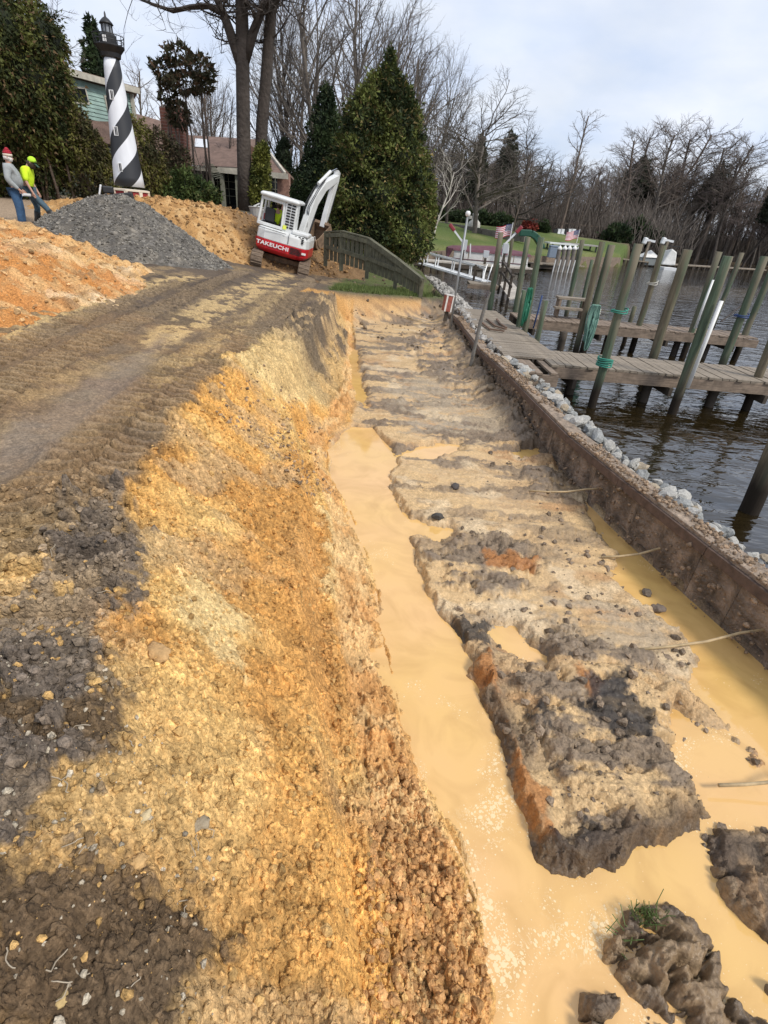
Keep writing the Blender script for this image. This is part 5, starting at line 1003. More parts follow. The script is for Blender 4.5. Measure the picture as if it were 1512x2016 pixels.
# younger worker in hi-vis shirt, one leg stretched towards the gravel
p2 = WY(74, 438, 16.5); p2[2] = gz(p2[0], p2[1]) if abs(gz(p2[0], p2[1]) - p2[2]) < .3 else p2[2]
J = joints(pelvis=(0, -.05, .90), belly=(0, -.01, 1.08), chest=(0, .04, 1.30), neck=(0, .09, 1.44), head=(0, .16, 1.51), crown=(0, .23, 1.59), shl=(-.19, .03, 1.35), ell=(-.24, .0, 1.08), wrl=(-.22, .10, .86), hal=(-.215, .13, .78), shr=(.19, .04, 1.35), elr=(.25, .04, 1.07), wrr=(.25, .14, .84), har=(.25, .17, .76),
            hil=(-.10, -.05, .86), knl=(-.13, .04, .47), anl=(-.14, -.06, .08), tol=(-.14, .10, .04), hir=(.10, -.03, .86), knr=(.14, .34, .52), anr=(.16, .62, .12), tor=(.16, .80, .12), look=(0, .75, -.6))
t, gm, (hd, cr, mid, f, upv, sdx) = person('worker in yellow green T shirt, cap and rubber boots, one leg stretched towards the gravel', tuple(p2), math.radians(-78), 1, J, {})
gm('t_shirt', ['pelvis', 'belly', 'chest', 'neck', 'shl', 'ell', 'shr', 'elr'], dict(pelvis=.03, belly=.03, chest=.03, neck=.015, shl=.04, shr=.04, ell=.03, elr=.03), YL).scale = (1, 1, 1); gm('jeans', LEG, dict(pelvis=.025, hil=.03, hir=.03, knl=.025, knr=.025, anl=.02, anr=.02), denim2)
for s in ('l', 'r'):
    a, k2, to = Vector(J['an' + s]), Vector(J['kn' + s]), Vector(J['to' + s]); MB().tube([a.lerp(k2, .72), a.lerp(k2, .3), a + (a - to).normalized() * .03, a.lerp(to, .6) , to + (to - a).normalized() * .04], [.085, .075, .06, .055, .035], 12).build('boot', bootm, t, smooth=True)
MB().lathe([(.10, -.02), (.105, .02), (.09, .08), (.04, .115), (.005, .12)], 18, tuple(mid + upv * .04)).build('cap', mat('cap_hi_vis', (.45, .75, .03), .8), t, smooth=True); MB().bar(mid + upv * .045 + f * .08, mid + upv * .03 + f * .19, .13, .014).build('cap_brim', mat('cap_green', (.03, .07, .04), .8), t); MB().bar(mid + upv * .07 + f * .075, mid + upv * .11 + f * .05, .09, .03).build('cap_panel', mat('cap_green', (.03, .07, .04)), t)
MB().lathe([(.08, -.16), (.098, -.05), (.098, .03)], 14, tuple(mid - f * .02)).build('hair', hairb, t, smooth=True)
# operator seated in the cab
J = joints(pelvis=(0, 0, .16), belly=(0, .0, .34), chest=(0, .03, .56), neck=(0, .05, .72), head=(0, .07, .80), crown=(0, .08, .90), shl=(-.19, .03, .62), ell=(-.25, .12, .38), wrl=(-.26, .33, .34), hal=(-.26, .40, .34), shr=(.19, .03, .62), elr=(.25, .12, .38), wrr=(.26, .33, .34), har=(.26, .40, .34),
            hil=(-.10, .06, .14), knl=(-.12, .46, .16), anl=(-.12, .52, -.06), tol=(-.12, .62, -.08), hir=(.10, .06, .14), knr=(.12, .46, .16), anr=(.12, .52, -.06), tor=(.12, .62, -.08))
lp_ = EM @ (Matrix.Rotation(yaw, 3, 'Z') @ Vector((-.34, -.24, 1.24))) + Vector(ex_p)
t, gm, (hd, cr, mid, f, upv, sdx) = person('operator in a hi-vis yellow vest seated in the cab of the excavator', tuple(lp_), 0, 1, J, {}); t.rotation_euler = (EM @ Matrix.Rotation(yaw, 3, 'Z')).to_euler(); t.scale = (.88, .88, .88)
gm('hi_vis_vest', ['pelvis', 'belly', 'chest', 'neck', 'shl', 'ell', 'shr', 'elr'], dict(pelvis=.02, belly=.03, chest=.035, neck=.015), YL); gm('trousers', LEG, {}, blackc); MB().lathe([(.10, 0), (.10, .04), (.07, .10), (.01, .12)], 16, tuple(mid + upv * .03)).build('hard_hat', mat('hat_tan', (.5, .45, .35), .5), t, smooth=True); MB().lathe([(.09, -.09), (.098, .03)], 14, tuple(mid - f * .015)).build('hair', hairb, t, smooth=True)

# ================================================================== LIGHTHOUSE
LHp = WY(257, 379, 20.0); 
def top_h(p, ty):
    lo, hi = p[2], p[2] + 60
    for _ in range(50):
        m_ = (lo + hi) / 2
        if PJ((p[0], p[1], m_))[1] > ty: lo = m_
        else: hi = m_
    return lo - p[2]
H = top_h(LHp, 47); lh = thing('lighthouse', 'garden lighthouse with a black and white spiral and black lantern room', 'lighthouse', tuple(LHp), (0, 0, math.radians(12)))
sp_m = bpy.data.materials.new('spiral_paint'); sp_m.use_nodes = True; n = sp_m.node_tree; b = n.nodes['Principled BSDF']; lk = n.links.new; b.inputs['Roughness'].default_value = .55
tcn = n.nodes.new('ShaderNodeTexCoord'); sx = n.nodes.new('ShaderNodeSeparateXYZ'); lk(tcn.outputs['Object'], sx.inputs[0])
at_ = n.nodes.new('ShaderNodeMath'); at_.operation = 'ARCTAN2'; lk(sx.outputs['Y'], at_.inputs[0]); lk(sx.outputs['X'], at_.inputs[1])
def mth(op, a, bv):
    q = n.nodes.new('ShaderNodeMath'); q.operation = op
    for i, v in enumerate((a, bv)):
        if v is None: continue
        if isinstance(v, (int, float)): q.inputs[i].default_value = v
        else: lk(v, q.inputs[i])
    return q.outputs[0]
ph = mth('ADD', mth('MULTIPLY', at_.outputs[0], 1 / (2 * math.pi) * 2), mth('MULTIPLY', sx.outputs['Z'], -1.0 / (H * .29)))   # two bands
fr = mth('FRACT', mth('ADD', ph, 20.02), None); ge = mth('GREATER_THAN', fr, .5)
mixn = n.nodes.new('ShaderNodeMix'); mixn.data_type = 'RGBA'; lk(ge, mixn.inputs['Factor']); mixn.inputs['A'].default_value = (.028, .03, .035, 1); mixn.inputs['B'].default_value = (.74, .76, .80, 1); tn = n.nodes.new('ShaderNodeTexNoise'); tn.inputs['Scale'].default_value = 6; tn.inputs['Detail'].default_value = 5
mr = n.nodes.new('ShaderNodeMapRange'); mr.inputs['To Min'].default_value = .82; mr.inputs['To Max'].default_value = 1.08; lk(tn.outputs['Fac'], mr.inputs['Value']); vs_ = n.nodes.new('ShaderNodeVectorMath'); vs_.operation = 'SCALE'; lk(mixn.outputs['Result'], vs_.inputs[0]); lk(mr.outputs[0], vs_.inputs['Scale']); lk(vs_.outputs[0], b.inputs['Base Color'])
z0, z1 = .04 * H, .815 * H; r0, r1 = .47, .225; N = 12
prof = [(r0 + (r1 - r0) * f, z0 + (z1 - z0) * f) for f in np.linspace(0, 1, 14)]; tower = MB().lathe(prof, 48).build('tower', sp_m, lh, smooth=True); tower.data.polygons.foreach_set('use_smooth', [len(f.vertices) == 4 for f in tower.data.polygons])
lb = mat('lantern_black', (.014, .014, .016), .5); whp = mat('window_white', (.75, .75, .75), .5); redp = mat('brick_red', (.30, .03, .03), .7); crm = mat('cream_trim', (.68, .60, .48), .7)
MB().lathe([(.58, -1.1), (.58, .02)], 8).build('plinth', redp, lh); MB().lathe([(.62, 0), (.62, .05), (.52, .065)], 8, (0, 0, .03)).build('plinth_cap', crm, lh)
for k in range(8): a = math.radians(22.5 * 2 * k); MB().box((.575 * math.cos(a), .575 * math.sin(a), -.16), (.06, .11, .38), Matrix.Rotation(a, 3, 'Z')).build('pilaster', crm, lh)
def zr(z): return r0 + (r1 - r0) * (z - z0) / (z1 - z0)
for zz in (.16 * H, .385 * H, .60 * H):
    a = math.radians(-90 - 14); r = zr(zz) + .004; Rz = Matrix.Rotation(a, 3, 'Z'); c = Rz @ Vector((r, 0, zz)); wf = MB().box(c, (.03, .13, .24), Rz).build('window', whp, lh); MB().box(Rz @ Vector((r + .016, .0, zz)), (.008, .035, .20), Rz).build('pane', DG, wf); MB().box(Rz @ Vector((r + .016, .045, zz)), (.008, .02, .20), Rz).build('pane', DG, wf)
MB().lathe([(.235, z1 - .01), (.28, z1 + .02), (.30, z1 + .12), (.40, z1 + .24), (.42, z1 + .27), (.42, z1 + .30)], 16).build('gallery', lb, lh)
for k in range(16): a = 2 * math.pi * k / 16; MB().bar((.40 * math.cos(a), .40 * math.sin(a), z1 + .28), (.43 * math.cos(a), .43 * math.sin(a), z1 + .52), .012, .012).build('railing_post', lb, lh)
MB().tube([(.43 * math.cos(a), .43 * math.sin(a), z1 + .52) for a in np.linspace(0, 6.283, 33)], .012, 5).tube([(.415 * math.cos(a), .415 * math.sin(a), z1 + .40) for a in np.linspace(0, 6.283, 33)], .01, 5).build('railing', lb, lh)
hz = H - z1 ; MB().lathe([(.24, z1 + .28), (.24, z1 + .29), (.235, z1 + .52), (.20, z1 + .56)], 12).build('watch_room', lb, lh); lw = MB().box((-.05, -.235, z1 + .42), (.10, .02, .15)).build('window', whp, lh)
MB().lathe([(.19, 0), (.17, .04)], 12, (0, 0, z1 + .55)).build('lantern_floor', lb, lh); MB().lathe([(.135, 0), (.135, .19)], 10, (0, 0, z1 + .58)).build('lantern_glass', mat('lantern_glass', (.25, .27, .30), .1), lh)
for k in range(8): a = 2 * math.pi * k / 8; MB().bar((.15 * math.cos(a), .15 * math.sin(a), z1 + .57), (.15 * math.cos(a), .15 * math.sin(a), z1 + .79), .02, .02).build('glazing_bar', lb, lh)
MB().lathe([(.20, 0), (.17, .05), (.09, .13), (.03, .17), (.025, .25), (.004, .30)], 14, (0, 0, z1 + .78)).build('roof', lb, lh, smooth=True)
# black trailer with a white plate left of the tower
p = WY(208, 384, 18.6); tr = thing('utility_trailer', 'black parked machine with a white number plate left of the lighthouse base', 'trailer', (p[0], p[1], p[2] - .55), (0, 0, .4)); MB().box((.35, 0, .45), (.95, .5, .34), Matrix.Rotation(-.18, 3, 'Y')).box((.1, 0, .7), (.3, .4, .2)).box((.7, 0, .2), (.5, .5, .3)).build('body', BK, tr, bevel=.04)
MB().box((-.14, -.1, .62), (.05, .22, .42), Matrix.Rotation(.3, 3, 'Y')).build('plate', whp, tr, bevel=.02); MB().box((-.17, -.1, .55), (.02, .10, .15), Matrix.Rotation(.3, 3, 'Y')).build('plate_mark', BK, tr)
for y in (-.28, .28): MB().tube([(.6, y - .05, .15), (.6, y + .05, .15)], .2, 16).build('wheel', BK, tr)
# ================================================================== TREES
bark = mat('bark_grey', (.14, .118, .098), .95, bump=(9, .8, .05), var=(2.2, .3)); bark2 = mat('bark_brown', (.15, .115, .09), .95, bump=(9, .8, .05), var=(2.2, .3)); barkd = mat('bark_dark', (.06, .048, .04), .95, bump=(9, .9, .06), var=(2.2, .35)); barkw = mat('bark_pale', (.50, .46, .40), .85, bump=(9, .5, .03), var=(1.5, .35)); barkt = mat('twig_mauve', (.19, .15, .135), .95)
def segs_mesh(name, S, sides, m):
    S = np.array(S, float); p0, p1, ra, rb = S[:, :3], S[:, 3:6], S[:, 6], S[:, 7]; d = p1 - p0; d /= np.linalg.norm(d, axis=1, keepdims=True) + 1e-9
    ref = np.where(np.abs(d[:, 2:3]) < .9, np.array([[0, 0, 1.0]]), np.array([[1.0, 0, 0]])); x = np.cross(d, ref); x /= np.linalg.norm(x, axis=1, keepdims=True); y = np.cross(d, x)
    a = np.arange(sides) * 2 * math.pi / sides; ca, sa = np.cos(a)[None, :, None], np.sin(a)[None, :, None]; e = .012 * 0
    A = p0[:, None] + (x[:, None] * ca + y[:, None] * sa) * ra[:, None, None]; B = p1[:, None] + (x[:, None] * ca + y[:, None] * sa) * rb[:, None, None]
    V = np.concatenate([A, B], 1).reshape(-1, 3); j = np.arange(sides); Fq = np.stack([j, (j + 1) % sides, (j + 1) % sides + sides, j + sides], 1); Fc = (Fq[None] + (np.arange(len(S)) * 2 * sides)[:, None, None]).reshape(-1, 4)
    me = mesh_np(name, V, Fc); me.materials.append(m); return me
def tree_segs(seed, H, r0, style):
    R = random.Random(seed); segs = [[], []]
    def br(p, d, Ln, r, lev, wob, trop, kids, maxl):
        n = {0: 9, 1: 6, 2: 4}.get(lev, 3); st = Ln / n; pts = [(p.copy(), r, d.copy())]
        for i in range(n):
            d = (d + Vector((R.gauss(0, wob), R.gauss(0, wob), R.gauss(0, wob * .5) + trop))).normalized(); q = p + d * st; f = (i + 1) / n; r2 = r * (1 - f * (.72 if lev else .62)); rp_ = pts[-1][1]
            segs[0 if lev <= 1 else 1].append((*p, *q, rp_, r2)); p = q; pts.append((p.copy(), r2, d.copy()))
        if lev >= maxl: return
        c = kids[lev]; lo = style['start'] if lev == 0 else .22
        for k in range(c):
            f = lo + (1 - lo) * (k + R.random() * .9) / c; i = min(n - 1, int(f * n)); b, rb, dd = pts[i]; b = b.lerp(pts[i + 1][0], f * n - i)
            ax = Vector((R.gauss(0, 1), R.gauss(0, 1), R.gauss(0, .35))); ax = (ax - dd * ax.dot(dd)).normalized(); an = style['ang'][lev] * R.uniform(.7, 1.25); nd = (dd * math.cos(an) + ax * math.sin(an)).normalized()
            ll = (style['len'][lev] * H if lev == 0 else Ln * style['len'][lev]) * R.uniform(.65, 1.15) * (style['shape'](f) if lev == 0 else 1 - .45 * f)
            br(b, nd, ll, min(rb * .8, max(rb * style['rk'], style['rmin'])), lev + 1, style['wob'], style['trop'][lev], kids, maxl)
        if lev == 0 and style.get('stems'):
            pass
    for s in range(style.get('stems', 1)):
        a = s * 2.4 + R.random(); tilt = style.get('tilt', .03); d0 = Vector((math.cos(a) * tilt, math.sin(a) * tilt, 1)).normalized(); br(Vector((math.cos(a) * .1 * (style.get('stems', 1) > 1), math.sin(a) * .1, -.3)), d0, H * R.uniform(.85, 1), r0 * (1 if s == 0 else .8), 0, style['wob'] * .35, .02, style['kids'], style.get('max', 3))
    return segs
TALL = dict(start=.36, ang=[.9, .75, .75], len=[.34, .52, .46], shape=lambda f: 1.15 - .7 * f, rk=.42, rmin=.022, wob=.17, trop=[.04, .01, .0], kids=[18, 8, 6], max=3)
VASE = dict(start=.14, ang=[.5, .6, .7], len=[.66, .5, .45], shape=lambda f: 1.2 - .75 * f, rk=.5, rmin=.017, wob=.14, trop=[.06, .02, .0], kids=[20, 11, 9], max=3, stems=2, tilt=.10)
OAK = dict(start=.20, ang=[1.05, .8, .75], len=[.68, .55, .48], shape=lambda f: 1.15 - .45 * f, rk=.55, rmin=.030, wob=.18, trop=[.03, .02, .02], kids=[20, 12, 11], max=3)
CYP = dict(start=.42, ang=[1.0, .75, .7], len=[.27, .5, .45], shape=lambda f: .75 + .5 * f - .6 * f ** 3, rk=.35, rmin=.024, wob=.17, trop=[.02, .0, .0], kids=[34, 11, 8], max=3)
SLIM = dict(start=.3, ang=[.5, .6, .6], len=[.26, .45, .4], shape=lambda f: 1.1 - .6 * f, rk=.4, rmin=.016, wob=.16, trop=[.05, .02, .0], kids=[16, 8, 6], max=3)
PRO = {}
def proto(nm, seed, H, r0, style, m, tw=None):
    s = tree_segs(seed, H, r0, style); PRO[nm] = (segs_mesh('trunk', s[0], 7, m), segs_mesh('crown', s[1], 3, tw or m), max(q[5] for q in s[0] + s[1]))
for i in range(5): proto('tall%d' % i, 10 + i, 16, .24, TALL, (bark, bark2, barkd)[i % 3], (barkt, bark, bark2)[i % 3])
for i in range(3): proto('vase%d' % i, 30 + i, 16, .26, VASE, (bark, bark2, barkd)[i], bark)
for i in range(2): proto('oak%d' % i, 40 + i, 14, .34, OAK, (bark, barkd)[i], (bark, barkd)[i])
for i in range(3): proto('cyp%d' % i, 50 + i, 18, .27, CYP, (bark2, barkd, bark)[i], (bark, barkt, bark2)[i])
for i in range(3): proto('slim%d' % i, 60 + i, 12, .11, SLIM, (bark, bark2, barkd)[i], (bark, barkt, barkd)[i])
proto('white', 71, 12, .2, dict(OAK, start=.25, trop=[.12, .04, .03], kids=[8, 6, 4]), barkw, barkw)
def solve_x(px, Y):
    x = WY(px, 450, Y)[0]
    for _ in range(6): z = gz(x, Y); x = WY(px, PJ((x, Y, z))[1], Y)[0]
    return x, max(gz(x, Y), 0)
TREES = []
def tree(pr, px, Y, top, label, nm='bare_tree', rz=None, group=None, wid=1.0, cat='tree', lean=0):
    x, z = solve_x(px, Y); h = top_h((x, Y, z), top); k = h / PRO[pr][2]; R = random.Random(int(px * 3 + Y)); o = thing(nm, label, cat, (x, Y, z - .1), (0, lean, R.uniform(0, 6.28) if rz is None else rz), group)
    o.scale = (k * wid, k * wid, k); link('trunk', PRO[pr][0], None, o); link('crown', PRO[pr][1], None, o); return o
# --- the far wood
g1 = 'bare trees of the dense wood across the water'; R = random.Random(5); cnt = 0
cols = ['tall0', 'tall1', 'tall2', 'tall3', 'tall4', 'cyp0', 'cyp1', 'slim0', 'slim2']
def woodtop(px): return np.interp(px, [820, 900, 1000, 1100, 1180, 1260, 1350, 1430, 1470, 1600, 2000], [255, 290, 300, 318, 325, 320, 330, 345, 350, 330, 300])
for row, (Y0, n, sp) in enumerate([(96, 58, (840, 1620)), (108, 60, (830, 1640)), (122, 60, (820, 1660)), (138, 60, (820, 1700))]):
    for i in range(n):
        px = sp[0] + (sp[1] - sp[0]) * (i + R.random()) / n; Y = Y0 + R.uniform(-5, 6)
        if px > 1200: Y = max(Y, 122 + row * 9 + R.uniform(-3, 3))
        zn = 0 if px < 1000 else 1 if px < 1190 else 2 if px < 1420 else 3; dp = ('front', 'second', 'third', 'rear')[row]; tree(R.choice(cols), px, Y, woodtop(px) + R.uniform(-22, 34) + (28 if row == 0 else 0), 'bare tree in the %s rank of the wood, %s' % (dp, ('behind the large spreading tree', 'above the lawn and flags', 'among the feet of the cypresses', 'at the right edge')[zn]), group='wood trees, %s rank, %s' % (dp, ('left part', 'lawn part', 'cypress part', 'right end')[zn]), wid=R.uniform(1.0, 1.45))
for i in range(9): tree(R.choice(cols), 1640 + i * 90, 100 - i * 4, 300, 'bare grey brown tree among the dense wood across the water', group=g1)
# --- named trees of the far shore
tree('tall1', 1100, 92, 207, 'tall dark slender tree standing clear of the wood, left of the cypress group', wid=.95)
cyl_ = ['leftmost', 'second', 'third', 'fourth', 'fifth', 'sixth', 'seventh', 'eighth', 'ninth']
for i, (px, tp) in enumerate([(1205, 245), (1238, 225), (1262, 215), (1292, 220), (1322, 228), (1352, 246), (1375, 250), (1400, 270), (1425, 290)]):
    tree('cyp%d' % (i % 3), px - (0 if i < 3 else 6), 116 + (i * 7) % 12, tp + 4, '%s from the left of the tall bald cypresses rising above the wood at the right' % cyl_[i], group='tall bald cypresses on the far bank', wid=1.15)
tree('oak0', 935, 66, 128, 'large spreading bare tree with long side limbs behind the lawn', wid=1.25, rz=2.0)
tree('oak1', 1010, 76, 205, 'bare tree right of the large spreading tree, behind the lawn', wid=1.1, rz=4.0)
tree('oak1', 880, 78, 175, 'bare tree between the big cedar and the large spreading tree', wid=.9)
tree('white', 848, 52, 255, 'pale barked sycamore leaning out beside the big cedar', wid=1.0, rz=.5, lean=.25)
tree('slim1', 1003, 62, 300, 'thin pale forked sapling on the lawn near the flag')
# --- tall trees behind the cedars and the house
for i, (pr, px, Y, tp, wd, lab) in enumerate([('vase0', 650, 46, -140, 1.15, 'tallest many stemmed bare tree, rising behind the dark cedar'), ('vase1', 760, 50, -60, 1.15, 'many stemmed bare tree rising behind the tallest cedar'), ('vase2', 575, 50, -90, .8, 'bare tree right of the twin trunks, behind the house'),
        ('tall3', 700, 58, -60, 1, 'straight bare tree between the two many stemmed ones'), ('vase0', 835, 64, 60, .9, 'bare tree whose crown slopes down to the right of the tallest cedar'), ('tall2', 800, 75, 60, 1, 'thin bare tree farther back behind the tallest cedar'),
        ('tall4', 600, 62, 10, 1, 'straight slim tree behind the smaller cedar'), ('vase1', 420, 47, 60, .8, 'bare tree whose boughs arch over the house roof'), ('tall0', 300, 52, 105, 1, 'hazy bare tree behind the dormer of the house'), ('slim1', 395, 44, 150, 1.2, 'slim bare tree behind the brick chimney'),
        ('tall1', 340, 60, 130, 1, 'bare tree behind the chimney, farther back'), ('oak0', 105, 34, -140, 1.1, 'dark bare tree with a long bough reaching right at the top left corner'), ('tall2', 30, 40, -60, 1, 'bare tree behind the ivy covered tree at the far left'), ('tall4', 245, 60, 120, 1, 'bare tree just right of the lighthouse, far behind'), ('tall3', 160, 48, 20, 1, 'bare tree left of the lighthouse, behind the house'),
        ('tall0', -90, 36, -40, 1, 'bare tree outside the left edge of the house'), ('slim2', 455, 36, 150, 1.1, 'thin dark tree with crossing boughs in front of the house porch'), ('slim0', 408, 33, 225, .9, 'dark bare sapling in front of the porch roof')]):
    tree(pr, px, Y, tp, lab, wid=wd)
R = random.Random(8)
for i in range(34): tree(R.choice(cols), 250 + i * 18 + R.uniform(-8, 8), R.uniform(78, 110), 215 + R.uniform(-35, 60) + max(0, (560 - 250 - i * 18)) * .0, 'far bare tree seen between the boughs behind the house and cedars', group='far bare trees behind the house and cedars')
# --- twin trunks in front of the house, guided limbs
def limb(pts, rs, Y, dY=0):
    P = [Vector(WY(p[0], p[1], Y + (p[2] if len(p) > 2 else 0))) for p in pts]; return P, rs
def twiggy(P, r, R, n, L, out, depth=2):
    for k in range(n):
        f = R.uniform(.15, 1) * (len(P) - 1); i = min(len(P) - 2, int(f)); b = P[i].lerp(P[i + 1], f - i); d = Vector((R.gauss(0, 1), R.gauss(0, 1), R.gauss(.35, .6))).normalized(); l = L * R.uniform(.5, 1.2); q = [b]; 
        for s in range(4): d = (d + Vector((R.gauss(0, .22), R.gauss(0, .22), R.gauss(.06, .15)))).normalized(); q.append(q[-1] + d * l / 4); out.append((*q[-2], *q[-1], r * (1 - s * .2), r * (1 - (s + 1) * .2)))
        if depth: twiggy(q, r * .5, R, 5, L * .5, out, depth - 1)
def guided(name, label, Y, limbs, m, tw, base_r=1, cat='tree'):
    t = thing(name, label, cat, tuple(limbs[0][0][0])); o0 = t.location.copy(); mb = MB(); R = random.Random(3)
    sg = []
    for P, rs in limbs:
        Q = [p - o0 for p in P]; mb.tube(Q, rs, 12); twiggy(Q[len(Q) // 2 - 1:], min(rs[-1] * .8, .05), R, tw, 2.6, sg)
    mb.build('trunk', m, t, smooth=True); link('crown', segs_mesh('crown', sg, 3, m), None, t); return t
guided('twin_tree', 'left one of the twin dark trunks, straight, with a bough reaching far left', 26.5,
    [limb([(484, 415), (481, 330), (479, 240), (478, 150), (477, 60), (474, -40), (470, -160), (465, -320)], [.37, .31, .29, .28, .26, .22, .18, .1], 26.5), limb([(478, 135), (462, 90), (450, 55), (438, 22), (428, 0), (415, -40)], [.24, .20, .18, .15, .10, .06], 26.5), limb([(440, 26), (410, 12), (375, 14), (340, 22), (300, 8), (262, -6)], [.13, .10, .085, .07, .05, .02], 26.5), limb([(482, 120), (500, 60), (520, 10), (540, -40)], [.2, .17, .14, .08], 26.5)], barkd, 16)
guided('twin_tree', 'right one of the twin dark trunks, leaning slightly right, ivy round its foot', 27,
    [limb([(513, 415), (513, 320), (516, 240), (524, 150), (531, 60), (538, -30), (548, -200), (560, -380)], [.31, .27, .26, .24, .23, .2, .15, .1], 27.2), limb([(534, 20), (560, -40), (590, -100)], [.17, .12, .06], 27.2)], barkd, 14)
# --- foliage
leafm = attr_mat('leaf', .75, (), .25, trans=.15)
def foliage(name, blobs, n, size, pal, seed, parent=None, elong=1.6, droop=0.0, shell=.72):
    """blobs: (centre, radii); leaves are little quads through the outer part of each"""
    R = np.random.default_rng(seed); vol = np.array([b[1][0] * b[1][2] for b in blobs]) ** .9; cnt = (n * vol / vol.sum()).astype(int); P = []; O = []
    for (c, r), k in zip(blobs, cnt):
        d = R.normal(size=(k, 3)); d /= np.linalg.norm(d, axis=1, keepdims=True); a = fbm(d[:, 0] * 2.2 + c[0] + 9, d[:, 2] * 2.2 + d[:, 1] * 1.7 + c[2], 4, seed, .6); f = (shell + (1 - shell) * R.uniform(0, 1, k) ** .5) * (.40 + 1.2 * a) * np.where(R.uniform(0, 1, k) < .06, R.uniform(1, 1.35, k), 1)
        P.append(np.array(c) + d * np.array(r) * f[:, None]); O.append(d)
    P = np.concatenate(P); O = np.concatenate(O); m = len(P); lit = fbm(P[:, 0] * 1.6 + P[:, 1], P[:, 2] * 1.6 - P[:, 1] * .7, 4, seed + 5, .6); 
    c = C(*pal[0])[None] + (C(*pal[1]) - C(*pal[0]))[None] * ss(.40, .58, lit)[:, None]; c = c * R.uniform(.65, 1.35, (m, 1)); sp_ = R.uniform(0, 1, m) < (pal[3] if len(pal) > 3 else .05); c[sp_] = C(*pal[2]) * R.uniform(.7, 1.3, (sp_.sum(), 1))  # clump noise paints lit and dark patches into the leaf colour
    u = O + R.normal(0, .7, (m, 3)) + np.array([0, 0, -droop]); u /= np.linalg.norm(u, axis=1, keepdims=True); v = np.cross(u, R.normal(size=(m, 3))); v /= np.linalg.norm(v, axis=1, keepdims=True); s = size * R.uniform(.6, 1.4, (m, 1))
    V = np.stack([P - v * s * .5, P + u * s * elong * .6 - v * s * .12, P + u * s * elong, P + v * s * .5], 1).reshape(-1, 3); Fc = np.arange(m * 4).reshape(-1, 4); me = mesh_np(name, V, Fc, np.repeat(np.concatenate([c, np.ones((m, 1))], 1), 4, 0), smooth=False); me.materials.append(leafm); return link(name, me, None, parent)
def cone_blobs(h, r, n, seed, base=.0, pw=.8):
    R = random.Random(seed); B = []
    for i in range(n):
        f = (i + R.random()) / n; z = h * (base + (1 - base) * f); rr_ = r * (1 - f) ** pw * R.uniform(.75, 1.05) + .1; a = i * 2.4 + R.random(); k = max(.22, .52 * (1 - f) ** .5) * r * .62; B.append(((math.cos(a) * max(rr_ - k * .6, 0), math.sin(a) * max(rr_ - k * .6, 0), z + k * .3), (k, k, k * 1.25)))
    return B
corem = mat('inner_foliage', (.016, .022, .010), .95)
def conifer(label, px, base, Y, top, wpx, n, pal, seed, pw=.8, nm='cedar_tree', size=.09, base_z=None, nb=70):
    b = WY(px, base, Y); h = top_h(b, top) ; r = wpx / 2 / F * (.867 * Y + .5 * 1.0); t = thing(nm, label, 'tree', tuple(b)); MB().tube([(0, 0, -.6), (0, 0, h * .5), (0, 0, h * .96)], [.2, .12, .02], 8).build('trunk', barkd, t)
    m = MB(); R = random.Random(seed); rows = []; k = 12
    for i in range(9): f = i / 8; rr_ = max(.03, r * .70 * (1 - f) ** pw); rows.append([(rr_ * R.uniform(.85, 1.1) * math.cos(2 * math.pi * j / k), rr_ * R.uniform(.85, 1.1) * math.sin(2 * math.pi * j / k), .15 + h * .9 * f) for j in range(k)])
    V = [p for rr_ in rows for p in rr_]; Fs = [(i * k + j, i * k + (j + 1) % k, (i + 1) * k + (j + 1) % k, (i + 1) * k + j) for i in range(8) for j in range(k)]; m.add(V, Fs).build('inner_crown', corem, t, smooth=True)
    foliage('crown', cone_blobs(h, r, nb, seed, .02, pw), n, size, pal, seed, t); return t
CEDAR = ((.028, .042, .014), (.125, .145, .036), (.20, .15, .06), .10); DARKC = ((.018, .032, .014), (.045, .070, .026), (.08, .09, .04), .05)
conifer('smaller darker cedar just left of the largest one', 638, 466, 30, 182, 148, 32000, DARKC, 4, .75, size=.085)
conifer('dark spire shaped conifer behind the lighthouse lantern', 222, 330, 38, 48, 110, 14000, DARKC, 5, .8, size=.13, nb=46)
conifer('small round topped pine between the house and the smaller cedar', 560, 400, 46, 278, 46, 6000, ((.03, .045, .025), (.06, .08, .04), (.08, .08, .05)), 6, .5, size=.14, nb=30)
for i, (px, base, Y, top, wpx, lab) in enumerate([(985, 400, 100, 262, 52, 'dark pine crown inside the wood behind the large spreading tree'), (930, 395, 96, 270, 46, 'dark pine crown left of the large spreading tree'), (1245, 400, 128, 312, 70, 'dark rounded pine at the left foot of the cypress group'), (1395, 415, 128, 328, 76, 'dark rounded pine under the right end of the cypress group'), (1520, 440, 118, 322, 60, 'dark pine cut by the right edge of the picture')]):
    t = conifer(lab, px, base, Y, top, wpx, 5000, ((.028, .036, .024), (.05, .06, .035), (.07, .06, .04)), 20 + i, .45, 'pine_tree', .28, nb=26)
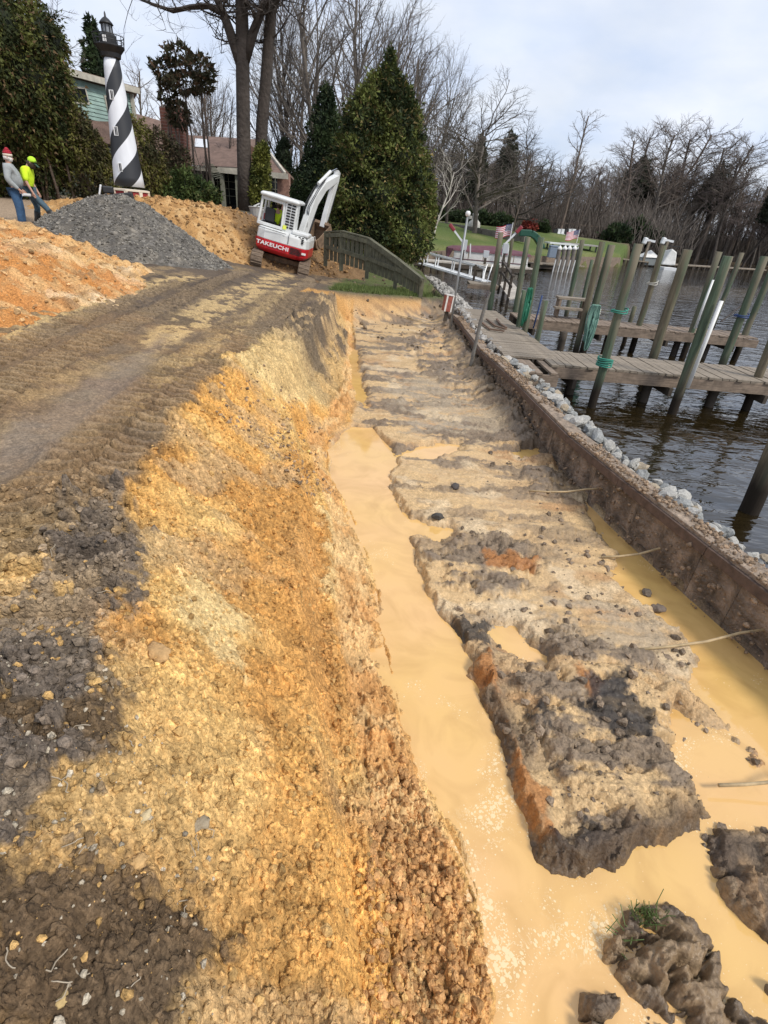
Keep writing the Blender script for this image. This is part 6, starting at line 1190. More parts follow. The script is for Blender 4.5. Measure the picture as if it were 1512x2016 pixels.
def bush(nm, label, spec, n, size, pal, seed, cat='bush', core=True, stems=6, droop=0):
    """spec: list of (px, py, Y, rx_px, rz_px, ry_m)"""
    B = []
    for (px, py, Y, rx, rz, ry) in spec: c = WY(px, py, Y); k = .867 * Y / F; B.append((Vector(c), (rx * k, ry, rz * k)))
    o0 = Vector((B[0][0].x, B[0][0].y, gz(B[0][0].x, B[0][0].y))); t = thing(nm, label, cat, tuple(o0)); BB = [(tuple(c - o0), r) for c, r in B]
    if core:
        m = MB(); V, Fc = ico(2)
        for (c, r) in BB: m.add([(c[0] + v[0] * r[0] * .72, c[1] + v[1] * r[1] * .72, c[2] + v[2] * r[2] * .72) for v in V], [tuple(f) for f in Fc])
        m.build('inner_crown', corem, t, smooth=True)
    R = random.Random(seed); m = MB()
    for k in range(stems):
        c, r = R.choice(BB); g = Vector((c[0] + R.uniform(-.5, .5) * r[0], c[1], -.1)); m.tube([g, g.lerp(Vector(c), .5) + Vector((R.uniform(-.2, .2), 0, 0)), Vector(c)], [.05, .04, .02], 6)
    m.build('stems', bark2, t, smooth=True); foliage('crown', BB, n, size, pal, seed, t, droop=droop); return t
IVY = ((.032, .042, .013), (.105, .115, .028), (.14, .09, .045), .12); VINE = ((.045, .045, .018), (.14, .135, .035), (.12, .09, .05), .18)
bush('cedar_tree', 'large olive green cedar, the tallest evergreen, behind the board fence', [(767, 132, 26, 8, 26, .5), (766, 165, 26, 20, 26, .9), (750, 200, 26, 32, 34, 1.3), (784, 210, 26, 28, 34, 1.2), (730, 245, 26, 44, 42, 1.7), (785, 255, 26, 44, 44, 1.7), (715, 315, 26, 52, 46, 2.0), (790, 320, 26, 48, 50, 2.0), (700, 385, 26, 52, 46, 2.2), (760, 390, 25.5, 56, 50, 2.3), (815, 385, 26, 36, 48, 1.7), (680, 440, 26, 36, 40, 1.8), (735, 455, 25.3, 60, 42, 2.2), (800, 460, 25.3, 48, 42, 2.1), (838, 430, 26, 18, 34, 1.1)], 80000, .085, CEDAR, 3, 'tree', stems=3)
bush('ivy_tree', 'huge ivy covered evergreen filling the upper left corner beside the house', [(20, 70, 21.5, 60, 60, 2.2), (-40, 120, 21, 90, 110, 2.4), (60, 150, 21.5, 50, 60, 2.0), (20, 230, 21.5, 70, 70, 2.2), (92, 215, 21.8, 30, 60, 1.2), (20, 320, 21.8, 80, 60, 1.6), (95, 300, 22, 22, 60, .8), (85, 70, 22, 26, 40, 1.2), (125, 250, 22, 14, 60, .6)], 62000, .075, IVY, 31, 'tree', stems=10, droop=.5)
bush('creeper', 'ragged brown green creeper hanging on the dark wall left of the lighthouse', [(150, 270, 22.5, 34, 50, .7), (185, 300, 22.8, 24, 46, .6), (165, 350, 22.6, 44, 34, .7), (205, 340, 23, 24, 40, .5)], 16000, .06, VINE, 32, core=False, stems=16, droop=.7)
bush('creeper', 'brown green vines on the wall immediately right of the lighthouse', [(275, 300, 24, 22, 60, .6), (300, 340, 24.5, 28, 44, .7), (268, 350, 24, 22, 34, .5)], 12000, .06, VINE, 33, core=False, stems=14, droop=.6)
bush('creeper', 'brown twiggy vines climbing over the foot of the brick chimney', [(320, 300, 27, 26, 34, .6), (345, 320, 27.5, 24, 30, .5)], 5000, .07, ((.08, .06, .04), (.12, .09, .05), (.06, .07, .03), .2), 36, core=False, stems=14)
bush('magnolia', 'open crowned evergreen with brownish leaves in front of the chimney', [(325, 140, 29, 20, 16, .9), (352, 108, 29, 20, 14, .9), (392, 135, 29, 22, 18, .9), (365, 165, 29, 26, 14, 1), (330, 185, 29, 12, 18, .7), (400, 165, 29, 12, 12, .6), (352, 225, 29, 18, 20, .6)], 2600, .13, ((.05, .05, .025), (.10, .09, .05), (.16, .10, .06), .25), 34, 'tree', core=False, stems=12)
bush('shrub', 'rounded glossy green shrub in front of the porch', [(365, 370, 25.5, 34, 34, .9), (400, 385, 25.5, 26, 26, .8), (340, 385, 25, 26, 26, .8)], 13000, .075, ((.03, .05, .015), (.085, .12, .035), (.12, .13, .05), .08), 35)
bush('ivy', 'bright ivy growing up the foot of the right twin trunk', [(514, 320, 26.6, 13, 22, .4), (512, 350, 26.6, 17, 26, .45), (510, 385, 26.6, 20, 28, .5), (518, 300, 26.7, 10, 14, .35)], 9000, .07, ((.05, .065, .015), (.16, .17, .035), (.2, .19, .06), .1), 37, core=False, stems=3)
bush('hedge', 'dark evergreen bushes behind the lawn, left group', [(890, 428, 84, 40, 12, 2), (940, 432, 84, 30, 14, 2), (985, 436, 84, 26, 14, 2), (860, 424, 84, 20, 12, 2)], 7000, .26, DARKC, 38, core=True, stems=3)
bush('hedge', 'dark evergreen bushes at the right end of the lawn', [(1215, 462, 92, 26, 18, 2), (1250, 455, 96, 26, 22, 2), (1280, 470, 96, 18, 16, 2)], 6000, .28, DARKC, 39, core=True, stems=3)
bush('shrub', 'red leaved shrub behind the lawn', [(1042, 446, 80, 14, 10, 1.2)], 1200, .22, ((.22, .04, .03), (.28, .07, .04), (.3, .1, .05)), 40, core=False, stems=3); bush('shrub', 'small round green shrub right of the red leaved one', [(1068, 448, 80, 11, 10, 1)], 1200, .22, DARKC, 41, stems=2)
# undergrowth of the wood: a tangle no one could count
R = np.random.default_rng(77); n = 60000; px_ = R.uniform(-70, 190, n); yy = np.where(px_ < 45, R.uniform(92, 150, n), R.uniform(126, 165, n)); hh = R.uniform(1.5, 8.5, n) * R.uniform(.4, 1, n); zz = np.full(n, 2.2) - ss(60, 30, px_) * 0 - np.where(px_ > 45, 1.6, 0)
ta = R.uniform(0, 6.28, n); tl_ = R.uniform(0, 1.1, n) * hh; S = np.stack([px_, yy, zz - .8, px_ + np.cos(ta) * tl_, yy + np.sin(ta) * tl_, zz + hh, R.uniform(.05, .09, n), np.full(n, .03)], 1)
o = link('undergrowth', segs_mesh('undergrowth', S, 3, mat('undergrowth_twig', (.12, .10, .085), .95, var=(.2, .4)))); stuff(tag(o, 'brown tangled undergrowth and saplings filling the wood', 'undergrowth'))
n = 5000; x = R.uniform(-2.1, 1.0, n); y = 15.9 + (x + 1.5) * .95 + R.uniform(.2, 2.4, n); z, _c = ground_at(x, y); gcol = np.concatenate([mix(C(.07, .11, .03), C(.16, .19, .06), R.uniform(0, 1, (n, 1))), np.ones((n, 1))], 1); h_ = R.uniform(.05, .16, n)
a = R.uniform(0, 6.28, n); P = np.stack([x, y, z], 1); V = np.stack([P + np.stack([np.cos(a) * .01, np.sin(a) * .01, 0 * a], 1), P - np.stack([np.cos(a) * .01, np.sin(a) * .01, 0 * a], 1), P + np.stack([R.normal(0, .04, n), R.normal(0, .04, n), h_], 1)], 1).reshape(-1, 3)
me = mesh_np('grass', V, np.arange(n * 3).reshape(-1, 3), np.repeat(gcol, 3, 0), False); me.materials.append(leafm); stuff(tag(link('grass', me), 'tufty grass along the foot of the board fence', 'grass'))
for k, (px, py, cnt, lab) in enumerate([(1280, 1795, 70, 'tuft of green grass blades growing on the dark clod in the near pool'), (1225, 1830, 10, 'few green blades lying in the foamy water')]):
    p = G(px, py, -2.6); m = MB(); Rr = random.Random(k)
    for _ in range(cnt): b = Vector((Rr.gauss(0, .035), Rr.gauss(0, .02), -.06)); l = Rr.uniform(.04, .10); d = Vector((Rr.gauss(0, .5), Rr.gauss(0, .5), 1 if k == 0 else .2)).normalized(); m.bar(b, b + d * l, .003, .002)
    tag(m.build('grass_tuft', mat('green_blade', (.10, .15, .04), .7), loc=tuple(p)), lab, 'grass')
R = random.Random(4); rt = mat('pale_root', (.36, .30, .22), .8)
for k in range(26):
    px, py = (R.uniform(10, 430), R.uniform(1020, 1980)); x, y = hit(px, py); zz, _ = ground_at(np.array([x]), np.array([y])); m = MB(); p = Vector((0, 0, .008)); d = Vector((R.gauss(0, 1), R.gauss(0, 1), .2)).normalized(); P = [p]
    for s in range(6): d = (d + Vector((R.gauss(0, .4), R.gauss(0, .4), R.gauss(0, .25)))).normalized(); P.append(P[-1] + d * R.uniform(.006, .016)); P[-1].z = max(P[-1].z, .004)
    m.tube(P, [.0016] * 7, 4); o = m.build('root', rt, loc=(x, y, float(zz[0]))); tag(o, 'thin pale rootlet sticking out of the dark soil', 'root', 'pale rootlets in the dark soil')

# ================================================================== HOUSE
sid = mat('dark_green_siding', (.045, .055, .042), .8, var=(3, .3)); mint = mat('mint_siding', (.30, .42, .38), .75, var=(3, .2)); shing = mat('brown_shingle', (.155, .10, .078), .9, bump=(14, .5, .02), var=(3, .3), grain=(3, 30, 30, .25)); brick = mat('chimney_brick', (.17, .065, .045), .9, bump=(20, .5, .02), var=(8, .35)); ftr = mat('cream_fascia', (.46, .43, .36), .7, var=(4, .25)); gtr = mat('grey_green_post', (.22, .22, .17), .75, var=(5, .25)); dkw = mat('dark_window', (.012, .015, .017), .12); porch = mat('porch_dark', (.03, .027, .024), .9)
hs = thing('house', 'brown roofed house with mint upper storey, brick chimney and posted porch behind the mounds', 'house', (0, 0, 0))
def V3(px, py, Y): return Vector(WY(px, py, Y))
def quad(name, P, m, par=hs, th=.12):
    P = [Vector(p) for p in P]; nrm = (P[1] - P[0]).cross(P[2] - P[0]).normalized(); V = [p for p in P] + [p - nrm * th for p in P]; k = len(P); return MB().add(V, [tuple(range(k)), tuple(range(2 * k - 1, k - 1, -1))] + [(i, k + i, k + (i + 1) % k, (i + 1) % k) for i in range(k)]).build(name, m, par)
def wall_siding(name, A, B, z0, z1, m, course=.16, par=hs):
    mb = MB(); n = max(1, int((z1 - z0) / course)); d = (B - A); d.z = 0; nx = Vector((d.y, -d.x, 0)).normalized() 
    for i in range(n):
        za, zb = z0 + (z1 - z0) * i / n, z0 + (z1 - z0) * (i + 1) / n; a, b = Vector((A.x, A.y, 0)), Vector((B.x, B.y, 0)); o1, o2 = nx * .03, nx * .002
        mb.add([a + o1 + Vector((0, 0, za)), b + o1 + Vector((0, 0, za)), b + o2 + Vector((0, 0, zb)), a + o2 + Vector((0, 0, zb)), a - nx * .1 + Vector((0, 0, za)), b - nx * .1 + Vector((0, 0, za)), b - nx * .1 + Vector((0, 0, zb)), a - nx * .1 + Vector((0, 0, zb))], [(0, 1, 2, 3), (5, 4, 7, 6), (0, 4, 5, 1), (3, 2, 6, 7), (1, 5, 6, 2), (4, 0, 3, 7)])
    return mb.build(name, m, par)
# left block: long wall coming towards the camera on the left
A, B = V3(-120, 400, 22.5), V3(278, 400, 30); zg = EYE - 1.0; zt = V3(278, 292, 30).z
wall_siding('wall', A, B, zg, zt, sid, .13)
U0, U1 = V3(128, 300, 27.6), V3(272, 300, 31.2); ub, ut = V3(272, 240, 31.2).z, V3(272, 186, 31.2).z
back = Vector((-1.2, 2.6, 0)); quad('roof', [Vector((A.x, A.y, zt - .02)) - Vector((0, .25, 0)), Vector((B.x, B.y, zt - .02)) - Vector((0, .25, 0)), Vector((U1.x, U1.y + .1, ub)) , Vector((U0.x - 6, U0.y - 2.4, ub))], shing)
wall_siding('upper_wall', U0 - (U1 - U0) * .9, U1, ub - .3, ut, mint, .15); E1 = U1 + Vector((-2.0, 4.0, 0)); wall_siding('upper_wall', U1, E1, ub - .3, ut, mint, .15)
fs = U0 - (U1 - U0) * .9; nxu = Vector((U1.y - fs.y, -(U1.x - fs.x), 0)).normalized() * .3
MB().bar(Vector((fs.x, fs.y, ut + .12)) + nxu, Vector((U1.x, U1.y, ut + .12)) + nxu + (U1 - fs).normalized() * .3, .08, .24).build('fascia', ftr, hs); quad('roof', [Vector((fs.x, fs.y, ut + .26)) + nxu, Vector((U1.x, U1.y, ut + .26)) + nxu + (U1 - fs).normalized() * .35, Vector((E1.x + .3, E1.y, ut + .30)), Vector((fs.x - 2, fs.y + 4, ut + .30))], shing, th=.06)
for f, w_ in ((.60, 1.3), (.86, .9), (.34, 1.2)):
    c = fs.lerp(U1, f); c.z = (ub + ut) / 2 - .05; d = (U1 - fs).normalized(); wn_ = MB().bar(c - d * w_ / 2 + nxu * .12, c + d * w_ / 2 + nxu * .12, .06, .62).build('window', ftr, hs); MB().bar(c - d * (w_ / 2 - .07) + nxu * .2, c + d * (w_ / 2 - .07) + nxu * .2, .03, .48).build('pane', dkw, wn_)
c = Vector((U1.x, U1.y, (ub + ut) / 2)) + nxu * .3; MB().bar(Vector((c.x, c.y, ub - .1)), Vector((c.x, c.y, ut)), .14, .14).build('corner_post', ftr, hs)
# middle roof behind the chimney
ea, eb, ra, rb2 = V3(262, 322, 31), V3(378, 326, 33), V3(262, 222, 35.5), V3(360, 250, 37); quad('roof', [ea, eb, rb2, ra], shing); 
# right wing
e0, e1, h0, h1 = V3(366, 324, 33), V3(560, 344, 33), V3(366, 266, 37.5), V3(508, 275, 37.5); quad('roof', [e0, V3(470, 330, 33), e1, h1, h0], shing)
quad('roof', [h0, h1, Vector((h1.x + 1.6, h1.y + 4.5, e1.z)), Vector((h0.x, h0.y + 4.5, e1.z))], shing)
MB().bar(h1 + Vector((.05, -.1, .05)), e1 + Vector((.05, -.1, .05)), .12, .16).build('rake_board', ftr, hs); MB().bar(e0 + Vector((0, -.1, -.12)), e1 + Vector((0, -.1, -.12)), .06, .2).build('fascia', ftr, hs)
sk = V3(397, 283, 35.6); MB().box(sk, (.75, .12, .5), Matrix.Rotation(-.6, 3, 'X')).build('skylight', mat('sky_glass', (.7, .73, .78), .15), hs)
g0 = V3(375, 410, 34); g1 = V3(566, 410, 34); zb = EYE - .9; MB().box(((g0.x + g1.x) / 2, 34.4, (zb + e1.z) / 2), (g1.x - g0.x, .3, e1.z - zb)).build('wall', porch, hs)
quad('gable_wall', [Vector((g1.x - 2.0, 34.2, e1.z)), Vector((g1.x, 34.2, e1.z)), Vector((g1.x - 2.2, 34.2, e1.z + 1.4))], mat('brown_siding', (.16, .085, .06), .85, var=(4, .3)), th=.1)
for px in (398, 421, 441, 470, 500): p = V3(px, 402, 33.1); MB().box((p.x, 33.1, (zb + e0.z - .2) / 2), (.20, .20, e0.z - .2 - zb)).build('post', gtr, hs)
p = V3(458, 336, 33.0); MB().box((p.x, 32.95, p.z), (1.6, .1, .28)).build('beam', ftr, hs); p = V3(548, 346, 33.0); MB().box((p.x, 32.9, p.z), (1.1, .1, .26)).build('beam', ftr, hs); p = V3(556, 370, 33); MB().box((p.x, 33.4, p.z - .4), (.65, .4, 2.2)).build('pier', mat('pale_brick', (.30, .17, .13), .9, var=(9, .4)), hs)
for px, w_ in ((410, .5), (431, .4), (456, .8), (486, .7), (535, .7)):
    p = V3(px, 372, 34.0); wf = MB().box((p.x, 34.2, p.z), (w_, .06, 1.5)).build('window', dkw, hs)
    for q in (-.25, .25): MB().box((p.x + q * w_, 34.16, p.z), (.035, .03, 1.5)).build('mullion', gtr, wf)
    for q in (-.35, .0, .35): MB().box((p.x, 34.155, p.z + q), (w_, .03, .03)).build('mullion', gtr, wf)
# slatted awning hanging at the left of the porch
pa, pb_ = V3(398, 322, 32.6), V3(434, 350, 31.8)
for i in range(9): a = V3(398 + i * 0, 322, 32.9).lerp(V3(400, 330, 31.5), 0); f = i / 8; c1 = V3(397, 322, 32.8).lerp(V3(424, 352, 32.0), f); c2 = V3(420, 324, 32.8).lerp(V3(438, 348, 32.0), f); MB().bar(c1, c2, .05, .04).build('awning_slat', gtr, hs)
# chimney
c0 = V3(348, 290, 31.5); wch = 1.05; zc1 = V3(348, 215, 31.5).z; ch = MB().box((c0.x, 31.5, (c0.z - 1.5 + zc1) / 2), (wch, .8, zc1 - c0.z + 1.5)).build('chimney', brick, hs); MB().box((c0.x, 31.5, zc1 + .05), (wch * .8, .6, .12)).build('chimney_cap', mat('cap_grey', (.25, .22, .2), .9), ch)
mb = MB(); z = c0.z - 1.2
while z < zc1: mb.box((c0.x, 31.5, z), (wch + .004, .804, .016)); z += .13
mb.build('mortar_course', mat('mortar', (.26, .2, .17), .9), ch)
# clutter by the porch: pot, low wall
p = V3(505, 423, 25); po_ = thing('planter', 'pale garden pot with a white spout beside the low wall behind the excavator', 'pot', (p.x, p.y, p.z - .05)); MB().lathe([(.24, 0), (.3, .3), (.33, .34), (.29, .36), (.26, .3)], 14).build('pot', mat('pot_grey', (.40, .39, .36), .8), po_); MB().bar((.1, 0, .38), (.42, 0, .18), .08, .05).bar((-.1, 0, .36), (.15, 0, .48), .06, .05).build('spout', pvc, po_)
a, b = V3(478, 424, 24.6), V3(532, 440, 24.6); tag(MB().bar(a, b, .3, .25).bar(a - Vector((0, 0, .25)), b - Vector((0, 0, .25)), .28, .25).build('low_wall', mat('garden_stone', (.17, .13, .12), .9, var=(5, .4)), bevel=.02), 'low dark garden wall behind the cab of the excavator', 'wall')

# ================================================================== FAR SHORE
con = mat('pale_concrete', (.42, .38, .33), .85, var=(2, .2)); alu = mat('white_aluminium', (.70, .71, .71), .4); mar = mat('maroon_canvas', (.12, .045, .06), .8, bump=(3, .4, .05), var=(2, .25)); bwh = mat('boat_white', (.66, .65, .62), .5, var=(3, .15)); stoneg = mat('garden_wall_grey', (.16, .14, .12), .9, var=(2, .3))
def box_px(name, px0, px1, py, Y, h, dep, m, par=None, dz=0): a, b = V3(px0, py, Y), V3(px1, py, Y); return MB().box(((a.x + b.x) / 2, Y, (a.z + b.z) / 2 + dz), (abs(b.x - a.x), dep, h)).build(name, m, par)
# far walkway on posts in front of the boat
fw_ = thing('far_dock', 'pale concrete walkway on dark posts in front of the pontoon boat', 'dock', (0, 0, 0)); a, b = V3(782, 508, 38.5), V3(1042, 528, 41); n = 26
for i in range(n): p, q = a.lerp(b, i / n), a.lerp(b, (i + .94) / n); MB().bar(p, q, 1.5, .09).build('slab', con, fw_)
MB().bar(a - Vector((0, .7, .18)), b - Vector((0, .7, .18)), .1, .24).build('stringer', dkwood, fw_)
for i in range(18): p = a.lerp(b, (i + .5) / 18); MB().tube([(p.x, p.y - .6, -1.2), (p.x, p.y - .6, p.z - .1)], .09, 7).build('post', dkwood, fw_)
# gangway
gw = thing('gangway', 'white aluminium gangway with hand rails sloping down to the small far landing', 'gangway', (0, 0, 0)); a0, b0 = V3(832, 520, 32), V3(952, 556, 27.5); a1, b1 = V3(836, 498, 32), V3(955, 529, 27.6)
MB().bar(a0, b0, .06, .10).bar(a0 + Vector((.2, 1.0, 0)), b0 + Vector((.2, 1.0, 0)), .06, .10).bar(a0 + Vector((.1, .5, 0)), b0 + Vector((.1, .5, 0)), .95, .04).build('deck_frame', alu, gw); MB().bar(a1, b1, .05, .06).bar(a1 + Vector((.2, 1.0, 0)), b1 + Vector((.2, 1, 0)), .05, .06).build('hand_rail', alu, gw)
for f in (.02, .22, .5, .78, .98): MB().bar(a0.lerp(b0, f), a1.lerp(b1, f), .05, .05).bar(a0.lerp(b0, f) + Vector((.2, 1, 0)), a1.lerp(b1, f) + Vector((.2, 1, 0)), .05, .05).build('stanchion', alu, gw)
ld = thing('landing', 'small grey landing with dark frame and ladder at the foot of the gangway', 'landing', (0, 0, 0)); box_px('deck', 922, 978, 560, 27.0, .12, 1.3, weath, ld); box_px('deck_edge', 920, 980, 566, 26.3, .16, .08, weath2, ld); 
a = V3(928, 548, 27.8); box_px('back_rail', 932, 975, 527, 28.0, .08, .08, dkwood, ld)
for px in (931, 975): p = V3(px, 560, 28.0); MB().box((p.x, 28, p.z + .35), (.1, .1, 1.1)).build('post', dkwood, ld)
for dx_ in (0, .25): p = V3(948, 550, 27.2); MB().tube([(p.x + dx_, 27.0, p.z - .1), (p.x + dx_ + .12, 27.3, p.z + .35), (p.x + dx_ + .2, 27.5, p.z + .65)], .03, 6).build('ladder_rail', alu, ld)
fl = thing('landing', 'pale boarded landing with a dark stepped railing beside the brown piling', 'landing', (0, 0, 0)); P = [V3(982, 556, 27), V3(1006, 552, 28), V3(1032, 583, 23.8), V3(1003, 588, 23.2)]
for i in range(14): f, g_ = i / 14, (i + .93) / 14; quad('plank', [P[0].lerp(P[3], f), P[1].lerp(P[2], f), P[1].lerp(P[2], g_), P[0].lerp(P[3], g_)][::-1], mat('pale_plank', (.42, .38, .33), .85, var=(3, .25)), fl, .05)
for f in (.1, .5, .9): p = P[0].lerp(P[3], f); MB().box((p.x, p.y, p.z + .3), (.1, .1, 1.5)).build('post', dkwood, fl)
MB().bar(P[0] + Vector((0, 0, .95)), P[3] + Vector((0, 0, .85)), .12, .07).bar(P[0] + Vector((0, 0, .5)), P[3] + Vector((0, 0, .45)), .05, .1).build('railing', dkwood, fl)
# pontoon boat under a maroon cover, on its lift
pb2 = thing('pontoon_boat', 'white pontoon boat under a maroon canvas cover on a boat lift', 'boat', (0, 0, 0)); l, r = V3(878, 505, 43.5), V3(1035, 520, 43.5); zc = (l.z + r.z) / 2; cxm = (l.x + r.x) / 2; Lb = r.x - l.x
for y in (42.6, 44.6): MB().tube([(l.x - .1, y, zc - .35), (l.x + .5, y, zc - .42), (r.x, y, zc - .42)], [.1, .3, .3], 12).build('pontoon', mat('pontoon_metal', (.36, .33, .28), .5), pb2, smooth=True)
for i in range(5): xx = l.x + .45 + i * (Lb - .5) / 5; MB().box((xx + (Lb - .5) / 10, 42.5, zc + .2), ((Lb - .5) / 5 - .06, .05, .86)).build('side_panel', bwh, pb2, bevel=.02)
MB().box((cxm + .1, 43.6, zc - .12), (Lb - .3, 2.3, .1)).build('deck', bwh, pb2); MB().box((cxm + .1, 42.46, zc - .0), (Lb - .5, .04, .05)).build('trim', mar, pb2)
sec = [(0, .30, .0), (.06, .48, .15), (.25, .62, .3), (.48, .78, .45), (.55, .80, .45), (.75, .62, .3), (.97, .42, .1), (1.0, .3, 0)]; V = []; 
for f, hgt, _ in sec: x = l.x + .0 + f * (Lb + .05); V += [(x, 42.4, zc + .52 - (.7 if f < .03 else 0)), (x, 42.5, zc + .66), (x, 43.5, zc + .52 + hgt * .6), (x, 44.6, zc + .6), (x, 44.75, zc + .4)]
Fs = [(i * 5 + j, (i + 1) * 5 + j, (i + 1) * 5 + j + 1, i * 5 + j + 1) for i in range(len(sec) - 1) for j in range(4)] + [(0, 1, 2, 3, 4), tuple(range(5 * 7 + 4, 5 * 7 - 1, -1))]; MB().add(V, Fs).build('cover', mar, pb2, smooth=False)
for k, (px, tip, pxb, lab) in enumerate([(895, (893, 452), (915, 482), 'white boat lift arm with a dark red tip left of the pontoon boat'), (1012, (1018, 456), (990, 485), 'white boat lift arm with a dark red tip behind the first flag')]):
    t = thing('boat_lift', lab, 'boat lift', (0, 0, 0)); a, b = V3(*pxb, 42.0), V3(*tip, 42.0); MB().bar(a, b, .14, .12).build('arm', alu, t); d = (b - a).normalized(); MB().bar(b - d * .1, b + d * .45, .28, .24).build('red_tip', mat('dark_red', (.25, .03, .04), .5), t, bevel=.05); q = V3(pxb[0], 505, 42.0); MB().bar(a, q, .1, .1).bar(a + Vector((.4, 0, .1)), q + Vector((.4, 0, 0)), .08, .08).build('leg', alu, t)
for k, (px, py, lab) in enumerate([(914, 482, 'light grey power box on a post near the left lift arm'), (995, 489, 'light grey power box on a post beside the green piling'), (957, 500, 'low white power box on the concrete walkway')]):
    t = thing('power_box', lab, 'power box', (0, 0, 0)); p = V3(px, py, 39.8); MB().box(p, (.38, .2, .62 if k < 2 else .42)).build('box', mat('light_grey_box', (.48, .5, .52), .5), t, bevel=.02); MB().box((p.x, p.y, p.z - .9), (.16, .14, 1.3)).build('post', dkwood, t)
# flags
def flag(px0, py0, pxt, pyt, Y, wf, hf, lab):
    a, b = V3(px0, py0, Y), V3(pxt, pyt, Y); t = thing('flag', lab, 'flag', tuple(a)); MB().tube([(0, 0, 0), b - a], .03, 6).build('flag_pole', pvc, t); b = b - a
    def strip(f0, f1, g0, g1, m, off=0, nm='stripe'):
        V = []; k = 8
        for i in range(k + 1): g = g0 + (g1 - g0) * i / k; x = -g * wf; V += [(b.x + x, b.y + .12 * math.sin(g * 6) + off, b.z - .1 - f0 * hf - .28 * g * wf * .8 + .04 * math.sin(g * 7)), (b.x + x, b.y + .12 * math.sin(g * 6) + off, b.z - .1 - f1 * hf - .28 * g * wf * .8 + .04 * math.sin(g * 7))]
        MB().add(V, [(2 * i, 2 * i + 1, 2 * i + 3, 2 * i + 2) for i in range(k)]).build(nm, m, t)
    rd, wt, bl = mat('flag_red', (.42, .03, .05), .8), mat('flag_white', (.7, .68, .68), .8), mat('flag_blue', (.03, .04, .14), .8)
    for i in range(13): strip(i / 13, (i + 1) / 13, 0, 1, rd if i % 2 == 0 else wt)
    strip(0, 7 / 13, 0, .4, bl, -.015, 'canton'); st = MB()
    for r_ in range(5):
        for c in range(6): g = .03 + c * .062; f = .05 + r_ * .1; st.box((b.x - g * wf, b.y + .12 * math.sin(g * 6) - .03, b.z - .1 - f * hf - .28 * g * wf * .8), (.035, .01, .035))
    st.build('stars', wt, t); return t
flag(1004, 470, 1010, 438, 40, 1.05, .72, 'larger flag with red and white stripes flying from a white pole above the boat'); flag(1135, 478, 1142, 451, 62, 1.3, .8, 'smaller striped flag on the lawn, above the flat roofed shelters')
# chiminea
p = V3(931, 459, 70); cm_ = thing('chiminea', 'large pale grey clay chiminea standing on the edge of the lawn', 'chiminea', tuple(p)); cm_.scale = (.72, .72, .66); MB().lathe([(.45, 0), (.85, .4), (1.05, 1.1), (.95, 1.7), (.55, 2.1), (.42, 2.5), (.5, 3.0), (.45, 3.1)], 20).build('body', mat('pale_clay', (.52, .50, .46), .8, var=(1, .15)), cm_, smooth=True); MB().lathe([(.3, 3.0), (.28, 3.5), (.16, 3.5)], 14).build('spout', mat('pale_clay', (.5, .5, .46)), cm_); MB().box((-.75, -.1, 2.4), (.5, .4, .5)).build('handle', mat('pale_clay', (.5, .5, .46)), cm_, bevel=.05)
# retaining wall and bank line at the back of the lawn
t = thing('garden_wall', 'low curved stone wall along the back of the lawn', 'wall', (0, 0, 0)); W2 = [(860, 441, 78), (905, 449, 72), (950, 457, 66), (1000, 465, 64), (1035, 470, 62)]
for i in range(4):
    a, b = V3(*W2[i]), V3(*W2[i + 1])
    for j in range(5): MB().bar(a.lerp(b, j / 5), a.lerp(b, (j + .95) / 5), .4, .7 - .06 * (j % 2)).build('block', stoneg, t)
t = thing('mesh_fence', 'thin dark fence running along the back of the lawn', 'fence', (0, 0, 0)); a, b = V3(862, 424, 90), V3(1200, 462, 96)
for i in range(24): p = a.lerp(b, i / 23); MB().box((p.x, p.y, p.z + .1), (.09, .09, 1.9)).build('post', dkwood, t)
MB().bar(a + Vector((0, 0, .9)), b + Vector((0, 0, .9)), .05, .08).bar(a - Vector((0, 0, .5)), b - Vector((0, 0, .5)), .05, .08).build('rail', weath2, t)
# green slide
t = thing('slide', 'dark green curved water slide beside the shelters', 'slide', (0, 0, 0)); P = [V3(1022, 458, 50), V3(1045, 459, 50), V3(1055, 466, 50), V3(1064, 480, 50), V3(1066, 490, 50)]; mb = MB()
for i in range(4): mb.bar(P[i], P[i + 1], .8, .5)
mb.build('chute', mat('slide_green', (.012, .075, .045), .5), t, bevel=.06)
# shelters
for (x0, x1, py, Y, lab, m) in [(1082, 1137, 476, 60, 'open shelter with a flat white roof, nearer of two', alu), (1112, 1182, 477, 66, 'open shelter with a flat grey roof, farther of two', mat('grey_roof', (.33, .31, .29), .7))]:
    t = thing('shelter', lab, 'shelter', (0, 0, 0)); a, b = V3(x0, py, Y), V3(x1, py + 2, Y); MB().box(((a.x + b.x) / 2, Y + 1, a.z - .1), (b.x - a.x, 2.6, .14)).build('roof', m, t)
    for x in (a.x + .35, b.x - .35):
        for y in (Y - .1, Y + 2.1): MB().bar((x, y, a.z - .1), (x, y, -.8), .14, .14).build('post', BK, t)
p = V3(1088, 497, 52); tag(MB().box(p, (.75, .7, .85)).box(p + Vector((0, 0, .5)), (.8, .75, .15)).build('cooler', mat('blue_tub', (.20, .25, .32), .6), bevel=.05), 'blue and white tub on the far dock beside the capped pilings', 'tub')
fd = thing('far_dock', 'wooden dock with dark posts under the flat roofed shelters', 'dock', (0, 0, 0)); a, b = V3(1040, 517, 50), V3(1132, 522, 54)
for i in range(20): MB().bar(a.lerp(b, i / 20), a.lerp(b, (i + .9) / 20), 2.2, .1).build('plank', weath, fd)
MB().bar(a - Vector((0, 1.1, .2)), b - Vector((0, 1.1, .2)), .1, .3).build('stringer', dkwood, fd)
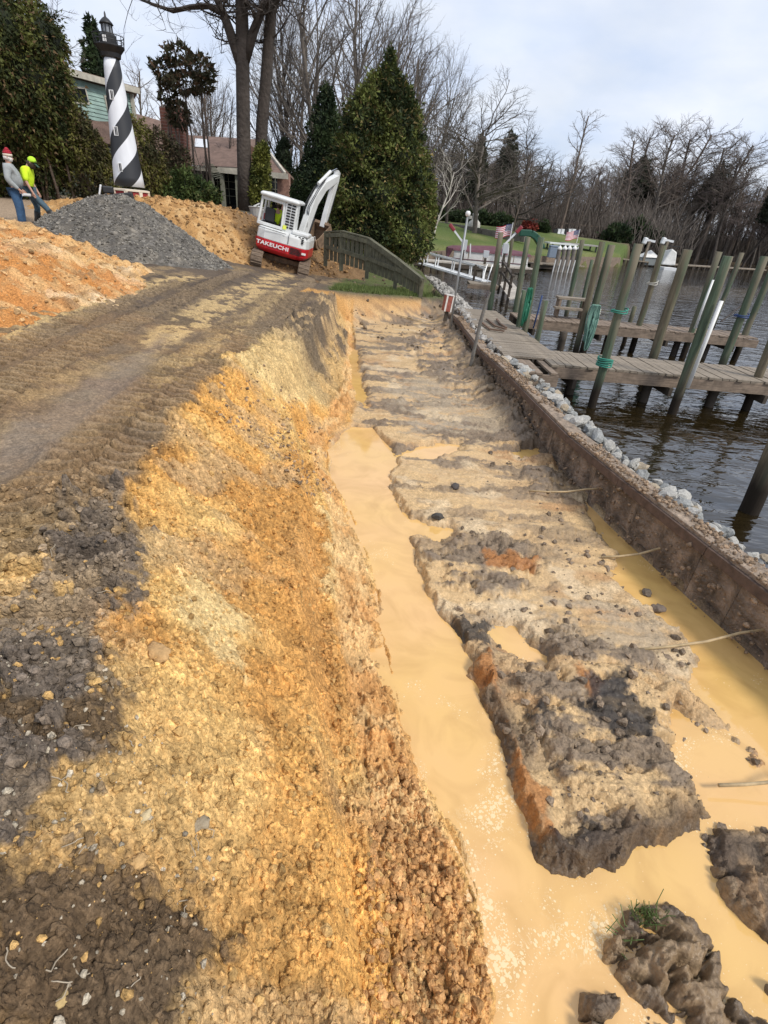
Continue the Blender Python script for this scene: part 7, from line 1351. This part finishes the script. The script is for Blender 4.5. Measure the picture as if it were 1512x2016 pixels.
whc = ['first', 'second', 'third', 'fourth', 'fifth', 'sixth']
for i, px in enumerate((1093, 1103, 1112, 1122, 1131)):
    p = V3(px, 530, 49); t = thing('capped_piling', '%s from the left of the white capped far pilings' % whc[i], 'piling', (p.x, 49, 0), group='white capped pilings of the far dock'); h = top_h((p.x, 49, 0), 491); MB().tube([(0, 0, -1), (0, 0, h)], .17, 10).build('shaft', mat('grey_piling', (.17, .15, .13), .9, var=(3, .3)), t); MB().lathe([(.2, h), (.19, h + .1), (.02, h + .32)], 10).build('cap', pvc, t); MB().tube([(-.22, -.1, -.6), (-.15, -.1, h * .55)], .05, 6).build('bumper', pvc, t)
lng = thing('long_dock', 'long low dock on thin posts running along the far bank at the right', 'dock', (0, 0, 0)); a, b = V3(1195, 506, 74), V3(1300, 519, 78); c2 = V3(1500, 531, 88)
for (p, q, k) in ((a, b, 14), (b, c2, 18)):
    for i in range(k): MB().bar(p.lerp(q, i / k), p.lerp(q, (i + .95) / k), 1.5, .14).build('plank', weath, lng)
    for i in range(k): r_ = p.lerp(q, i / k); MB().box((r_.x, r_.y - .7, (r_.z - 1) / 2), (.2, .2, r_.z + 1)).build('post', dkwood, lng)
for k, (px, lab) in enumerate([(1270, 'white boat lift motor on posts, left of the covered boat at the long dock'), (1306, 'white boat lift motor on posts, right of the covered boat at the long dock')]):
    t = thing('lift_motor', lab, 'boat lift', (0, 0, 0)); p = V3(px, 474, 76); MB().box(p, (.5, .5, .75), Matrix.Rotation(.2, 3, 'Y')).build('housing', alu, t, bevel=.1); MB().bar(p + Vector((.3, 0, .1)), p + Vector((1.3, 0, 0)), .2, .25).build('beam', alu, t); MB().bar(p + Vector((.6, 0, 0)), (p.x + .5, 76, -.8), .25, .25).build('post', weath, t)
t = thing('covered_boat', 'small boat under a pale canvas peak on the lift at the long dock', 'boat', (0, 0, 0)); l, r = V3(1262, 506, 76), V3(1300, 508, 76); m_ = (l + r) / 2; MB().add([l, r, r + Vector((0, 2, 0)), l + Vector((0, 2, 0)), m_ + Vector((.2, 1, .85))], [(0, 1, 4), (1, 2, 4), (2, 3, 4), (3, 0, 4), (3, 2, 1, 0)]).build('canvas', bwh, t); MB().box(m_ + Vector((0, 1, -.5)), (r.x - l.x - .1, 1.8, .9)).build('hull', mat('hull_grey', (.25, .27, .27), .6), t, bevel=.1)
t = thing('jet_ski', 'white jet ski with black handlebars on a floating ramp', 'jet ski', (0, 0, 0)); p = V3(1316, 522, 73); MB().add([p + Vector(v) for v in [(-.9, 0, 0), (.9, 0, 0), (.6, 0, 1.5), (-.2, 0, 1.9), (-.9, 2, 0), (.9, 2, 0), (.6, 2, 1.3), (-.2, 2, 1.6)]], [(0, 1, 2, 3), (7, 6, 5, 4), (0, 4, 5, 1), (1, 5, 6, 2), (2, 6, 7, 3), (3, 7, 4, 0)]).build('hull', bwh, t, bevel=.15); MB().bar(p + Vector((-.4, .5, 2.1)), p + Vector((.9, .5, 2.1)), .1, .1).build('handlebar', BK, t); box_px('ramp', 1300, 1330, 529, 72, .3, 2, alu, t)
t = thing('garden_furniture', 'cluster of white and dark chairs far off on the lawn behind the second flag', 'chairs', (0, 0, 0)); 
for i in range(6): p = V3(1094 + i * 7, 461, 84); MB().box(p, (.6, .6, .12)).box(p + Vector((0, .3, .35)), (.6, .08, .6)).box(p - Vector((0, 0, .3)), (.5, .5, .5)).build('chair', alu if i % 3 else BK, t)
# bulkhead of the far shore
t = thing('bulkhead', 'dark timber bulkhead holding up the far lawn at the waterline', 'bulkhead', (0, 0, 0)); Bk = [(.25, 38), (3, 46), (12, 52), (25, 68)]
for (a, b) in zip(Bk[:-1], Bk[1:]):
    a, b = Vector((*a, 0)), Vector((*b, 0)); n = int((b - a).length / .6)
    for i in range(n): p, q = a.lerp(b, i / n), a.lerp(b, (i + .96) / n); MB().bar(p + Vector((.02, -.1, .25)), q + Vector((.02, -.1, .25)), .1, 1.5).build('sheet', weath2, t)
print('objects', len(bpy.data.objects), 'tris', sum(sum(len(p.vertices) - 2 for p in m.polygons) if len(m.polygons) < 5000 else len(m.loops) - 2 * len(m.polygons) for m in bpy.data.meshes))
